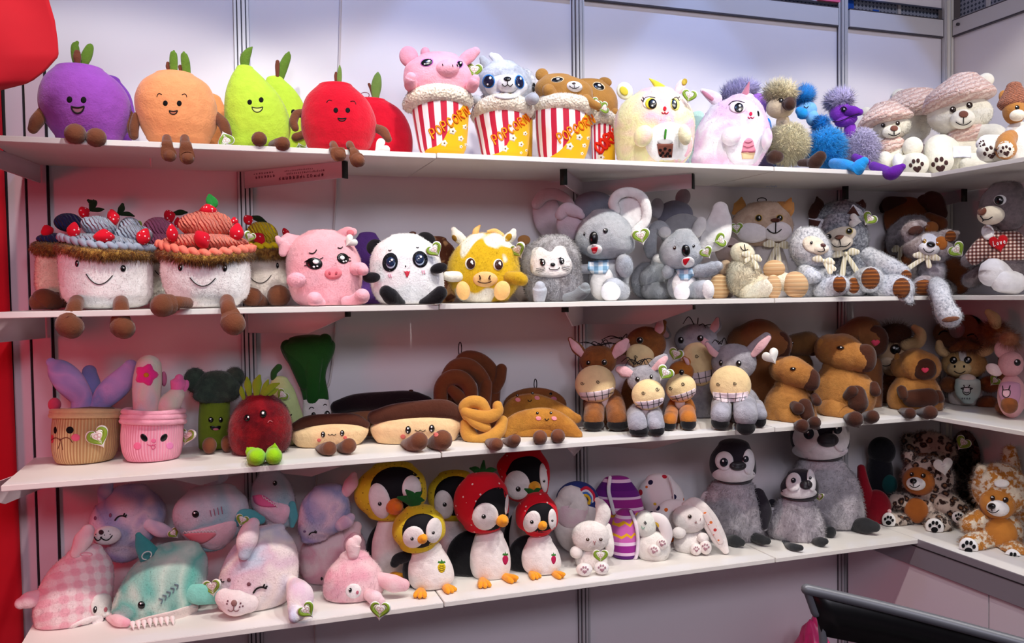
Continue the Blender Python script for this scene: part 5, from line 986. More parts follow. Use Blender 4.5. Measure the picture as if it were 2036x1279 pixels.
t.L('body', plush((206, 200, 200)), [(540, 1360), (600, 1240, 1490), (720, 1210, 1530), (880, 1210, 1550), (1000, 1240, 1540), (1070, 1370)], .5); t.L('head', BG, [(180, 1320), (210, 1170, 1460), (290, 1070, 1540), (380, 1042, 1582), (460, 1070, 1570), (540, 1180, 1500), (580, 1340)], .5, dz=10, wobble=3, fur=dict(n=2500, ln=10)); t.E('cheek', WK, 1230, 450, 150, 95, 60, 100, 0); t.E('cheek', WK, 1440, 445, 130, 90, 60, 105, 0)
for P, q in (([(1060, 280, 20, 10), (1110, 220, 56, 15), (1125, 150, 10, 0)], 0), ([(1450, 230, 50, 0), (1520, 230, 56, 10), (1560, 155, 10, 0)], 0), ([(1540, 300, 26, 0), (1565, 260, 24, 0), (1575, 200, 14, 0)], 0)): t.tube('ear', CORB if q else plush((196, 140, 80)), P, flat=.4)
for x in (1277, 1462): t.eye(x, 326, 26, 26, 0, BLK, ((.2, -.3, .25),), 12, (5, flat((196, 160, 40), .3)))
t.patch('nose', plush((88, 50, 40)), 1425, 346, 44, 20, 0, 10, dome=True); t.line('mouth', THREAD, [[(1428, 360), (1426, 450)], smile(1415, 425, 60, 34, 2)], 4.5); bow(t, 1440, 565, 110, 70, 110, 5, ((-.6, 2.2), (.3, 2.0))); t.loop(1305, 170, 40, 22, r=4); t.tag(1082, 415, 135, -5, dz=130); t.done()
t = T('teddy_bear', 'beige bear plush lying back with a ribbed foot, between small koala and cream lamb', 'teddy bear', B4, 960, .13, 2, G6); BE = plush((178, 160, 156)); t.E('head', BE, 1010, 610, 120, 120, 70, 0); t.E('body', BE, 980, 860, 120, 190, 70, -10); t.E('ear', BE, 1000, 520, 50, 40, 26, 20); t.E('paw', plush((206, 180, 150)), 985, 775, 62, 82, 50, 60); t.E('foot', CORD, 935, 935, 96, 116, 60, 110, 0); t.patch('nose', plush((70, 40, 36)), 1030, 575, 26, 12, 0, 5, dome=True); t.done()
t = T('lamb_plush', 'cream lamb plush leaning back with ribbed corduroy feet and a yellow bow', 'plush toy', B4, 1160, .22, 2, G6); CM = furmat((236, 222, 192), (246, 236, 212), 20)
t.E('body', CM, 1150, 850, 150, 190, 95, 0, -8, fur=dict(n=3800, ln=14, w=2)); t.E('head', CM, 1135, 640, 112, 95, 75, 20, 25, fur=dict(n=900, ln=8)); t.line('mouth', THREAD, [[(1150, 560), (1160, 610)], smile(1150, 590, 34, 22, 20)], 3.5); t.tube('leg', CM, [(1200, 990, 90, 50), (1320, 960, 84, 110), (1370, 940, 84, 130)], fur=dict(n=1500, ln=12)); t.E('foot', CORD, 1405, 935, 72, 110, 60, 150, 0, wobble=0); t.tube('leg', CM, [(1250, 900, 80, 0), (1450, 880, 80, 20), (1540, 900, 80, 40)]); t.E('foot', CORD, 1600, 915, 112, 122, 90, 70, -30, wobble=0); t.E('paw', CORD, 1412, 775, 98, 80, 50, 60, 0, wobble=0); bow(t, 1215, 668, 80, 60, 110, 20, ((.9, .9), (-.4, .6))); t.done()
# wolves and dogs
WG = furmat((116, 120, 130), (184, 188, 196), 120, .40, .62); WL = furmat((226, 228, 234), (150, 156, 168), 130, .46, .68); DB = plush((74, 44, 38)); CREAM = plush((238, 226, 208))
t = T('wolf_plush', 'dark grey wolf plush behind the two front wolves with a brown pointed ear', 'plush toy', B5, 430, .075, 2, G6); t.E('body', WG, 470, 700, 220, 270, 60, 0); t.E('head', WG, 430, 320, 210, 130, 70, 0, fur=dict(n=1800, ln=14)); t.tube('ear', DB, [(230, 290, 50, 20), (260, 220, 44, 20), (250, 165, 8, 10)], flat=.5); t.tube('ear', DB, [(560, 260, 50, 0), (590, 220, 40, 0), (600, 190, 10, 0)], flat=.5, fur=dict(n=300, ln=12)); t.done()
t = T('wolf_plush', 'large grey wolf plush with a cream muzzle, ribbon bow and corduroy soles', 'plush toy', B5, 520, .18, 2, G6)
t.E('body', WG, 540, 740, 170, 190, 100, 0, fur=dict(n=3000, ln=16)); t.L('head', WG, [(285, 440), (305, 330, 540), (380, 270, 620), (460, 285, 645), (540, 340, 640), (600, 400, 590), (630, 500)], .6, dz=30, fur=dict(n=3500, ln=14)); t.tube('ear', WL, [(300, 400, 60, 40), (230, 370, 50, 60), (190, 335, 10, 60)], flat=.4); t.patch('inner_ear', DB, 232, 368, 50, pts=[(185, 332), (280, 350), (250, 405), (190, 402)], lens=1, rings=3); t.tube('ear', WL, [(560, 340, 60, 40), (540, 280, 50, 60), (530, 230, 10, 60)], flat=.4); t.patch('inner_ear', DB, 530, 275, 44, pts=[(480, 290), (530, 228), (580, 310)], lens=1, rings=3)
t.patch('face_patch', CREAM, 420, 470, 140, 70, -20, 5); t.E('muzzle', CREAM, 435, 520, 95, 58, 60, 130, -12); t.patch('nose', plush((110, 66, 50)), 420, 474, 38, pts=[(382, 478), (405, 458), (458, 460), (425, 492)], h=8, rings=3); t.line('mouth', THREAD, [[(425, 492), (432, 530)], smile(395, 530, 40, 16, 20), smile(468, 528, 40, 16, -18)], 3.5); t.eye(340, 468, 22, 20, h=9); t.eye(500, 425, 22, 20, h=9, ring=(5, flat((206, 190, 90), .3)))
t.tube('arm', WL, [(640, 620, 70, 30), (740, 680, 78, 60), (830, 720, 74, 80), (900, 740, 56, 90)], fur=dict(n=1800, ln=14)); t.E('paw', CORB, 935, 765, 46, 40, 30, 130, 30); t.tube('leg', WL, [(560, 860, 80, 90), (530, 850, 76, 140)], fur=dict(n=700, ln=12)); t.patch('sole', CORB, 532, 845, 48, 62, 0, 9); t.tube('leg', WL, [(600, 800, 90, 90), (660, 800, 100, 170)], fur=dict(n=1000, ln=12)); t.patch('sole', CORB, 662, 790, 72, 84, 5, 9)
t.tube('leg', WL, [(720, 860, 100, 60), (830, 870, 110, 140), (880, 880, 110, 170)], fur=dict(n=1500, ln=14)); t.patch('sole', CORB, 900, 865, 68, 80, 12, 9); bow(t, 470, 600, 95, 60, 130, -8, ((-.5, 2.0), (.8, 2.2))); t.tag(655, 330, 130, 35, dz=120); t.tag(540, 345, 115, -80, dz=140, back=True); t.done()
t = T('wolf_plush', 'smaller pale grey wolf plush in profile leaning on the large wolf', 'plush toy', B5, 220, .245, 2, G6)
t.E('body', WL, 215, 810, 150, 170, 95, 0, 0, fur=dict(n=3500, ln=16)); t.L('head', WL, [(395, 190), (425, 90, 280), (510, 42, 340), (600, 42, 365), (660, 80, 350), (710, 220)], .75, dz=30, fur=dict(n=3000, ln=14)); t.tube('ear', WL, [(90, 480, 36, 20), (110, 430, 30, 30), (125, 395, 8, 30)], flat=.5); t.patch('face_patch', CREAM, 225, 530, 90, 64, 20, 4); t.tube('muzzle', CREAM, [(230, 570, 50, 100), (280, 565, 44, 130), (305, 562, 34, 140)]); t.patch('nose', plush((80, 44, 40)), 298, 532, 22, 12, 10, 6, dome=True); t.line('mouth', THREAD, [(300, 545), (308, 575), (280, 585), (255, 580)], 3); t.eye(207, 513, 11, 12, h=7)
t.tube('arm', WL, [(160, 740, 60, 90), (200, 770, 64, 140), (230, 780, 50, 150)], fur=dict(n=700, ln=14)); t.tube('leg', WL, [(300, 880, 80, 90), (400, 850, 78, 160), (420, 845, 76, 180)], fur=dict(n=1000, ln=14)); t.patch('sole', CORB, 424, 835, 52, 66, 0, 9); bow(t, 300, 655, 75, 56, 140, 12, ((.9, 1.0), (1.2, .6))); t.done()
GD = furmat((120, 112, 116), (150, 142, 146), 30); BD = plush((120, 66, 36))
t = T('dog_plush', 'dark brown dog plush with floppy ears at the back of the corner', 'plush toy', B5, 1010, .075, 2, G6); t.E('body', BD, 950, 700, 250, 260, 60, 0); t.E('head', BD, 930, 320, 200, 160, 70, 0); t.tube('ear', DB, [(900, 210, 50, 30), (800, 220, 60, 30), (720, 250, 40, 20)], flat=.5); t.tube('ear', DB, [(1080, 200, 60, 20), (1140, 200, 80, 30), (1190, 290, 60, 30)], flat=.5); t.tube('paw', BD, [(1110, 330, 50, 60), (1190, 370, 60, 70)]); t.done()
t = T('dog_plush', 'grey and brown dog plush between the large wolf and the front patched-eye dog', 'plush toy', B5, 960, .12, 2, G6); t.E('body', GD, 980, 740, 150, 210, 56, 0); t.L('head', GD, [(300, 1000), (325, 890, 1090), (400, 800, 1160), (480, 775, 1180), (560, 790, 1180), (620, 950)], .5, dz=10, fur=dict(n=2500, ln=14)); t.E('eye_patch', plush((176, 112, 60)), 1130, 400, 56, 50, 30, 80); t.eye(1090, 405, 12, 14, mat=flat((180, 120, 20), .2), h=6); t.tube('leg', BD, [(1180, 740, 80, 0), (1300, 720, 90, 20), (1340, 800, 80, 40), (1350, 850, 60, 40)], fur=dict(n=1500, ln=10)); t.E('paw', GD, 1280, 850, 70, 60, 50, 60, fur=dict(n=600, ln=14)); bow(t, 890, 570, 50, 60, 120, 0, ((0, 1.4),)); t.tube('leg', BD, [(900, 700, 60, 50), (930, 640, 50, 90)]); t.done()
t = T('dog_plush', 'front dog plush with a brown eye patch and one leg hanging over the shelf', 'plush toy', B5, 1140, .30, 2, G6)
t.E('body', WL, 1130, 740, 110, 140, 85, 0, 0, mat2=None, fur=dict(n=2200, ln=14)) if False else t.E('body', furmat((176, 168, 176), (206, 200, 208), 30), 1130, 740, 110, 140, 85, 0, 0, fur=dict(n=2200, ln=14))
HD = furmat((150, 136, 136), (190, 180, 184), 30); t.L('head', HD, [(435, 1130), (460, 1010, 1220), (510, 930, 1280), (560, 910, 1310), (610, 940, 1300), (650, 1050, 1240), (675, 1150)], .6, dz=40, fur=dict(n=2800, ln=14)); t.patch('face_patch', plush((226, 228, 236)), 1120, 490, 70, 46, 20, 4); t.E('eye_patch', plush((176, 104, 44)), 1205, 520, 52, 56, 30, 120); t.tube('ear', HD, [(960, 480, 40, 60), (960, 420, 56, 80), (1040, 375, 40, 70), (1075, 370, 20, 60)], flat=.5, fur=dict(n=700, ln=16)); t.patch('inner_ear', DB, 1010, 420, 60, 36, -15, 6); t.tube('ear', HD, [(1230, 460, 46, 40), (1290, 460, 50, 60), (1330, 440, 20, 60)], flat=.5, fur=dict(n=500, ln=12)); t.patch('inner_ear', CORB, 1280, 465, 44, 46, 10, 6)
t.E('muzzle', plush((238, 236, 238)), 1112, 560, 84, 52, 60, 140, 8); t.patch('nose', BLK, 1128, 526, 34, 22, 8, 12, dome=True); t.line('mouth', THREAD, smile(1110, 565, 42, 26, 12), 3); t.eye(1078, 500, 15, 16, mat=flat((150, 110, 30), .2), h=8); t.eye(1183, 520, 16, 17, mat=flat((190, 110, 20), .2), h=8)
t.tube('leg', HD, [(1120, 840, 70, 60), (1080, 850, 84, 150), (1070, 860, 86, 170)], fur=dict(n=800, ln=10)); t.patch('sole', CORB, 1070, 860, 80, 60, -8, 9); t.tube('leg', WL, [(1170, 840, 60, 200), (1195, 890, 66, 400), (1215, 960, 64, 520), (1245, 1045, 76, 530), (1272, 1085, 80, 535)], fur=dict(n=1800, ln=14)); t.patch('sole', plush((130, 84, 60)), 1280, 1105, 70, 20, -8, 4); bow(t, 1095, 625, 95, 56, 150, 8, ((-1.3, 1.4), (.3, .9))); t.tag(1328, 570, 150, -40, dz=130); t.done()
# rabbit in a checked shirt on the corner shelf
t = T('rabbit_plush', 'grey-brown rabbit plush in a checked shirt with a red heart, on the corner shelf', 'plush toy', B5, 1700, .50, 2); RG = furmat((112, 102, 104), (132, 120, 122), 30); CK = checks((240, 226, 214), (150, 100, 90), (84, 52, 48), 95)
t.E('body', RG, 1700, 680, 170, 210, 110, 0, fur=dict(n=2500, ln=12)); t.L('shirt', CK, [(420, 1720), (450, 1620, 1830), (520, 1560, 1870), (600, 1530, 1890), (640, 1530, 1880), (655, 1700)], .7, dz=30); t.tube('sleeve', CK, [(1600, 480, 70, 60), (1520, 560, 76, 70), (1460, 620, 66, 70)]); t.tube('paw', RG, [(1460, 620, 56, 60), (1410, 650, 50, 60)], fur=dict(n=500, ln=12)); t.tube('tail', RG, [(1500, 760, 70, -40), (1430, 800, 60, -40)], fur=dict(n=600, ln=14))
t.L('head', RG, [(40, 1700), (80, 1580, 1830), (160, 1510, 1870), (250, 1500, 1880), (330, 1540, 1870), (390, 1640, 1820), (420, 1720)], .7, dz=40, fur=dict(n=2800, ln=10)); t.E('muzzle', plush((236, 226, 204)), 1590, 300, 108, 74, 80, 150, 0); t.patch('nose', plush((120, 70, 54)), 1520, 268, 38, 30, -30, 12, dome=True); t.line('mouth', THREAD, [[(1510, 305), (1530, 335), (1525, 345)], [(1530, 335), (1570, 330), (1600, 312)]], 4); t.eye(1660, 182, 50, 40, -10, flat((240, 240, 240), .3), (), 8); t.eye(1652, 184, 36, 36, 0, BLK, ((.2, -.2, .2),), 5); t.patch('collar', WW, 1565, 430, 50, 60, -10, 20)
t.patch('red_heart', plush((196, 24, 34)), 1650, 510, 74, pts=heart(1650, 512, 80, -12), h=14, rings=5); t.line('lettering', EMB((250, 236, 236)), word('Love', 1606, 500, 26, -6, 36, -8), 3); t.tube('leg', WW, [(1700, 800, 90, 60), (1610, 720, 90, 150), (1590, 760, 86, 170)]); t.tube('leg', WW, [(1760, 820, 90, 100), (1680, 810, 86, 170)]); t.done()
# ------------------------------------------------------------------ third shelf
def ribpot(c1, c2): return stripes((c1, c2), 'X', 64, 0, 'UV', cord=.9, hard=False)
TD = tiedye(((150, 130, 190), (190, 150, 206), (130, 140, 200), (206, 160, 200)), 9, 3)
def potrim(t, mat, x0, x1, yl, yc, yr, r, dep): t.tube('pot_rim', mat, ringq(x0, x1, yl, yc, yr, r, dep), n=60, seg=12, wobble=2)
t = T('plant_pot_plush', 'beige ribbed pot plush with lilac bunny ears and a blushing face', 'plush pot', C1, 620, .135, 3, 'plush flower pots on the third shelf')
PT = ribpot((214, 184, 136), (176, 144, 98)); t.L('pot', PT, [(610, 625), (640, 380, 872), (720, 370, 876), (800, 368, 872), (900, 373, 862), (970, 402, 830), (1015, 470, 770), (1042, 620)], .8, wobble=4, seg=48); potrim(t, plush((206, 176, 130)), 362, 885, 650, 650, 648, 22, 190); potrim(t, plush((206, 176, 130)), 366, 882, 622, 618, 622, 20, 190); t.E('soil', plush((96, 62, 40)), 640, 610, 200, 30, 120, 0)
t.tube('ear', TD, [(590, 620, 70, 0), (590, 520, 78, 10), (500, 400, 100, 20), (420, 310, 80, 20), (370, 262, 34, 20)], flat=.5); t.tube('ear', TD, [(700, 600, 50, 20), (780, 500, 90, 30), (880, 400, 90, 40), (950, 290, 50, 40)], flat=.5); t.tube('ear', tiedye(((110, 120, 180), (140, 130, 190), (120, 150, 200)), 9, 4), [(640, 600, 60, -60), (650, 450, 80, -60), (650, 330, 50, -60)], flat=.5); t.E('tail', plush((206, 70, 100)), 395, 570, 50, 50, 40, -20)
t.patch('eye', EMB((14, 12, 14)), 507, 757, 28, 26, 0, 2); t.patch('eye', EMB((14, 12, 14)), 400, 758, 12, 26, 0, 2); t.patch('cheek', EMB((226, 100, 130)), 549, 812, 33, 27, 0, 2); t.patch('cheek', EMB((206, 60, 80)), 378, 822, 10, 32, 0, 2); t.line('mouth', EMB((100, 50, 40)), [smile(404, 832, 32, -18), smile(482, 838, 44, -26, 12), [(436, 820), (444, 845)], [(436, 850), (420, 895)], [(446, 850), (455, 900)]], 3); t.tag(712, 805, 190, -28, dz=None); t.done()
t = T('plant_pot_plush', 'pink ribbed pot plush growing a pastel cactus with a magenta flower', 'plush pot', C1, 1105, .145, 3, 'plush flower pots on the third shelf')
t.L('pot', ribpot((244, 178, 196), (230, 150, 174)), [(615, 1112), (640, 890, 1338), (720, 880, 1336), (800, 876, 1332), (890, 888, 1325), (950, 925, 1300), (990, 990, 1240), (1010, 1110)], .8, wobble=4, seg=48); potrim(t, plush((236, 166, 186)), 878, 1345, 680, 690, 680, 22, 180); potrim(t, plush((236, 166, 186)), 884, 1342, 650, 655, 645, 22, 180); potrim(t, plush((236, 166, 186)), 890, 1340, 612, 628, 606, 20, 170); t.E('soil', plush((150, 110, 50)), 1110, 625, 180, 30, 110, 0)
CTS = tiedye(((226, 214, 190), (206, 214, 190), (226, 196, 196), (200, 206, 216)), 9, 6); t.tube('cactus_stem', CTS, [(1065, 640, 84, 20), (1065, 540, 92, 20), (1070, 400, 98, 20), (1080, 290, 88, 20)]); t.tube('cactus_arm', CTS, [(1190, 640, 56, 40), (1230, 560, 80, 40), (1280, 490, 58, 40)]); t.tube('bud', plush((226, 110, 170)), [(1280, 450, 40, 40), (1295, 400, 56, 40), (1300, 370, 30, 40)]); t.E('bud', plush((226, 110, 170)), 1345, 425, 26, 44, 24, 30, 20); t.E('bud', plush((206, 110, 150)), 1190, 375, 22, 54, 24, -40)
a5 = [(1062+78*(1+.16*math.cos(5*q))*math.cos(q), 345+72*(1+.16*math.cos(5*q))*math.sin(q)) for q in np.linspace(0, 2*math.pi, 40, endpoint=False)]; t.patch('flower', plush((236, 50, 140)), 1062, 345, 76, pts=a5, h=16, rings=4); t.patch('flower_centre', EMB((200, 130, 30)), 1062, 347, 20, 18, 0, 8, dome=True)
t.patch('eye', BLK, 1046, 800, 22, 34, -40, 3, dome=True); t.patch('eye', BLK, 1190, 800, 22, 34, 40, 3, dome=True); t.patch('cheek', EMB((232, 110, 150)), 999, 860, 28, 28, 0, 2); t.patch('cheek', EMB((226, 130, 180)), 1233, 858, 26, 26, 0, 2); t.patch('nose', EMB((226, 110, 150)), 1116, 822, 18, 16, 0, 3); t.line('mouth', EMB((206, 90, 130)), [smile(1100, 848, 30, 8), [(1095, 858), (1110, 884), (1128, 866), (1108, 850)]], 3); t.tag(1352, 785, 150, 10, dz=40, tilt=330); t.done()
t = T('broccoli_plush', 'dark green broccoli plush with brown feet behind the pink pot', 'plush vegetable', C2, 380, .10, 3); BC = furmat((66, 82, 70), (52, 66, 58), 40); t.L('stem', plush((110, 128, 36)), [(600, 380), (660, 250, 520), (800, 238, 520), (950, 235, 515), (1060, 240, 510), (1110, 380)], .6)
for q in ((400, 540, 215, 150, 110, 30), (215, 480, 105, 115, 80, 0, -20), (560, 450, 90, 90, 70, 0), (330, 610, 140, 70, 90, 50), (490, 590, 120, 80, 80, 40)): t.E('floret', BC, *q, fur=dict(n=700, ln=14))
t.eye(350, 828, 24, 26, hl=((-.2, -.3, .3),)); t.eye(438, 828, 20, 26, hl=((-.2, -.3, .3),)); t.patch('mouth', BLK, 390, 900, 50, pts=[(340, 886), (365, 880), (390, 888), (415, 880), (440, 886), (425, 915), (390, 922), (355, 915)], h=2, rings=3); t.patch('tongue', EMB((206, 110, 130)), 393, 912, 26, 10, 0, 1); t.E('foot', BROWN, 337, 1055, 66, 72, 60, 190); t.E('foot', BROWN, 490, 1040, 52, 72, 60, 180); t.done()
t = T('dragon_fruit_plush', 'dark red fuzzy fruit plush with yellow-green leaves and lime feet', 'plush fruit', C2, 775, .155, 3); RF = furmat((138, 16, 28), (104, 10, 24), 20)
t.L('body', RF, [(570, 770), (600, 650, 900), (680, 575, 995), (780, 518, 1040), (880, 500, 1055), (980, 508, 1050), (1060, 540, 1020), (1120, 610, 930), (1160, 770)], .72, wobble=5, fur=dict(n=4500, ln=13))
LG = plush((140, 160, 40)); LM = plush((150, 206, 26))
for P in ([(640, 620, 16, 30), (622, 560, 22, 30), (616, 520, 8, 30)], [(690, 590, 20, 40), (675, 500, 32, 40), (668, 440, 10, 40)], [(750, 580, 26, 60), (755, 490, 40, 60), (775, 425, 14, 60)], [(800, 580, 20, 60), (830, 510, 26, 70), (850, 460, 8, 70)], [(820, 580, 24, 70), (880, 520, 30, 80), (945, 490, 8, 80)], [(860, 580, 20, 60), (900, 555, 24, 60), (935, 540, 8, 60)]): leaf(t, P, LG, .4)
t.eye(668, 788, 26, 30, hl=((.35, -.3, .3),)); t.eye(808, 752, 30, 34, hl=((-.1, -.2, .35),)); t.line('eyebrow', EMB((200, 120, 130)), smile(868, 826, 20, -14, -10), 3); t.tube('foot', LM, [(720, 1120, 30, 150), (745, 1125, 74, 210), (750, 1130, 66, 240)], wobble=0); t.tube('toe', LM, [(710, 1090, 50, 210), (685, 1070, 34, 215), (670, 1050, 8, 215)], flat=.6, wobble=0); t.tube('foot', LM, [(900, 1100, 40, 150), (898, 1118, 70, 210), (898, 1122, 64, 240)], wobble=0); t.tube('toe', LM, [(895, 1080, 56, 215), (905, 1040, 26, 215), (908, 1012, 6, 215)], flat=.6, wobble=0); t.done()
t = T('avocado_plush', 'pale green gourd plush with a curled stem behind the red fruit', 'plush vegetable', C2, 1000, .08, 3); t.L('body', plush((196, 214, 150)), [(430, 950), (470, 880, 1030), (560, 845, 1085), (700, 850, 1130), (800, 870, 1160), (950, 880, 1170), (1080, 1000)], .5); t.tube('stem', plush((44, 90, 40)), [(900, 450, 26, 0), (905, 400, 28, 0), (945, 355, 30, 0)]); t.line('eye', THREAD, smile(1042, 770, 14, 12), 6); t.tag(975, 600, 130, 45, dz=80); t.done()
t = T('leek_plush', 'tall dark green leek plush with a white stem and raised eyebrows', 'plush vegetable', C2, 1280, .075, 3); LK = plush((30, 82, 30)); t.L('leaves', LK, [(72, 1210), (110, 1030, 1400), (160, 960, 1440), (250, 985, 1425), (350, 1050, 1375), (450, 1100, 1355), (560, 1140, 1375), (640, 1160, 1385), (660, 1270)], .45, wobble=6); t.tube('leaf_fold', LK, [(1250, 640, 60, 30), (1240, 450, 70, 40), (1260, 250, 90, 50), (1350, 120, 60, 40)], flat=.5); t.tube('leaf_fold', plush((24, 70, 26)), [(1180, 500, 60, 30), (1100, 300, 70, 40), (1020, 170, 56, 30)], flat=.5)
t.L('stem', plush((232, 226, 226)), [(610, 1275), (640, 1160, 1380), (760, 1155, 1405), (900, 1170, 1400), (1030, 1190, 1390), (1100, 1290)], .5); t.line('eyebrow', THREAD, [smile(1232, 720, 20, -12, -10), smile(1352, 690, 14, -8)], 4); t.eye(1370, 772, 26, 34, hl=((.2, -.3, .25),)); t.eye(1250, 780, 22, 30, hl=()); t.done()
# eclairs
CHO = plush((78, 42, 30)); CRM = plush((240, 206, 158)); G7 = 'eclair plush toys on the third shelf'
t = T('eclair_plush', 'black chocolate eclair plush lying at the back against the wall', 'plush pastry', C3, 170, .075, 3, G7); t.tube('icing', plush((30, 20, 24)), [(-220, 600, 60), (-60, 560, 76), (180, 545, 82), (420, 535, 80), (560, 560, 62)], flat=.8); t.tube('body', plush((150, 100, 70)), [(-180, 720, 60), (0, 740, 110), (200, 740, 120), (420, 740, 110), (540, 700, 60)], flat=.7); t.E('loop_knot', DBROWN, 430, 455, 20, 10, 8, 10); t.done()
def eclair(label, crop, x, d, body, icing, feet, eyes, ch, mo, er, lp):
    t = T('eclair_plush', label, 'plush pastry', crop, x, d, 3, G7); t.L('body', CRM, body, .42, wobble=4, fur=dict(n=1800, ln=7)); t.tube('icing', CHO, icing, flat=.85)
    for f in feet: t.tube('foot', BROWN, f, wobble=0)
    for e in eyes: t.eye(e[0], e[1], er, er*1.4, 0, BLK, ((-.1, -.4, .28), (-.2, .5, .26)))
    for c in ch: t.patch('cheek', EMB((226, 120, 110)), c[0], c[1], er*.9, er*.8, 0, 1.5)
    t.line('mouth', THREAD, [smile(mo[0]-er*.9, mo[1], er*.9, er*.4), smile(mo[0]+er*.9, mo[1], er*.9, er*.4)], 2.4); t.loop(*lp); return t
eclair('large chocolate eclair plush with rosy cheeks leaning left of the pretzel', C3, 490, .165, [(720, 500), (770, 120, 860), (830, 72, 884), (900, 92, 850), (960, 135, 815), (1005, 190, 740), (1040, 430)], [(110, 750, 62, 40), (280, 715, 82, 60), (500, 690, 86, 60), (720, 680, 86, 60), (850, 730, 60, 40)], [[(380, 990, 44, 170), (440, 985, 64, 230), (500, 960, 76, 270)], [(600, 990, 44, 170), (650, 970, 66, 230), (705, 950, 84, 270)]], [(405, 862), (613, 850)], [(360, 920), (648, 902)], (512, 862), 25, (375, 605, 80, 18, None, 3)).done()
eclair('small chocolate eclair plush beside the red fruit with lime feet', C2, 1390, .15, [(830, 1400), (880, 1110, 1710), (920, 1058, 1735), (980, 1060, 1715), (1040, 1105, 1660), (1085, 1190, 1570), (1118, 1380)], [(1090, 880, 40, 30), (1200, 840, 56, 50), (1400, 820, 54, 50), (1600, 822, 56, 50), (1710, 860, 36, 30)], [[(1300, 1080, 36, 130), (1350, 1080, 54, 180), (1390, 1075, 60, 210)], [(1470, 1070, 36, 130), (1520, 1065, 54, 180), (1560, 1050, 64, 210)]], [(1333, 950), (1502, 938)], [(1298, 1000), (1528, 978)], (1412, 948), 19, (1510, 800, 50, 24, None, 3)).done()
# pretzels
G8 = 'pretzel plush toys on the third shelf'
def pretzel(label, x, d, mat, arcs, feet=()):
    t = T('pretzel_plush', label, 'plush pastry', C3, x, d, 3, G8)
    for a in arcs: t.tube('dough', mat, a, flat=.85)
    for f in feet: t.tube('foot', BROWN, f, wobble=0)
    return t
PB = plush((108, 58, 34))
t = pretzel('brown pretzel plush at the very back of the pretzel pile with a hanging loop', 1020, .055, PB, [[(860, 880, 50), (840, 500, 60), (880, 260, 64), (1000, 235, 64), (1120, 320, 64), (1160, 460, 60), (1140, 900, 50)], [(1225, 330, 50, 30), (1210, 420, 52, 30), (1170, 500, 50, 30)]]); t.loop(862, 150, 14, 58, r=4); t.done()
t = pretzel('brown pretzel plush in the middle of the dark pretzel pile', 920, .115, plush((114, 62, 36)), [[(740, 880, 56), (730, 520, 62), (800, 330, 70), (930, 300, 70), (1040, 390, 66), (1080, 520, 60), (1060, 900, 50)], [(1090, 460, 54, 30), (1080, 560, 56, 30), (1060, 640, 50, 30)]]); t.done()
t = pretzel('brown pretzel plush in front of the dark pile, its round hole showing', 810, .175, plush((118, 64, 36)), [[(700, 900, 60), (690, 640, 62), (700, 500, 68), (770, 420, 72), (870, 420, 72), (945, 500, 68), (950, 620, 60), (900, 900, 50)], [(790, 520, 46, 20), (840, 570, 56, 20), (900, 640, 56, 20)]]); t.done()
t = pretzel('golden pretzel plush with knotted arms and brown feet', 1050, .20, plush((206, 148, 66)), [[(925, 720, 50, 30), (900, 650, 52, 30), (960, 608, 56, 30), (1040, 620, 58, 30), (1090, 690, 50, 30), (1130, 720, 44, 20)], [(905, 690, 40, 60), (1000, 725, 52, 80), (1120, 735, 56, 80), (1190, 690, 50, 70), (1190, 640, 44, 60)], [(915, 790, 50, 0), (935, 880, 66, 20), (1010, 945, 62, 60), (1110, 925, 60, 90), (1200, 860, 58, 60), (1235, 770, 46, 20)], [(920, 720, 36, 60), (1000, 790, 44, 80), (1090, 830, 46, 70)]], [[(1110, 960, 36, 90), (1160, 975, 54, 150), (1185, 975, 52, 160)], [(1260, 960, 36, 60), (1320, 950, 54, 100), (1345, 935, 46, 110)]]); t.done()
GB = furmat((196, 136, 56), (176, 116, 48), 16); G9 = 'croissant plush toys on the third shelf'
def crface(t, e1, e2, c1, c2, m, r=12):
    for e in (e1, e2): t.eye(e[0], e[1], r, r*.9, 0, BLK, ((.2, -.2, .3),))
    for c in (c1, c2): t.patch('cheek', EMB((240, 150, 160)), c[0], c[1], r*2, r*1.5, 15, 1.5)
    t.line('mouth', THREAD, smile(m[0], m[1], 16, 14), 3.5)
t = T('croissant_plush', 'brown bread roll plush at the back with one pink cheek and a loop', 'plush pastry', C3, 1520, .06, 3); t.E('body', plush((130, 78, 40)), 1520, 650, 280, 160, 80, 0); t.E('body_base', plush((120, 72, 38)), 1520, 780, 260, 130, 60, 0); t.eye(1660, 545, 14, 12, hl=()); t.patch('cheek', EMB((190, 110, 130)), 1685, 592, 28, 22, 0, 2); t.loop(1525, 462, 12, 46, r=4); t.done()
t = T('croissant_plush', 'croissant plush tilted behind the front croissant with pink cheeks', 'plush pastry', C3, 1560, .13, 3, G9); t.tube('body', GB, [(1290, 760, 80), (1360, 680, 108), (1500, 660, 118), (1650, 700, 112), (1800, 750, 84), (1890, 765, 42)], flat=.6, fur=dict(n=1200, ln=8)); t.tube('body_base', GB, [(1300, 850, 80), (1500, 850, 90), (1700, 850, 80)], flat=.5); crface(t, (1365, 560), (1500, 540), (1370, 598), (1540, 582), (1475, 600)); t.done()
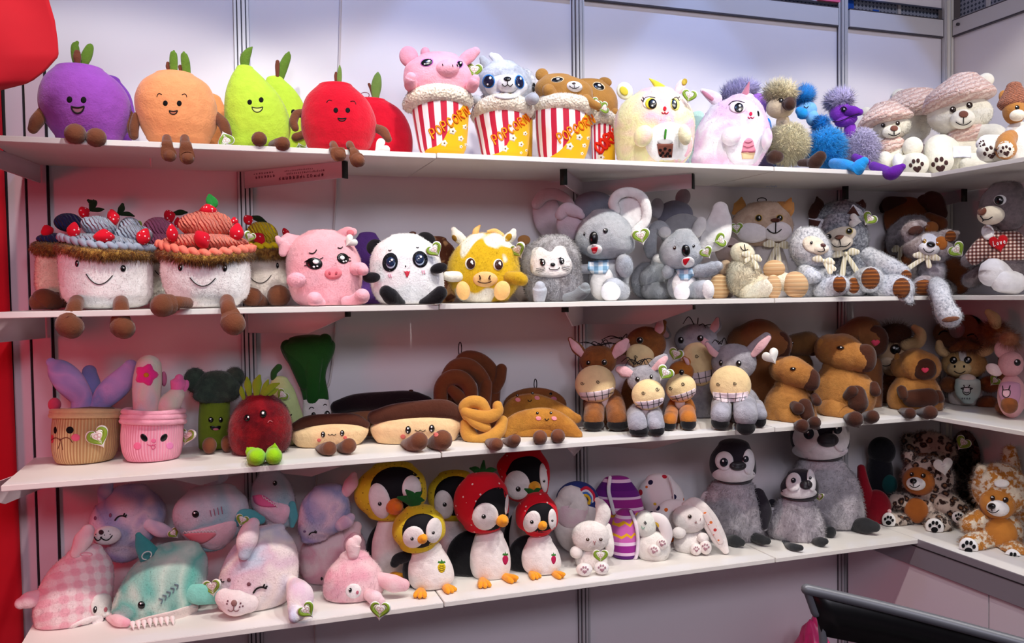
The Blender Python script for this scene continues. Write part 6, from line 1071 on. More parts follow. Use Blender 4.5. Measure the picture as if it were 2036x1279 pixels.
t = T('croissant_plush', 'croissant plush in front with two brown feet and pink cheeks', 'plush pastry', C3, 1580, .225, 3, G9); t.tube('body', GB, [(1262, 885, 44, 60), (1340, 820, 88, 20), (1480, 790, 112, 0), (1650, 790, 116, 0), (1800, 850, 90, 20), (1890, 905, 50, 60)], flat=.7, fur=dict(n=1500, ln=8)); t.tube('body_base', GB, [(1400, 880, 60, 20), (1560, 870, 74, 20), (1760, 890, 60, 20)], flat=.7); crface(t, (1542, 714), (1662, 712), (1552, 762), (1690, 762), (1625, 765))
for a, b in ((1565, 930), (1722, 918)): t.tube('foot', BROWN, [(a-20, b+10, 40, 110), (a, b, 60, 170), (a, b, 58, 190)], wobble=0)
t.done()
# donkeys
MUZ = plush((246, 214, 162)); TOOTH = plush((226, 208, 216)); PINK = plush((226, 180, 186)); HOOF = plush((20, 18, 22)); DG = furmat((150, 148, 156), (172, 170, 178), 24); DBN = furmat((150, 92, 46), (126, 76, 40), 20); HAIRM = flat((20, 14, 16), .6)
def donkey(label, x, d, col, head, muz, rot, eyes, nos, ears, body, legs, teeth=True, mane=None, chest=None):
    t = T('donkey_plush', label, 'plush donkey', C4, x, d, 3, 'toothy donkey plush toys on the third shelf')
    t.E('body', col, *body, fur=dict(n=1800, ln=9))
    for P, h in legs:
        g = t.ground(h[0], h[1]+h[3]*.97, h[5]); P = [(*q[:3], q[3]+g*i) for i, q in enumerate(P)]; t.tube('leg', col, P); t.E('hoof', HOOF, *h, wobble=0)
    t.E('head', col, *head, fur=dict(n=1200, ln=7))
    for P, q in ears: t.tube('ear', col, P, flat=.45); t.tube('inner_ear', PINK, q, flat=.3, wobble=0)
    mx, my, mw, mh, mz, dz = muz; r = math.radians(rot); t.E('muzzle', MUZ, mx, my, mw, mh, mz, dz, rot, wobble=0)
    f = lambda u, v: (mx+u*mw*math.cos(r)-v*mh*math.sin(r), my+u*mw*math.sin(r)+v*mh*math.cos(r))
    if teeth:
        tp = [f(u, .30+.10*(1-u*u)) for u in np.linspace(-.86, .9, 9)]; bt = [f(u*.92, .44+.44*math.sqrt(max(0, 1-(u*.98)**2))) for u in np.linspace(.88, -.86, 9)]
        c = f(0, .62); t.patch('teeth', TOOTH, c[0], c[1], 10, pts=tp+bt, h=4, rings=4)
        t.line('tooth_stitch', THREAD, [[f(u, .38-.02*u*u), f(u*.96, .52), f(u*.86, .40+.50*math.sqrt(max(0, 1-(u*.95)**2)))] for u in (-.5, -.12, .28, .62)]+[[f(u, .66-.12*u*u) for u in np.linspace(-.78, .8, 8)]], 2.4)
    for n in nos: t.line('nostril', THREAD, [(n[0]+17*math.cos(q)*(1-q/10), n[1]+17*math.sin(q)*(1-q/10)) for q in np.linspace(0, 8, 14)], 2.2)
    for e in eyes: t.eye(e[0], e[1], e[2], e[3] if len(e) > 3 else e[2], hl=((.2, -.3, .3),), h=e[2]*.6, ring=(4, flat((150, 140, 120), .3)) if len(e) > 4 else None)
    if chest: t.tube('chest_tuft', plush((226, 206, 206)), [(chest[0], chest[1]-chest[3], chest[2]*.9, dz*.8), (chest[0], chest[1], chest[2]*.8, dz*.8+10), (chest[0], chest[1]+chest[3]*.8, chest[2]*.2, dz*.8)], flat=.5)
    for q in mane or []: t.tube('mane_strand', HAIRM, q, solid=False, seg=6, wobble=0)
    return t
rs = random.Random(11)
def manes(x, y, w, n, r, dz=40, up=60): return [[(x+rs.uniform(-.3, .3)*w, y, r, dz), (x+(q/(n-1)-.5)*w*1.3, y-rs.uniform(.3, 1)*up, r, dz+rs.uniform(-30, 30)), (x+(q/(n-1)-.5)*w*2.2, y-rs.uniform(-.3, .6)*up, r*.7, dz+rs.uniform(-40, 40))] for q in range(n)]
t = donkey('brown donkey plush at the back, one ringed eye over a pale muzzle', 740, .085, DBN, (770, 330, 180, 155, 90, 0), (720, 430, 125, 110, 70, 60), 8, [(717, 297, 28, 28, 1)], [(680, 440)], [([(600, 380, 50, 30), (560, 360, 70, 40), (500, 420, 40, 40)], [(600, 350, 40, 60), (560, 350, 54, 75), (510, 410, 34, 70)]), ([(880, 250, 40, 10), (900, 190, 50, 20), (930, 140, 24, 20)], [(870, 230, 28, 30), (890, 190, 40, 40), (900, 130, 22, 36)])], (740, 800, 190, 250, 80, 0), [], False, manes(600, 300, 200, 7, 4, 20)); t.done()
t = donkey('grey donkey plush at the back grinning over the small brown donkey', 1230, .085, DG, (1210, 290, 190, 140, 90, 0), (1235, 500, 160, 200, 90, 60), -10, [(1078, 295, 26, 30), (1250, 278, 28, 28)], [(1218, 435)], [([(960, 250, 36, -10), (920, 200, 46, 0), (890, 160, 40, 0)], [(950, 250, 26, 20), (900, 210, 42, 30), (890, 150, 26, 30)]), ([(1360, 220, 36, 0), (1390, 170, 46, 0), (1400, 110, 20, 0)], [(1350, 220, 26, 20), (1380, 170, 36, 30), (1400, 110, 16, 24)]), ([(1430, 400, 50, 40), (1370, 360, 56, 60), (1290, 300, 40, 60)], [(1400, 410, 36, 80), (1340, 360, 40, 95), (1280, 300, 28, 90)])], (1240, 820, 190, 240, 80, 0), [], True, manes(1230, 200, 120, 5, 4, 20, 110)); t.done()
t = donkey('brown donkey plush beside the post with a wide stitched grin', 390, .165, DBN, (350, 480, 165, 140, 100, 0), (325, 690, 182, 168, 110, 120), -8, [(262, 502, 18, 20), (405, 498, 22, 24, 1)], [(208, 685), (348, 670)], [([(220, 430, 40, 10), (160, 370, 50, 20), (100, 290, 20, 20)], [(210, 430, 26, 30), (150, 360, 36, 45), (100, 290, 12, 30)]), ([(470, 430, 40, 10), (540, 370, 60, 20), (600, 310, 30, 20)], [(490, 440, 30, 40), (550, 370, 54, 50), (600, 310, 28, 40)])], (400, 880, 185, 180, 100, 0), [([(320, 880, 90, 60), (310, 1000, 90, 100)], (310, 1050, 95, 58, 80, 120)), ([(500, 880, 90, 60), (520, 1000, 90, 100)], (525, 1052, 98, 56, 80, 120))], True, manes(370, 350, 180, 8, 4, 30), (400, 870, 46, 50)); t.done()
t = donkey('large grey donkey plush with a white back tag on its ear', 1560, .22, DG, (1545, 490, 200, 165, 110, 0), (1514, 692, 184, 174, 110, 130), 0, [(1430, 495, 16, 26), (1588, 500, 24, 28)], [(1405, 682), (1552, 675)], [([(1660, 430, 50, 10), (1750, 350, 60, 20), (1830, 270, 44, 20)], [(1720, 420, 26, 60), (1790, 340, 36, 75), (1850, 275, 22, 60)]), ([(1440, 430, 50, 10), (1380, 390, 50, 20), (1320, 330, 30, 20)], [(1420, 440, 24, 50), (1360, 400, 30, 60), (1310, 330, 18, 50)])], (1590, 870, 185, 180, 110, 0), [([(1440, 850, 90, 80), (1430, 960, 85, 130)], (1425, 1015, 82, 70, 70, 140)), ([(1640, 850, 100, 80), (1650, 960, 95, 150)], (1650, 1060, 86, 72, 70, 170)), ([(1740, 880, 70, 20), (1775, 950, 60, 20)], (1775, 1000, 56, 66, 50, 20))], True, manes(1420, 330, 60, 4, 4), (1530, 900, 46, 56)); t.tag(1872, 435, 165, -30, dz=60, back=True); t.done()
t = donkey('small brown donkey plush squeezed between two grey donkeys', 1090, .19, plush((186, 112, 44)), (1080, 580, 112, 95, 80, 0), (1078, 725, 138, 128, 80, 110), -18, [(1085, 585, 20, 22, 1)], [(985, 727), (1097, 688)], [([(1130, 520, 30, 10), (1130, 490, 36, 30), (1110, 460, 20, 30)], [(1140, 510, 16, 40), (1130, 480, 18, 60), (1110, 460, 10, 50)])], (1080, 930, 130, 150, 80, 0), [([(1000, 930, 60, 30), (980, 1010, 60, 50)], (975, 1055, 62, 48, 50, 60)), ([(1130, 930, 70, 50), (1145, 1000, 70, 90)], (1145, 1045, 72, 56, 56, 110))], True, None, (1070, 880, 50, 50)); t.tag(1035, 425, 150, 20, dz=40, tilt=80); t.done()
t = donkey('small grey donkey plush in front wearing a green printed tag on its cheek', 760, .225, DG, (755, 630, 150, 125, 90, 0), (790, 765, 145, 135, 90, 120), -8, [(697, 630, 20, 22), (817, 610, 14, 20)], [(748, 748), (870, 715)], [([(670, 580, 40, 10), (590, 560, 66, 20), (540, 540, 40, 20)], [(660, 590, 24, 40), (590, 565, 46, 55), (540, 545, 30, 45)]), ([(800, 540, 36, 10), (880, 480, 50, 20), (930, 440, 34, 20)], [(830, 550, 20, 40), (900, 490, 34, 55), (940, 450, 24, 45)])], (760, 960, 160, 140, 90, 0), [([(680, 940, 80, 50), (700, 1030, 82, 90)], (710, 1078, 86, 50, 60, 110)), ([(840, 930, 70, 50), (860, 1030, 72, 90)], (868, 1075, 66, 50, 56, 110))], True, manes(700, 500, 130, 9, 4, 30), (770, 930, 50, 56)); t.tag(938, 575, 165, 32, dz=170); t.done()
# capybaras
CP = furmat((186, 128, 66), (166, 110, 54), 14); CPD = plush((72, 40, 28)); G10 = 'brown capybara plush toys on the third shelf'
def capy(label, x, d, body, head, snout, ear, eye, parts, mouth=None, dark=CP, fl=1900):
    t = T('capybara_plush', label, 'plush capybara', C5, x, d, 3, G10)
    if body: t.L('body', dark, body, .7, wobble=4, fur=dict(n=fl, ln=7))
    t.tube('head', dark, head, fur=dict(n=1200, ln=6)); t.E('snout', CPD, *snout, p=2.3, wobble=0)
    for e in ear: t.E('ear', dark, *e)
    for e in eye: t.eye(e[0], e[1], e[2], e[3], hl=((.1, -.3, .3),), ring=(4, EMB((120, 76, 40))))
    for n, P in parts: t.tube(n, CPD if n != 'leg' else dark, P)
    if mouth: t.patch('mouth', EMB((226, 70, 100)), mouth[0], mouth[1], mouth[2], pts=[(mouth[0]+a*mouth[2], mouth[1]+b*mouth[2]) for a, b in ((-1, -.2), (-.4, -.6), (0, -.4), (.4, -.6), (1, -.2), (.5, .5), (0, .7), (-.5, .5))], h=4, rings=3)
    return t
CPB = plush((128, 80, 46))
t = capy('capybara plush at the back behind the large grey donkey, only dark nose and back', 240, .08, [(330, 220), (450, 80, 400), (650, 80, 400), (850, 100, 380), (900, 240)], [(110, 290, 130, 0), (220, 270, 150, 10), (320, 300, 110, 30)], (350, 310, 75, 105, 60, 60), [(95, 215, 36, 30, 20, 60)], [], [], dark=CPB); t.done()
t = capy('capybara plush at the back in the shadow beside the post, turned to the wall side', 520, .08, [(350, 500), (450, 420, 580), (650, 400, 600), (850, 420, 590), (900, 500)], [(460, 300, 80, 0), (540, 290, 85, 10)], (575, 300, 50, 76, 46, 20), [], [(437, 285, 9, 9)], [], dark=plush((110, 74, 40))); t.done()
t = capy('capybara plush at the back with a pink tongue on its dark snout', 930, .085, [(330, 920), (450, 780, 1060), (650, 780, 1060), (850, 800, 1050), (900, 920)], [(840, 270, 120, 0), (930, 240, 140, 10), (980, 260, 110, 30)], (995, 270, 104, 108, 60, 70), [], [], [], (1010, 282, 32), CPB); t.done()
t = capy('tallest tan capybara plush sitting sideways in front of the shelf middle', 790, .215, [(380, 760), (460, 640, 900), (540, 595, 985), (620, 585, 1015), (700, 590, 1010), (780, 610, 960), (830, 660, 880), (862, 760)], [(700, 330, 110, 0), (780, 350, 130, 20), (860, 385, 110, 40), (900, 400, 90, 50)], (938, 390, 80, 98, 70, 60), [(632, 300, 32, 46, 24, 60)], [(768, 318, 24, 11)], [('leg', [(720, 740, 100, 60), (800, 790, 84, 120), (830, 800, 66, 150)]), ('belly_patch', [(880, 640, 60, 130), (890, 700, 66, 130)]), ('paw', [(820, 650, 34, 140), (850, 620, 40, 170)]), ('foot', [(830, 815, 44, 160), (870, 812, 50, 200)]), ('paw', [(1000, 580, 30, 60), (1010, 620, 36, 90)]), ('foot', [(950, 800, 42, 130), (990, 795, 42, 150)])], dark=CP); t.done()
t = capy('smaller tan capybara plush in profile beside the large grey donkey', 420, .24, [(520, 400), (580, 310, 520), (660, 250, 570), (740, 234, 600), (810, 245, 605), (860, 280, 560), (892, 410)], [(370, 470, 92, 0), (430, 480, 105, 20), (500, 510, 92, 40)], (562, 540, 66, 76, 60, 60), [(335, 440, 28, 36, 22, 50)], [(440, 464, 18, 10)], [('leg', [(380, 770, 90, 40), (450, 830, 66, 110), (480, 850, 48, 130)]), ('paw', [(450, 720, 34, 110), (475, 740, 42, 150)]), ('belly_patch', [(520, 720, 50, 90), (530, 780, 56, 90)]), ('foot', [(480, 862, 38, 130), (505, 858, 42, 165)]), ('foot', [(570, 842, 38, 110), (590, 835, 40, 130)]), ('paw', [(590, 660, 28, 60), (605, 690, 32, 90)])]); t.done()
t = capy('tan capybara plush facing out with a pink mouth and dark belly beside the mug cow', 1285, .215, [(480, 1290), (530, 1150, 1420), (600, 1105, 1460), (680, 1090, 1480), (740, 1110, 1470), (785, 1170, 1420), (802, 1290)], [(1215, 450, 95, 0), (1280, 440, 120, 20), (1350, 450, 105, 30)], (1343, 462, 92, 78, 70, 80), [(1160, 385, 22, 30, 18, 40), (1232, 385, 16, 20, 14, 80)], [], [('belly_patch', [(1260, 670, 60, 115), (1380, 665, 66, 100)]), ('paw', [(1190, 610, 32, 130), (1205, 650, 32, 150)]), ('foot', [(1200, 770, 36, 150), (1250, 772, 36, 170)]), ('foot', [(1300, 778, 32, 140), (1390, 765, 44, 150)]), ('paw', [(1440, 645, 34, 90), (1455, 670, 30, 100)])], (1352, 472, 28)); t.done()
# cows
TAN = furmat((216, 176, 116), (200, 156, 96), 16); HRN = plush((226, 190, 140)); LBR = furmat((150, 88, 46), (120, 70, 40), 30)
t = T('cow_plush', 'brown highland cow plush with a pale face and curved horn behind the capybaras', 'plush cow', C5, 1130, .075, 3); t.E('body', LBR, 1150, 640, 100, 250, 50, -20); t.E('head', plush((200, 166, 130)), 1150, 380, 130, 150, 50, 0); t.E('hair_tuft', furmat((90, 50, 34)), 1150, 220, 110, 70, 50, 20, fur=dict(n=900, ln=40)); t.tube('horn', HRN, [(1220, 300, 40, 40), (1300, 280, 44, 40), (1320, 220, 36, 40), (1280, 180, 22, 40)]); t.eye(1148, 330, 34, 32, h=10, ring=(5, EMB((80, 50, 40)))); t.patch('muzzle', plush((222, 196, 166)), 1090, 430, 60, 46, 0, 14, dome=True); t.line('mouth', THREAD, smile(1080, 430, 40, 16), 3); t.done()
t = T('cow_plush', 'brown cow plush holding a pale green mug with a cow head print', 'plush cow', C5, 1640, .19, 3); t.E('body', plush((236, 226, 220)), 1630, 650, 120, 110, 80, 0); t.E('arm', LBR, 1515, 570, 62, 56, 50, 40, fur=dict(n=500, ln=8)); t.E('arm', LBR, 1800, 570, 80, 56, 50, 50, fur=dict(n=500, ln=8)); t.E('leg', LBR, 1785, 705, 80, 56, 60, 60, fur=dict(n=500, ln=8)); t.E('foot', LBR, 1905, 725, 70, 56, 60, 60, fur=dict(n=500, ln=8))
t.E('head', TAN, 1622, 430, 160, 102, 90, 30, fur=dict(n=1400, ln=7)); t.patch('blaze', plush((240, 234, 230)), 1612, 365, 28, 60, -8, 5); t.patch('muzzle', plush((242, 214, 160)), 1588, 462, 86, 56, 0, 18, dome=True); t.line('mouth', THREAD, smile(1592, 478, 38, 16), 2.6)
for x in (1558, 1622): t.patch('nostril', THREAD, x, 446, 7, 10, 0, 2, rings=2)
for x, y in ((1548, 403), (1648, 402)): t.eye(x, y, 27, 25, h=8, hl=((.2, -.3, .3), (-.3, .3, .15)))
t.tube('horn', HRN, [(1500, 360, 30, 40), (1460, 330, 34, 40), (1450, 285, 22, 40)]); t.tube('horn', HRN, [(1740, 350, 36, 40), (1785, 320, 40, 40), (1780, 270, 22, 40)]); t.tube('hair_tuft', LBR, [(1540, 330, 24, 60), (1620, 300, 40, 60), (1700, 310, 30, 60)], fur=dict(n=900, ln=36, grav=.8))
t.L('mug', fabric((206, 226, 220)), [(520, 1645), (545, 1560, 1735), (600, 1555, 1738), (650, 1570, 1725), (690, 1610, 1690), (705, 1650)], .7, dz=120, wobble=0); t.E('mug_foam', plush((240, 226, 214)), 1645, 528, 60, 30, 40, 130); t.patch('mug_print', EMB((244, 244, 244)), 1640, 612, 26, 30, 0, 2); t.line('print_outline', THREAD, [[(1618, 592), (1615, 625), (1640, 642), (1664, 625), (1660, 592), (1618, 592)], [(1618, 592), (1600, 598), (1618, 604)], [(1660, 592), (1680, 598), (1662, 606)], [(1626, 592), (1620, 575)], [(1652, 592), (1660, 575)], smile(1640, 622, 16, 6)], 2.6); t.line('lettering', EMB((120, 120, 130)), word('oveo', 1606, 656, 17, 0, 16), 1.4); t.tag(1832, 545, 90, 40, dz=110); t.done()
t = T('cow_plush', 'large brown highland cow plush with closed eyes looming behind the mug cow', 'plush cow', C5, 1650, .11, 3, on=True); t.E('body', LBR, 1660, 520, 150, 330, 60, -30); t.E('head', plush((140, 92, 66)), 1640, 220, 240, 130, 70, 0); t.E('snout', plush((196, 150, 150)), 1572, 195, 56, 60, 40, 60); t.line('closed_eye', THREAD, [smile(1475, 218, 30, -12, -20), smile(1680, 250, 36, -24, 20)], 5); t.done()
t = T('cow_plush', 'orange-haired highland cow plush with a pale horn at the corner post', 'plush cow', C5, 1800, .30, 3, on=True); t.E('body', LBR, 1880, 520, 30, 220, 26, -70); t.E('hair_tuft', furmat((176, 100, 50), (140, 76, 40), 40), 1830, 220, 90, 70, 60, 20, fur=dict(n=1500, ln=40)); t.tube('horn', HRN, [(1840, 190, 34, 40), (1830, 120, 40, 40), (1790, 75, 24, 40)]); t.done()
t = T('cow_plush', 'pink cow plush with a cow print mug at the end of the corner shelf', 'plush cow', C5, 1940, .47, 3); PKW = plush((226, 170, 172)); t.E('body', PKW, 1950, 620, 100, 150, 80, 0); t.E('head', PKW, 1945, 400, 90, 90, 70, 10); t.E('ear', plush((236, 214, 210)), 1830, 440, 60, 40, 30, 20, 25); t.E('ear', PKW, 1900, 300, 70, 70, 36, 0, 20); t.E('hair_tuft', furmat((206, 140, 100), (176, 100, 70), 30), 1930, 230, 70, 50, 40, 10, fur=dict(n=700, ln=36)); t.L('mug', fabric((206, 150, 176)), [(520, 1940), (540, 1870, 2010), (600, 1860, 2015), (660, 1880, 2000), (690, 1940)], .7, dz=80, wobble=0); t.patch('mug_print', EMB((236, 190, 200)), 1915, 600, 30, 34, 0, 2); t.line('print_outline', THREAD, [[(1890, 578), (1888, 610), (1912, 630), (1938, 612), (1936, 578), (1890, 578)], [(1892, 578), (1888, 550)], [(1930, 578), (1940, 548)]], 3); t.eye(1990, 390, 24, 24); t.E('foot', LBR, 1935, 680, 60, 60, 40, 100); t.done()
# ------------------------------------------------------------------ bottom shelf
G11 = 'round seal and shark plush toys on the bottom shelf'
SP = softcheck((244, 226, 226), (238, 182, 194), 62); SV = tiedye(((206, 190, 214), (150, 156, 196), (226, 200, 214), (170, 150, 196), (214, 206, 224)), 7, 8); ST = tiedye(((70, 160, 150), (196, 220, 206), (110, 190, 176), (206, 214, 214), (80, 170, 160)), 7, 9); SG = tiedye(((176, 196, 206), (206, 196, 206), (150, 186, 196), (214, 190, 200)), 6, 3); SW = tiedye(((240, 226, 230), (206, 206, 226), (244, 230, 226), (226, 196, 210), (206, 214, 230)), 7, 12); SK = tiedye(((240, 190, 200), (244, 214, 216), (236, 170, 186), (240, 200, 206)), 8, 5); PALE = plush((240, 224, 224)); TEAL = plush((80, 160, 166))
def seal(name, label, crop, x, d, mat, body, ratio, fins, on=False, fur_=2200, lift=0):
    t = T(name, label, 'plush sea animal', crop, x, d, 4, G11, on=on); t.L('body', mat, body, ratio, wobble=6, fur=dict(n=fur_, ln=8, w=1.3))
    for m, P, f in fins: t.tube('fin', m, P, flat=f)
    return t
def wink(t, x, y, w, rot=0, r=4): t.line('closed_eye', THREAD, [smile(x, y, w, -w*.45, rot), [(x+w*.55, y-w*.5), (x+w*.7, y-w*.85)], [(x+w*.8, y-w*.35), (x+w*1.05, y-w*.6)]], r)
t = seal('seal_plush', 'lilac tie-dyed seal plush winking on top of the pile at the curtain end', D1, 860, .10, SV, [(230, 880), (270, 740, 1000), (340, 650, 1080), (420, 600, 1120), (500, 590, 1110), (580, 620, 1060), (660, 690, 980), (760, 840)], .42, [(SV, [(700, 340, 40, 10), (710, 270, 50, 10), (740, 210, 20, 10)], .5), (SV, [(1000, 500, 40, 80), (1080, 540, 50, 90), (1160, 560, 30, 90)], .5)], True)
t.tube('belly', PALE, [(880, 650, 150, 20), (1100, 620, 120, 0)], flat=.5) if False else None
t.E('muzzle', PALE, 715, 578, 100, 64, 50, 120, 4); t.patch('nose', plush((70, 36, 44)), 677, 556, 18, 17, 0, 6, dome=True); t.line('mouth', THREAD, [smile(655, 588, 26, 24), smile(712, 584, 40, 26, -8)], 3.5); wink(t, 808, 462, 38, -18, 5)
for a, b in ((740, 440), (637, 460)): t.patch('brow_spot', EMB((130, 80, 110)), a, b, 10, 14, 0, 2)
for a, b in ((700, 575), (728, 548), (738, 570), (640, 570)): t.patch('whisker_spot', THREAD, a, b, 4, 4, 0, 1, rings=2, seg=8)
t.tag(1170, 562, 90, -40, dz=140); t.done()
t = seal('seal_plush', 'pink checked seal plush lying front at the curtain end with a white face', D1, 490, .175, SP, [(628, 590), (680, 445, 700), (760, 340, 752), (860, 268, 772), (960, 226, 768), (1050, 214, 756), (1130, 226, 738), (1200, 258, 660), (1250, 320, 545), (1282, 430)], .62, [(SK, [(250, 990, 50, 30), (190, 1010, 56, 40), (140, 1030, 40, 40)], .7), (SK, [(510, 690, 36, 60), (560, 600, 60, 60), (590, 540, 44, 60)], .6), (SK, [(740, 1120, 34, 60), (800, 1150, 40, 80), (850, 1162, 30, 80)], .7)])
t.patch('face_patch', plush((244, 238, 232)), 690, 1045, 95, pts=[(610, 1040), (640, 980), (700, 962), (748, 985), (756, 1060), (735, 1110), (680, 1130), (620, 1100)], h=8, rings=5); t.eye(640, 1073, 13, 24, 10, hl=((.2, -.3, .3),)); t.patch('nose', EMB((190, 110, 120)), 712, 1072, 12, 17, 10, 4); t.patch('belly_patch', plush((240, 232, 230)), 560, 1190, 150, 50, -25, 6); t.loop(580, 700, 40, 12, plush((236, 170, 184)), 4, dz=230); t.done()
t = seal('shark_plush', 'grey-blue shark plush with a pink open mouth on top of the pile', D2, 340, .115, SG, [(215, 340), (250, 180, 500), (320, 100, 570), (400, 78, 590), (480, 100, 570), (560, 165, 520), (620, 240, 440), (660, 340)], .5, [(SG, [(330, 250, 50, 0), (360, 190, 50, 0), (420, 160, 30, 0)], .4), (TEAL, [(480, 450, 50, 70), (580, 430, 56, 80), (670, 450, 30, 70)], .4)], True)
t.patch('belly_patch', plush((236, 196, 206)), 350, 560, 170, pts=[(160, 530), (300, 500), (450, 460), (505, 470), (490, 560), (420, 630), (340, 650), (240, 610)], h=6, rings=5); t.patch('mouth', EMB((236, 140, 150)), 270, 560, 80, pts=[(150, 545), (220, 540), (300, 535), (372, 545), (300, 600), (230, 608)], h=3, rings=4); t.line('teeth', EMB((236, 226, 226)), [(150+11*i, 540-(i % 2)*14-i*.4) for i in range(21)], 3, raw=True); t.eye(232, 411, 24, 24, mat=flat((26, 10, 14), .15), h=10)
t.line('gill', EMB((160, 110, 130)), [[(330+25*i, 385-8*i), (338+25*i, 425-6*i)] for i in range(4)], 3); t.tag(545, 450, 100, 20, dz=120); t.done()
t = seal('shark_plush', 'small pale shark plush upright between the grey shark and lilac seal', D2, 755, .09, SG, [(110, 740), (150, 655, 820), (220, 612, 870), (300, 600, 896), (380, 625, 905), (450, 690, 905), (500, 820)], .5, [(TEAL, [(880, 350, 24, 50), (888, 430, 30, 60), (880, 490, 16, 60)], .6)], True)
t.patch('belly_patch', plush((230, 190, 206)), 740, 380, 120, pts=[(605, 300), (650, 290), (760, 330), (860, 360), (850, 450), (800, 490), (700, 440), (620, 370)], h=5, rings=4); t.patch('mouth', EMB((226, 110, 160)), 690, 320, 70, pts=[(612, 290), (680, 285), (760, 340), (775, 365), (690, 365), (630, 340)], h=3, rings=4); t.line('teeth', EMB((240, 230, 230)), [(680+9*i, 290+6*i+(i % 2)*12) for i in range(12)], 2.6, raw=True); t.eye(765, 206, 15, 17, h=8); t.done()
t = seal('seal_plush', 'lilac seal plush with a pink fin high beside the pineapple penguin', D2, 1090, .09, SV, [(192, 1130), (225, 1020, 1220), (300, 950, 1255), (400, 920, 1268), (490, 920, 1240), (550, 940, 1130), (592, 1000)], .5, [(SK, [(1240, 250, 36, 20), (1275, 190, 46, 30), (1290, 140, 24, 30)], .6), (SV, [(1200, 470, 40, 60), (1250, 440, 46, 80), (1270, 420, 30, 80)], .7)], True); wink(t, 1018, 528, 24, -15, 4); t.patch('brow_spot', EMB((130, 90, 130)), 965, 512, 10, 8, 0, 2); t.done()
t = seal('shark_plush', 'teal and white tie-dyed shark plush with a row of felt teeth', D1, 1080, .165, ST, [(590, 1180), (640, 1000, 1345), (720, 890, 1388), (800, 832, 1392), (880, 790, 1386), (960, 758, 1370), (1040, 752, 1340), (1100, 790, 1280), (1150, 880, 1160), (1185, 1010)], .62, [(plush((60, 146, 146)), [(1010, 690, 70, 30), (960, 610, 50, 40), (930, 545, 20, 40)], .45), (plush((130, 206, 190)), [(1240, 930, 50, 120), (1340, 940, 70, 150), (1430, 950, 56, 150)], .35)])
t.patch('belly_patch', plush((236, 220, 214)), 1080, 1110, 200, pts=[(870, 1130), (980, 1090), (1150, 1050), (1290, 1010), (1330, 1030), (1280, 1100), (1160, 1160), (1020, 1180), (900, 1160)], h=5, rings=5); t.eye(949, 1011, 25, 26, 0, BLK, ((-.2, -.4, .24),), 12); t.line('gill', EMB((110, 130, 140)), [[(1068+26*i, 968-24*i), (1090+26*i, 975-24*i), (1082+26*i, 1000-24*i)] for i in range(5)], 4)
for i in range(8): a, b = 890+38*i, 1128-4*i+(6 if i < 3 else 0); t.tube('tooth', plush((240, 226, 224)), [(a, b, 17, 205), (a+4, b+22, 9, 215), (a+6, b+40, 2, 218)], flat=.4, wobble=0)
t.loop(985, 680, 34, 24, flat((200, 226, 220)), 4, dz=120, rot=-30); t.tag(1420, 890, 140, -10, dz=190, tilt=120); t.done()
t = seal('seal_plush', 'pink tie-dyed seal plush behind the front pink seal', D2, 1170, .105, SK, [(505, 1190), (540, 1050, 1320), (620, 950, 1372), (700, 930, 1390), (800, 930, 1400), (880, 970, 1390), (950, 1180)], .55, [(SK, [(1260, 600, 50, 60), (1290, 550, 60, 70), (1310, 520, 40, 70)], .6), (SK, [(1260, 680, 40, 90), (1280, 630, 50, 110), (1300, 590, 36, 110)], .7)]); t.eye(1078, 872, 8, 12, hl=(), h=5); t.done()
t = seal('seal_plush', 'large white and pastel seal plush with a knobbly muzzle and closed eye', D2, 650, .175, SW, [(465, 760), (510, 570, 830), (600, 475, 890), (700, 420, 920), (800, 386, 922), (900, 370, 900), (980, 384, 850), (1050, 440, 750), (1100, 600)], .62, [(SW, [(560, 660, 40, 150), (575, 580, 66, 140), (600, 500, 60, 120), (620, 460, 40, 110)], .7), (SW, [(880, 850, 44, 110), (930, 940, 86, 150), (910, 1040, 62, 170), (895, 1070, 40, 175)], .4)])
t.tube('muzzle', PALE, [(430, 950, 60, 190), (500, 985, 84, 210), (590, 990, 60, 200)], flat=.7); t.patch('nose', EMB((150, 110, 106)), 492, 985, 20, 22, 0, 6, dome=True); t.line('mouth', EMB((140, 100, 100)), [[(490, 1010), (488, 1028)], smile(470, 1030, 18, 10), smile(506, 1030, 18, 10)], 3)
for a, b in ((535, 985), (550, 1005), (530, 1010), (450, 970), (445, 990), (590, 860), (458, 832)): t.patch('whisker_spot', EMB((120, 76, 84)), a, b, 6 if b > 900 else 14, 6 if b > 900 else 13, 0, 2, rings=2, seg=12)
wink(t, 662, 902, 44, -20, 6); t.line('closed_eye', THREAD, smile(415, 836, 12, 10, 40), 4); t.tag(972, 1032, 135, -42, dz=230); t.done()
t = seal('seal_plush', 'pink seal plush in front with a small white face and printed tag', D2, 1290, .235, SK, [(655, 1290), (700, 1195, 1400), (780, 1120, 1470), (860, 1090, 1502), (940, 1090, 1492), (1000, 1135, 1430), (1045, 1270)], .68, [(SK, [(1480, 850, 46, 60), (1560, 880, 60, 90), (1625, 890, 44, 90)], .7), (SK, [(1400, 960, 40, 150), (1440, 980, 48, 180), (1470, 1000, 34, 190)], .7), (SK, [(1290, 680, 40, 60), (1290, 620, 50, 60), (1310, 590, 36, 60)], .6)])
t.patch('face_patch', plush((244, 240, 240)), 1292, 930, 54, 50, -10, 8, dome=True); t.eye(1270, 925, 11, 16, 10); t.patch('nose', EMB((196, 110, 130)), 1318, 940, 9, 13, 10, 3); t.tag(1470, 1055, 155, 5, dz=230, tilt=40); t.done()
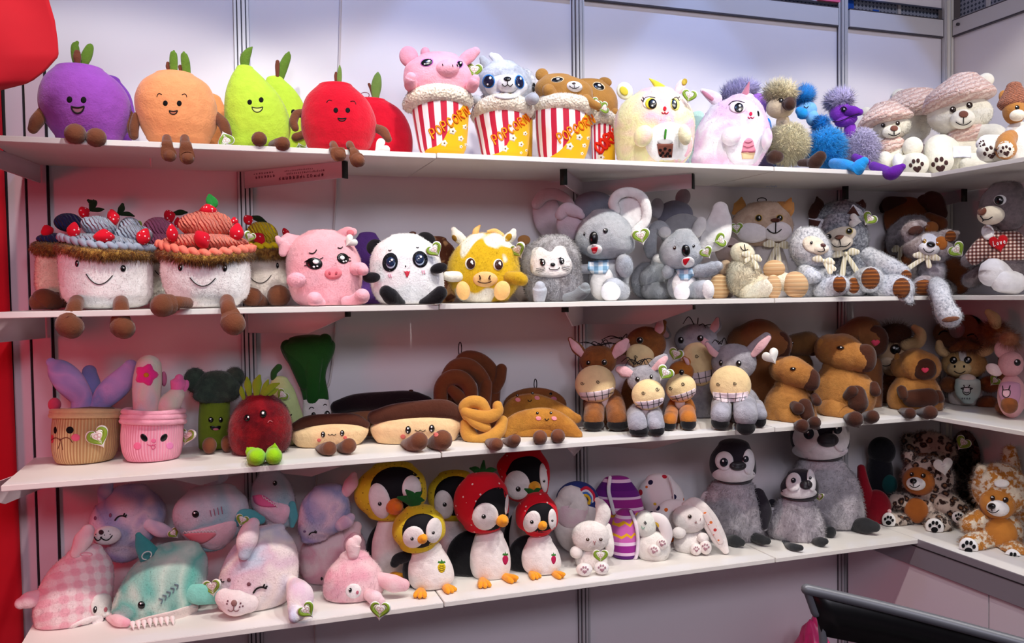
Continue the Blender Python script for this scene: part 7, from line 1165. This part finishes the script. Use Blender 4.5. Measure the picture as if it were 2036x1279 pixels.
# penguins in fruit hoods
PINE = dotted((214, 186, 40), [(150, 120, 30), (236, 206, 60)], 95, .22); STRAW = dotted((206, 24, 40), [(244, 214, 206)], 46, .13); PW = plush((238, 230, 228)); PBK = plush((20, 20, 24)); ORG = plush((240, 160, 40)); DGR = plush((30, 90, 40))
def hood(label, x, d, mat, hoodr, hole, cheeks, beak, eyes, body, black, wings, feet, leaves, prt=None, ratio=.8, body2=None):
    t = T('penguin_plush', label, 'plush penguin', D3, x, d, 4, 'penguin plush toys in fruit hoods')
    if black: t.E('back', PBK, *black)
    if body: t.L('body', PW, body, .72, dz=20)
    for w in wings: t.tube('wing', PBK, w, flat=.6)
    t.L('hood', mat, hoodr, ratio, dz=40, wobble=2); c = hole; t.patch('face', EMB((22, 22, 26)), c[0], c[1], c[2], c[3] if len(c) < 6 else None, c[4] if len(c) > 4 and len(c) < 6 else 0, 4, pts=c[5] if len(c) > 5 else None, rings=6)
    for q in cheeks: t.patch('cheek', PW, q[0], q[1], q[2], q[3], q[4], 9, rings=5)
    t.tube('beak', ORG if len(beak) < 5 else beak[4], [(beak[0]-beak[2]*.15, beak[1], beak[2]*.9, beak[3]), (beak[0]+beak[2]*.1, beak[1]+2, beak[2]*.9, beak[3]+beak[2]*.5), (beak[0]+beak[2]*.3, beak[1]+4, beak[2]*.55, beak[3]+beak[2])], wobble=0)
    for e in eyes: t.eye(e[0], e[1], e[2], e[2]*1.05, hl=((-.2, -.4, .25),), h=e[2]*.6)
    for f in feet:
        for P in f: t.tube('foot', ORG, P, flat=.8, wobble=0)
    for P in leaves: leaf(t, P, DGR, .4)
    if prt:
        a, b, w, h_, c_ = prt; t.patch('belly_print', EMB(c_), a, b+h_*.1, w, pts=[(a-w*.5, b-h_*.45), (a+w*.5, b-h_*.45), (a+w, b), (a+w*.7, b+h_*.6), (a, b+h_*.9), (a-w*.7, b+h_*.6), (a-w, b)], h=2, rings=3); t.patch('print_leaf', EMB((60, 120, 50)), a, b-h_*.6, w*.8, pts=[(a-w, b-h_*.5), (a-w*.8, b-h_*.8), (a-w*.3, b-h_*.7), (a, b-h_*1.05), (a+w*.3, b-h_*.7), (a+w*.8, b-h_*.8), (a+w, b-h_*.5), (a, b-h_*.4)], h=2, rings=3, lens=1)
        if c_[1] > 100: t.line('print_outline', EMB((120, 96, 20)), [[(a-w*.7, b-h_*.2+i*h_*.3), (a+w*.7, b+h_*.05+i*h_*.3)] for i in range(3)]+[[(a+w*.7, b-h_*.2+i*h_*.3), (a-w*.7, b+h_*.05+i*h_*.3)] for i in range(3)], 1.6)
    return t
def webfoot(x, y, r, dz, ang): 
    a = math.radians(ang); o = []
    for k in (-.5, 0, .5): o.append([(x, y, r*.8, dz), (x+r*1.3*math.sin(a+k), y+r*.55*math.cos(a+k), r*.62, dz+r*.6), (x+r*2.0*math.sin(a+k*.9), y+r*.9*math.cos(a+k*.9), r*.42, dz+r)])
    return o
hood('large pineapple-hood penguin plush at the back beside the lilac seal', 370, .10, PINE, [(130, 370), (165, 230, 530), (250, 130, 610), (350, 92, 632), (440, 110, 620), (520, 190, 540), (572, 360)], (408, 330, 195, 160, 0), [(282, 425, 78, 135, -14), (520, 335, 72, 100, 0)], (395, 465, 66, 165, plush((226, 120, 40))), [(283, 447, 15)], [(540, 350), (600, 260, 440), (720, 226, 480), (850, 226, 490), (950, 270, 480), (1010, 370)], (330, 800, 150, 220, 60, -30), [], [[[(340, 985, 30, 60), (400, 985, 34, 110), (440, 985, 26, 130)]]], [], None, .55).done()
hood('pineapple-hood penguin plush in shadow behind, between the front two hoods', 860, .075, PINE, [(205, 840), (240, 720, 960), (320, 650, 1020), (420, 640, 1040), (520, 680, 1000), (590, 840)], (850, 400, 160, 150, 0), [(762, 465, 72, 108, -10), (950, 430, 40, 90, 0)], (880, 500, 46, 90), [(768, 466, 16)], [(540, 840), (640, 730, 950), (780, 700, 960), (900, 720, 950), (980, 840)], (840, 800, 180, 230, 60, -30), [], [], [], None, .5).done()
hood('large strawberry-hood penguin plush at the back with its hood under the shelf', 1390, .075, STRAW, [(30, 1370), (70, 1230, 1490), (160, 1160, 1545), (260, 1180, 1555), (360, 1210, 1540), (450, 1370)], (1390, 220, 150, 130, 0, [(1225, 230), (1290, 130), (1430, 105), (1510, 180), (1530, 330), (1400, 350), (1260, 320)]), [(1310, 320, 96, 110, -8), (1508, 265, 30, 110, -6)], (1440, 335, 50, 110), [(1318, 350, 19), (1512, 290, 10)], [(440, 1390), (560, 1270, 1500), (700, 1250, 1520), (850, 1260, 1510), (940, 1390)], (1380, 720, 170, 230, 60, -40), [], [], [], None, .5).done()
hood('pineapple-hood penguin plush in front with a pineapple print and green crown', 640, .215, PINE, [(462, 585), (495, 470, 690), (560, 400, 755), (640, 376, 775), (700, 385, 765), (760, 430, 700), (818, 545)], (605, 660, 155, 125, 0, [(452, 640), (490, 570), (580, 530), (670, 545), (725, 610), (740, 690), (700, 740), (600, 785), (500, 770), (455, 710)]), [(535, 705, 80, 84, 35), (688, 655, 60, 96, 8)], (600, 712, 44, 175), [(524, 718, 13), (683, 672, 12)], [(730, 640), (790, 530, 750), (870, 502, 800), (950, 492, 832), (1030, 502, 834), (1085, 540, 770), (1125, 640)], (630, 950, 178, 185, 90, -20), [[(480, 850, 44, 40), (420, 870, 44, 60), (395, 900, 34, 60)]], [webfoot(590, 1110, 40, 110, -5), webfoot(775, 1080, 38, 90, 40)], [[(540, 470, 26, 40), (500, 430, 34, 50), (420, 410, 10, 50)], [(540, 470, 26, 50), (520, 400, 34, 60), (480, 355, 8, 60)], [(545, 470, 26, 50), (560, 400, 30, 60), (590, 370, 8, 60)], [(550, 460, 26, 50), (580, 430, 26, 60), (610, 430, 8, 60)]], (745, 925, 30, 54, (226, 196, 40))).done()
hood('tall strawberry-hood penguin plush in front looking sideways', 1090, .20, STRAW, [(222, 1060), (255, 930, 1170), (340, 858, 1232), (440, 834, 1248), (540, 850, 1245), (620, 910, 1200), (675, 1050)], (1120, 500, 130, 140, 0, [(985, 490), (1020, 420), (1100, 355), (1190, 338), (1232, 400), (1246, 500), (1235, 590), (1170, 650), (1060, 655), (990, 590)]), [(1072, 555, 98, 104, 20), (1232, 465, 13, 76, 5)], (1200, 585, 50, 150), [(1060, 556, 17)], [(640, 1120), (710, 990, 1210), (800, 962, 1248), (900, 955, 1262), (980, 975, 1250), (1025, 1020, 1200), (1050, 1110)], (980, 860, 200, 205, 90, -50), [], [webfoot(1050, 1040, 40, 110, 15), webfoot(1225, 1010, 40, 90, 60)], [[(1040, 240, 20, 20), (1000, 205, 26, 20), (960, 195, 8, 20)], [(1050, 240, 20, 20), (1055, 190, 20, 20), (1060, 140, 8, 20)], [(1060, 240, 20, 20), (1110, 210, 26, 20), (1150, 205, 8, 20)]], (1222, 870, 22, 52, (180, 30, 80))).done()
t = hood('smaller strawberry-hood penguin plush in front beside the white bunny', 1480, .22, STRAW, [(372, 1470), (400, 1385, 1545), (470, 1312, 1600), (550, 1298, 1616), (620, 1312, 1608), (665, 1370, 1560), (700, 1460)], (1495, 565, 115, 110, 0, [(1362, 560), (1400, 490), (1470, 455), (1545, 460), (1595, 520), (1604, 600), (1570, 660), (1480, 675), (1390, 640)]), [(1420, 592, 62, 84, 22), (1574, 575, 32, 78, -2)], (1500, 620, 38, 150), [(1420, 597, 14), (1574, 586, 9)], [(680, 1490), (740, 1385, 1572), (820, 1347, 1620), (900, 1345, 1640), (955, 1370, 1620), (985, 1420, 1560), (1005, 1490)], (1390, 860, 150, 165, 80, -50), [], [webfoot(1420, 985, 34, 90, 35), webfoot(1590, 985, 34, 70, 60)], [[(1440, 400, 22, 20), (1410, 370, 24, 20), (1370, 350, 8, 20)], [(1440, 400, 22, 20), (1460, 360, 20, 20), (1480, 350, 8, 20)]], (1583, 870, 18, 46, (180, 30, 80))); t.done()
# bunnies and eggs
BN = plush((240, 232, 228)); G12 = 'egg and bunny plush toys on the bottom shelf'; PPD = EMB((170, 130, 140))
@memo
def eggmat():
    x = NT('egg_stripes'); sp = x.n('ShaderNodeSeparateXYZ'); x.l(x.coord(), sp.inputs[0]); z = x.math('ADD', x.math('MULTIPLY', sp.outputs['Z'], 5.2), .05)
    zz = x.math('MULTIPLY', x.math('PINGPONG', x.math('MULTIPLY', x.math('ADD', sp.outputs['X'], sp.outputs['Y']), 30.), .5), .10)
    base = x.ramp(x.math('FRACT', z), [(0, lin((96, 30, 120))), (.12, lin((232, 200, 226))), (.17, lin((150, 40, 140))), (.28, lin((236, 206, 230))), (.33, lin((206, 100, 180))), (.68, lin((236, 206, 230))), (.73, lin((160, 46, 140))), (.86, lin((232, 200, 226))), (.90, lin((110, 36, 130)))], 'CONSTANT')
    f = x.math('FRACT', x.math('ADD', z, zz)); y1 = x.math('LESS_THAN', x.math('ABSOLUTE', x.math('SUBTRACT', f, .46)), .022); y2 = x.math('LESS_THAN', x.math('ABSOLUTE', x.math('SUBTRACT', f, .64)), .022)
    x.col(x.mix(x.math('MAXIMUM', y1, y2), base, lin((236, 176, 30)))); x.bump(x.noise(300, 2), .3, .001); return x.fin(.85, .15, .1)
t = T('bunny_plush', 'white bunny plush bent over a blue rainbow egg behind the white bunny', 'plush bunny', D4, 340, .10, 4, G12); t.E('egg', fabric((44, 56, 120)), 330, 430, 160, 140, 80, -20); t.E('body', BN, 320, 600, 170, 230, 80, 0, fur=dict(n=900, ln=8)); t.tube('ear', BN, [(360, 560, 70, 40), (290, 420, 100, 60), (210, 460, 60, 60)], flat=.7); t.E('head', tiedye(((240, 226, 226), (236, 206, 216), (244, 236, 232)), 8, 2), 290, 510, 130, 140, 80, 40)
for i, c in enumerate(((206, 40, 70), (226, 226, 236), (70, 120, 190), (226, 180, 40))): t.tube('rainbow_print', EMB(c), [(350-8*i+10, 360+14*i, 13, 70), (400, 340+18*i, 13, 74), (445-6*i, 380+16*i, 13, 70), (455-12*i, 430+8*i, 13, 66)], solid=False, wobble=0)
t.done()
t = T('egg_plush', 'purple and pink striped egg plush with a yellow zigzag and white ribbon at the back', 'plush egg', D4, 640, .085, 4, G12); t.L('egg', eggmat(), [(248, 630), (285, 520, 730), (370, 465, 790), (460, 470, 822), (560, 500, 835), (660, 520, 830), (760, 560, 800), (830, 660)], .5, wobble=0); t.tube('ribbon', plush((226, 220, 226)), [(575, 262, 13, 55), (565, 360, 14, 84), (585, 450, 14, 100), (605, 530, 13, 104)], flat=.4, wobble=0); t.done()
t = T('egg_plush', 'white egg plush with coloured dots at the back', 'plush egg', D4, 950, .09, 4, G12); DOT = dotted((240, 232, 232), [(226, 110, 40), (40, 34, 70), (200, 40, 60), (226, 190, 60)], 26, .24); t.L('egg', DOT, [(230, 950), (265, 850, 1040), (340, 790, 1105), (420, 785, 1130), (500, 830, 1110), (620, 840, 1080), (760, 880, 1050), (800, 950)], .55, wobble=2); t.tube('seam', plush((226, 216, 216)), [(1010, 250, 7, 78), (1040, 340, 7, 92), (1050, 430, 7, 95)], wobble=0); t.done()
t = T('bunny_plush', 'white bunny plush curled inside a striped purple egg shell, lying on its side', 'plush bunny', D4, 760, .19, 4, G12); t.E('body', plush((236, 232, 226)), 900, 790, 128, 128, 85, 40, fur=dict(n=700, ln=7)); t.E('head', plush((232, 234, 226)), 840, 615, 82, 106, 70, 40, -8, fur=dict(n=400, ln=7)); t.L('egg_shell', eggmat(), [(495, 690), (540, 620, 765), (620, 582, 785), (720, 570, 792), (820, 585, 790), (890, 625, 765), (938, 690)], .95, dz=10, wobble=0); t.tube('shell_hem', plush((236, 220, 230)), [(730, 515, 12, 60), (770, 620, 13, 90), (785, 740, 13, 90), (770, 860, 13, 80), (725, 925, 12, 60)], wobble=0)
t.line('closed_eye', THREAD, [[(830, 600), (842, 612)], [(836, 590), (848, 606)]], 3); t.line('mouth', EMB((150, 190, 170)), [(812, 630), (820, 648), (834, 635)], 3); t.E('foot', BN, 905, 808, 50, 42, 34, 130, 20); t.E('foot', BN, 965, 758, 44, 42, 34, 110, 20); paw(t, 905, 808, 42, 20, PPD); paw(t, 965, 756, 40, 20, PPD); t.tube('ear', DOT, [(900, 560, 40, 40), (960, 590, 48, 60), (1000, 680, 44, 60), (990, 770, 30, 60)], flat=.5); t.done()
t = T('bunny_plush', 'small white bunny plush sitting in front with a green printed tag on its chest', 'plush bunny', D4, 430, .225, 4, G12); t.E('body', BN, 440, 880, 125, 110, 80, 0, fur=dict(n=900, ln=7)); t.E('arm', BN, 322, 822, 48, 46, 40, 60); t.E('head', BN, 430, 700, 142, 112, 85, 30, fur=dict(n=900, ln=7), p=2.2); t.tube('ear', BN, [(500, 620, 46, 20), (525, 530, 56, 20), (500, 460, 40, 20), (480, 430, 20, 20)], flat=.5); t.tube('ear', BN, [(545, 640, 40, 10), (570, 760, 36, 40), (575, 830, 26, 40)], flat=.5)
for x in (408, 507): t.eye(x, 727, 13, 13, mat=flat((70, 40, 26), .15), h=8, hl=((0, -.3, .3),))
t.line('nose', EMB((180, 130, 130)), [[(450, 740), (460, 750), (468, 740)], [(460, 750), (460, 765)]], 3); t.E('foot', BN, 382, 950, 62, 48, 44, 110); t.E('foot', BN, 512, 940, 58, 48, 44, 110); paw(t, 385, 955, 46, 0, PPD); paw(t, 515, 942, 46, 0, PPD); t.tag(505, 848, 130, 0, dz=130); t.done()
t = T('bunny_plush', 'white bunny plush with long dotted ears in front of the grey penguin', 'plush bunny', D4, 1190, .205, 4, G12); t.E('body', BN, 1190, 765, 138, 116, 85, 0, fur=dict(n=900, ln=7)); t.E('arm', BN, 1092, 675, 54, 44, 40, 80, -10); t.E('arm', BN, 1270, 715, 44, 40, 36, 80); t.E('head', BN, 1170, 570, 132, 106, 85, 30, fur=dict(n=900, ln=7)); t.tube('ear', DOT, [(1110, 470, 40, 0), (1010, 480, 50, 10), (960, 560, 56, 20), (985, 660, 46, 30)], flat=.5); t.tube('ear', BN, [(1150, 470, 36, 30), (1220, 460, 48, 40), (1310, 570, 62, 50), (1390, 720, 56, 60), (1440, 810, 26, 60)], flat=.4); t.tube('inner_ear', dotted((240, 226, 222), [(226, 120, 60), (200, 60, 60)], 55, .3), [(1290, 540, 20, 80), (1340, 630, 28, 86), (1400, 740, 24, 86)], flat=.3, wobble=0)
t.eye(1172, 555, 13, 13, mat=flat((40, 30, 26), .15), h=6, ring=(4, EMB((190, 180, 170)))); t.line('mouth', EMB((150, 110, 110)), [[(1220, 590), (1216, 606)], [(1210, 600), (1226, 602)], [(1252, 570), (1250, 584)]], 2.5); t.E('foot', BN, 1290, 785, 46, 54, 40, 100); t.E('foot', BN, 1218, 800, 44, 44, 40, 110); paw(t, 1222, 800, 34, 0, PPD); paw(t, 1290, 785, 44, 10, PPD); t.done()
# grey penguin chicks
PGF = furmat((184, 178, 184), (208, 202, 208), 26); PHD = plush((44, 42, 50)); PWH = plush((240, 236, 238)); PFT = plush((48, 50, 52)); G13 = 'grey penguin chick plush toys'
def chick(label, x, d, body, head, whites, beak, eyes, wings, feet, n=4200):
    t = T('penguin_plush', label, 'plush penguin', D5, x, d, 4, G13); t.L('body', PGF, body, .66, wobble=5, fur=dict(n=n, ln=11, jit=.8, w=1.5))
    t.L('head', PHD, head, .8, dz=20, wobble=1)
    for w in whites: t.patch('face_patch', PWH, *w[:4], w[4] if len(w) > 4 else 0, 5, rings=5)
    t.patch('beak', flat((40, 38, 44), .4, .4), *beak, 0, beak[2]*.5, dome=True, rings=5)
    for e in eyes: t.eye(*e[:2], e[2], e[2]*1.1, hl=((-.2, -.3, .25),), h=6, mat=flat((30, 34, 44), .1))
    for m, P in wings: t.tube('wing', m, P, flat=.5)
    for f in feet: t.tube('foot', PFT, f, flat=.8, wobble=0)
    return t
t = chick('tallest grey penguin chick plush with its head cut off by the third shelf', 820, .14, [(215, 780), (270, 640, 920), (350, 600, 985), (450, 590, 1012), (540, 620, 1022), (600, 680, 1012), (640, 770, 960), (662, 860)], [(-60, 770), (0, 640, 890), (80, 605, 930), (160, 605, 938), (220, 650, 900), (250, 780)], [(770, 190, 160, 56, 0), (690, 120, 76, 80, 0), (890, 110, 50, 90, 0)], (815, 132, 62, 42), [(706, 95, 30), (870, 70, 26)], [], [[(980, 620, 40, 60), (1030, 620, 46, 100), (1080, 625, 30, 120)], [(800, 640, 30, 60), (830, 655, 30, 90)]]); t.done()
t = chick('middle grey penguin chick plush standing behind the dotted-ear bunny', 280, .13, [(345, 290), (380, 155, 400), (460, 112, 432), (550, 118, 448), (630, 165, 445), (680, 240, 410), (705, 310)], [(115, 280), (150, 195, 370), (220, 150, 400), (300, 150, 408), (345, 190, 385), (368, 280)], [(282, 318, 122, 44, 0), (228, 240, 52, 54, 0), (366, 245, 34, 72, 0)], (305, 268, 48, 28), [(226, 248, 23), (350, 230, 17)], [(PHD, [(420, 430, 36, 20), (450, 520, 44, 30), (450, 600, 28, 30)]), (plush((210, 206, 210)), [(130, 440, 30, 20), (100, 480, 24, 20)])], [[(240, 690, 30, 60), (290, 692, 34, 100), (325, 700, 20, 110)], [(400, 670, 28, 60), (440, 685, 28, 100), (470, 690, 20, 110)]]); t.done()
t = chick('smallest grey penguin chick plush standing in front of the tallest chick', 640, .215, [(452, 650), (495, 520, 740), (570, 472, 788), (640, 466, 796), (690, 490, 785), (725, 560, 740), (752, 650)], [(296, 660), (330, 585, 740), (390, 548, 765), (440, 550, 762), (476, 650)], [(650, 432, 104, 34, 0), (620, 372, 44, 56, 10), (722, 362, 24, 66, -8)], (692, 386, 36, 28), [(620, 361, 14), (716, 347, 8)], [(plush((226, 222, 226)), [(500, 540, 26, 30), (460, 580, 30, 40), (455, 630, 20, 40)]), (PHD, [(500, 490, 24, -10), (480, 530, 30, -20), (470, 560, 20, -20)])], [[(570, 735, 20, 60), (610, 742, 24, 100), (660, 745, 16, 110)], [(740, 715, 24, 60), (775, 712, 28, 90), (800, 708, 18, 100)]], 3400); t.tag(768, 455, 60, 0, dz=60, tilt=120); t.done()
# corner of the bottom shelf
t = T('lobster_plush', 'dark red plush with a raised limb between the tallest penguin and the leopard bear', 'plush toy', D5, 1080, .12, 4); RD = plush((140, 16, 34)); t.tube('limb', RD, [(1005, 280, 22, 0), (1020, 380, 34, 10), (1050, 480, 44, 10)]); t.E('body', RD, 1090, 500, 84, 100, 60, 0); t.E('body_base', RD, 1080, 590, 60, 60, 50, 0); t.E('bead', plush((240, 190, 190)), 1163, 522, 12, 12, 10, 40); t.done()
t = T('dark_plush', 'black and dark green plush in the shadow behind the leopard bear', 'plush toy', D5, 1120, .07, 4); t.E('body', plush((26, 26, 32)), 1110, 380, 80, 230, 60, 0); t.E('head', plush((24, 24, 28)), 1120, 190, 80, 80, 50, 10); t.E('belly', plush((20, 70, 70)), 1160, 380, 50, 56, 30, 40); t.done()
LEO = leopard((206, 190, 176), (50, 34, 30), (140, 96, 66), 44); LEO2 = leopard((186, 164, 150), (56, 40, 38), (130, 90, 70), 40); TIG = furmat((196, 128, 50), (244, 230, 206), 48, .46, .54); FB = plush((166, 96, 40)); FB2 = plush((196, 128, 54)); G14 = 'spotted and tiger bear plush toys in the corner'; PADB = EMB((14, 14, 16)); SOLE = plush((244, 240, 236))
def wildbear(label, x, d, fur_, fm, hd, ears, face, muz, nose, eyes, body, belly, limbs, soles, y=0):
    t = T('teddy_bear', label, 'teddy bear', D5, x, d, 4, G14); t.E('body', fur_, *body, fur=dict(n=2600, ln=16, jit=1.)); t.E('head', fur_, *hd, fur=dict(n=2200, ln=16, jit=1.))
    for e in ears: t.E('ear', fur_, *e, fur=dict(n=300, ln=14))
    if face: t.E('face', fm, *face); t.E('muzzle', SOLE, *muz); t.patch('nose', BLK, *nose, 0, nose[2]*.5, dome=True); t.line('mouth', THREAD, [[(nose[0], nose[1]+nose[3]), (nose[0]+2, muz[1]+muz[3]*.35)], smile(nose[0]+8, muz[1]+muz[3]*.2, muz[2]*.5, muz[3]*.35)], 2.4)
    for e in eyes: t.eye(*e, mat=flat((40, 24, 16), .12), h=6)
    if belly: t.E('belly', fm, *belly)
    for P in limbs: t.tube('limb', fur_, P, fur=dict(n=900, ln=14, jit=1.))
    for a, b, rx, ry, q, dz in soles: t.E('sole', SOLE, a, b, rx, ry, 20, dz, 0, wobble=0); paw(t, a, b, min(rx, ry)*1.05, q, PADB, hh=False, toe=.22)
    return t
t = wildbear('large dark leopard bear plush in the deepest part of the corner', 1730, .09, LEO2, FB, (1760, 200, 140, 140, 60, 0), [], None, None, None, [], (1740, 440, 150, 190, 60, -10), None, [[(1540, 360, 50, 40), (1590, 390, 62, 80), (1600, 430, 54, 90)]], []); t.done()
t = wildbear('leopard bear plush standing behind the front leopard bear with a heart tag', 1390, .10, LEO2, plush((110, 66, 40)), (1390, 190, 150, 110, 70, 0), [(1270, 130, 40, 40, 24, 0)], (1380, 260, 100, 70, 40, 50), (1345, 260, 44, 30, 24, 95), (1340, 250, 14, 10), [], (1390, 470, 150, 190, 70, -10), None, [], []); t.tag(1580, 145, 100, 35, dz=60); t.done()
t = wildbear('front leopard bear plush sitting with black-padded paws and a white tag', 1370, .225, LEO, FB, (1380, 360, 150, 130, 75, 0), [(1280, 235, 40, 36, 26, 20)], (1332, 372, 98, 82, 60, 50), (1313, 388, 56, 38, 36, 105), (1298, 372, 20, 16), [(1290, 333, 12, 12), (1356, 341, 14, 13)], (1380, 550, 140, 110, 80, 0), (1315, 540, 72, 72, 40, 75), [[(1250, 490, 50, 40), (1200, 490, 46, 60)], [(1480, 500, 70, 30), (1560, 550, 60, 50)], [(1260, 600, 46, 60), (1200, 605, 50, 110), (1170, 602, 50, 120)], [(1440, 600, 64, 60), (1440, 635, 72, 120)]], [(1158, 598, 40, 46, 10, 175), (1420, 635, 54, 50, 5, 200), (1558, 580, 40, 34, 20, 120)]); t.tag(1470, 285, 120, -10, dz=120, back=True); t.done()
t = wildbear('orange and white tiger-striped bear plush sitting at the near end of the counter', 1760, .47, TIG, FB2, (1790, 410, 165, 150, 85, 0), [(1690, 315, 42, 46, 26, 20)], (1775, 488, 105, 92, 60, 55), (1778, 516, 66, 46, 38, 115), (1743, 504, 23, 18), [(1748, 458, 14, 15), (1822, 468, 17, 16)], (1770, 640, 150, 130, 85, 0), (1795, 660, 96, 92, 40, 75), [[(1680, 580, 60, 30), (1620, 610, 56, 60)], [(1700, 700, 70, 60), (1640, 730, 74, 130)], [(1860, 760, 70, 80), (1880, 790, 72, 120)]], [(1612, 738, 56, 56, 5, 215), (1862, 800, 50, 54, 5, 200)]); t.patch('face_patch', SOLE, 1800, 375, 44, 24, 0, 5); t.done()
t = T('tiger_plush', 'orange tiger plush with a furry upright limb at the very end of the corner', 'plush toy', D5, 1880, .33, 4, G14); t.tube('limb', TIG, [(1870, 620, 70), (1860, 400, 56), (1850, 260, 46), (1845, 190, 34)], fur=dict(n=1400, ln=14)); t.E('body', TIG, 1900, 560, 90, 130, 70, 0); t.done()
# small shifts along each toy's line of sight so that neighbours rest against, not inside, each other
NUDGE = {1: -0.010, 3: 0.010, 5: -0.010, 7: 0.010, 8: 0.040, 10: -0.030, 16: 0.015, 17: -0.025, 18: 0.015, 19: 0.020, 20: -0.025, 21: -0.020, 22: 0.020, 26: -0.025, 29: 0.025, 33: 0.015, 35: -0.015, 36: 0.025, 39: -0.005, 40: -0.025, 41: 0.005, 43: -0.005, 44: 0.005, 46: 0.005, 50: -0.005, 52: -0.015, 53: 0.015, 54: -0.025, 55: 0.025, 57: -0.005, 58: -0.005, 59: 0.005, 60: -0.010, 63: -0.030, 64: 0.028, 70: -0.030, 72: -0.030, 73: 0.028, 76: 0.005, 80: -0.005, 81: 0.010, 82: -0.020, 83: -0.020, 84: 0.028, 85: -0.030, 86: -0.020, 87: 0.005, 89: 0.028, 90: 0.015, 91: -0.030, 92: 0.028, 94: 0.020, 97: 0.005, 106: -0.010, 107: 0.020, 108: -0.010, 109: 0.028, 113: -0.030}
for i, v in NUDGE.items(): TOYS[i].root.location += Vector(TOYS[i].Fh*v)
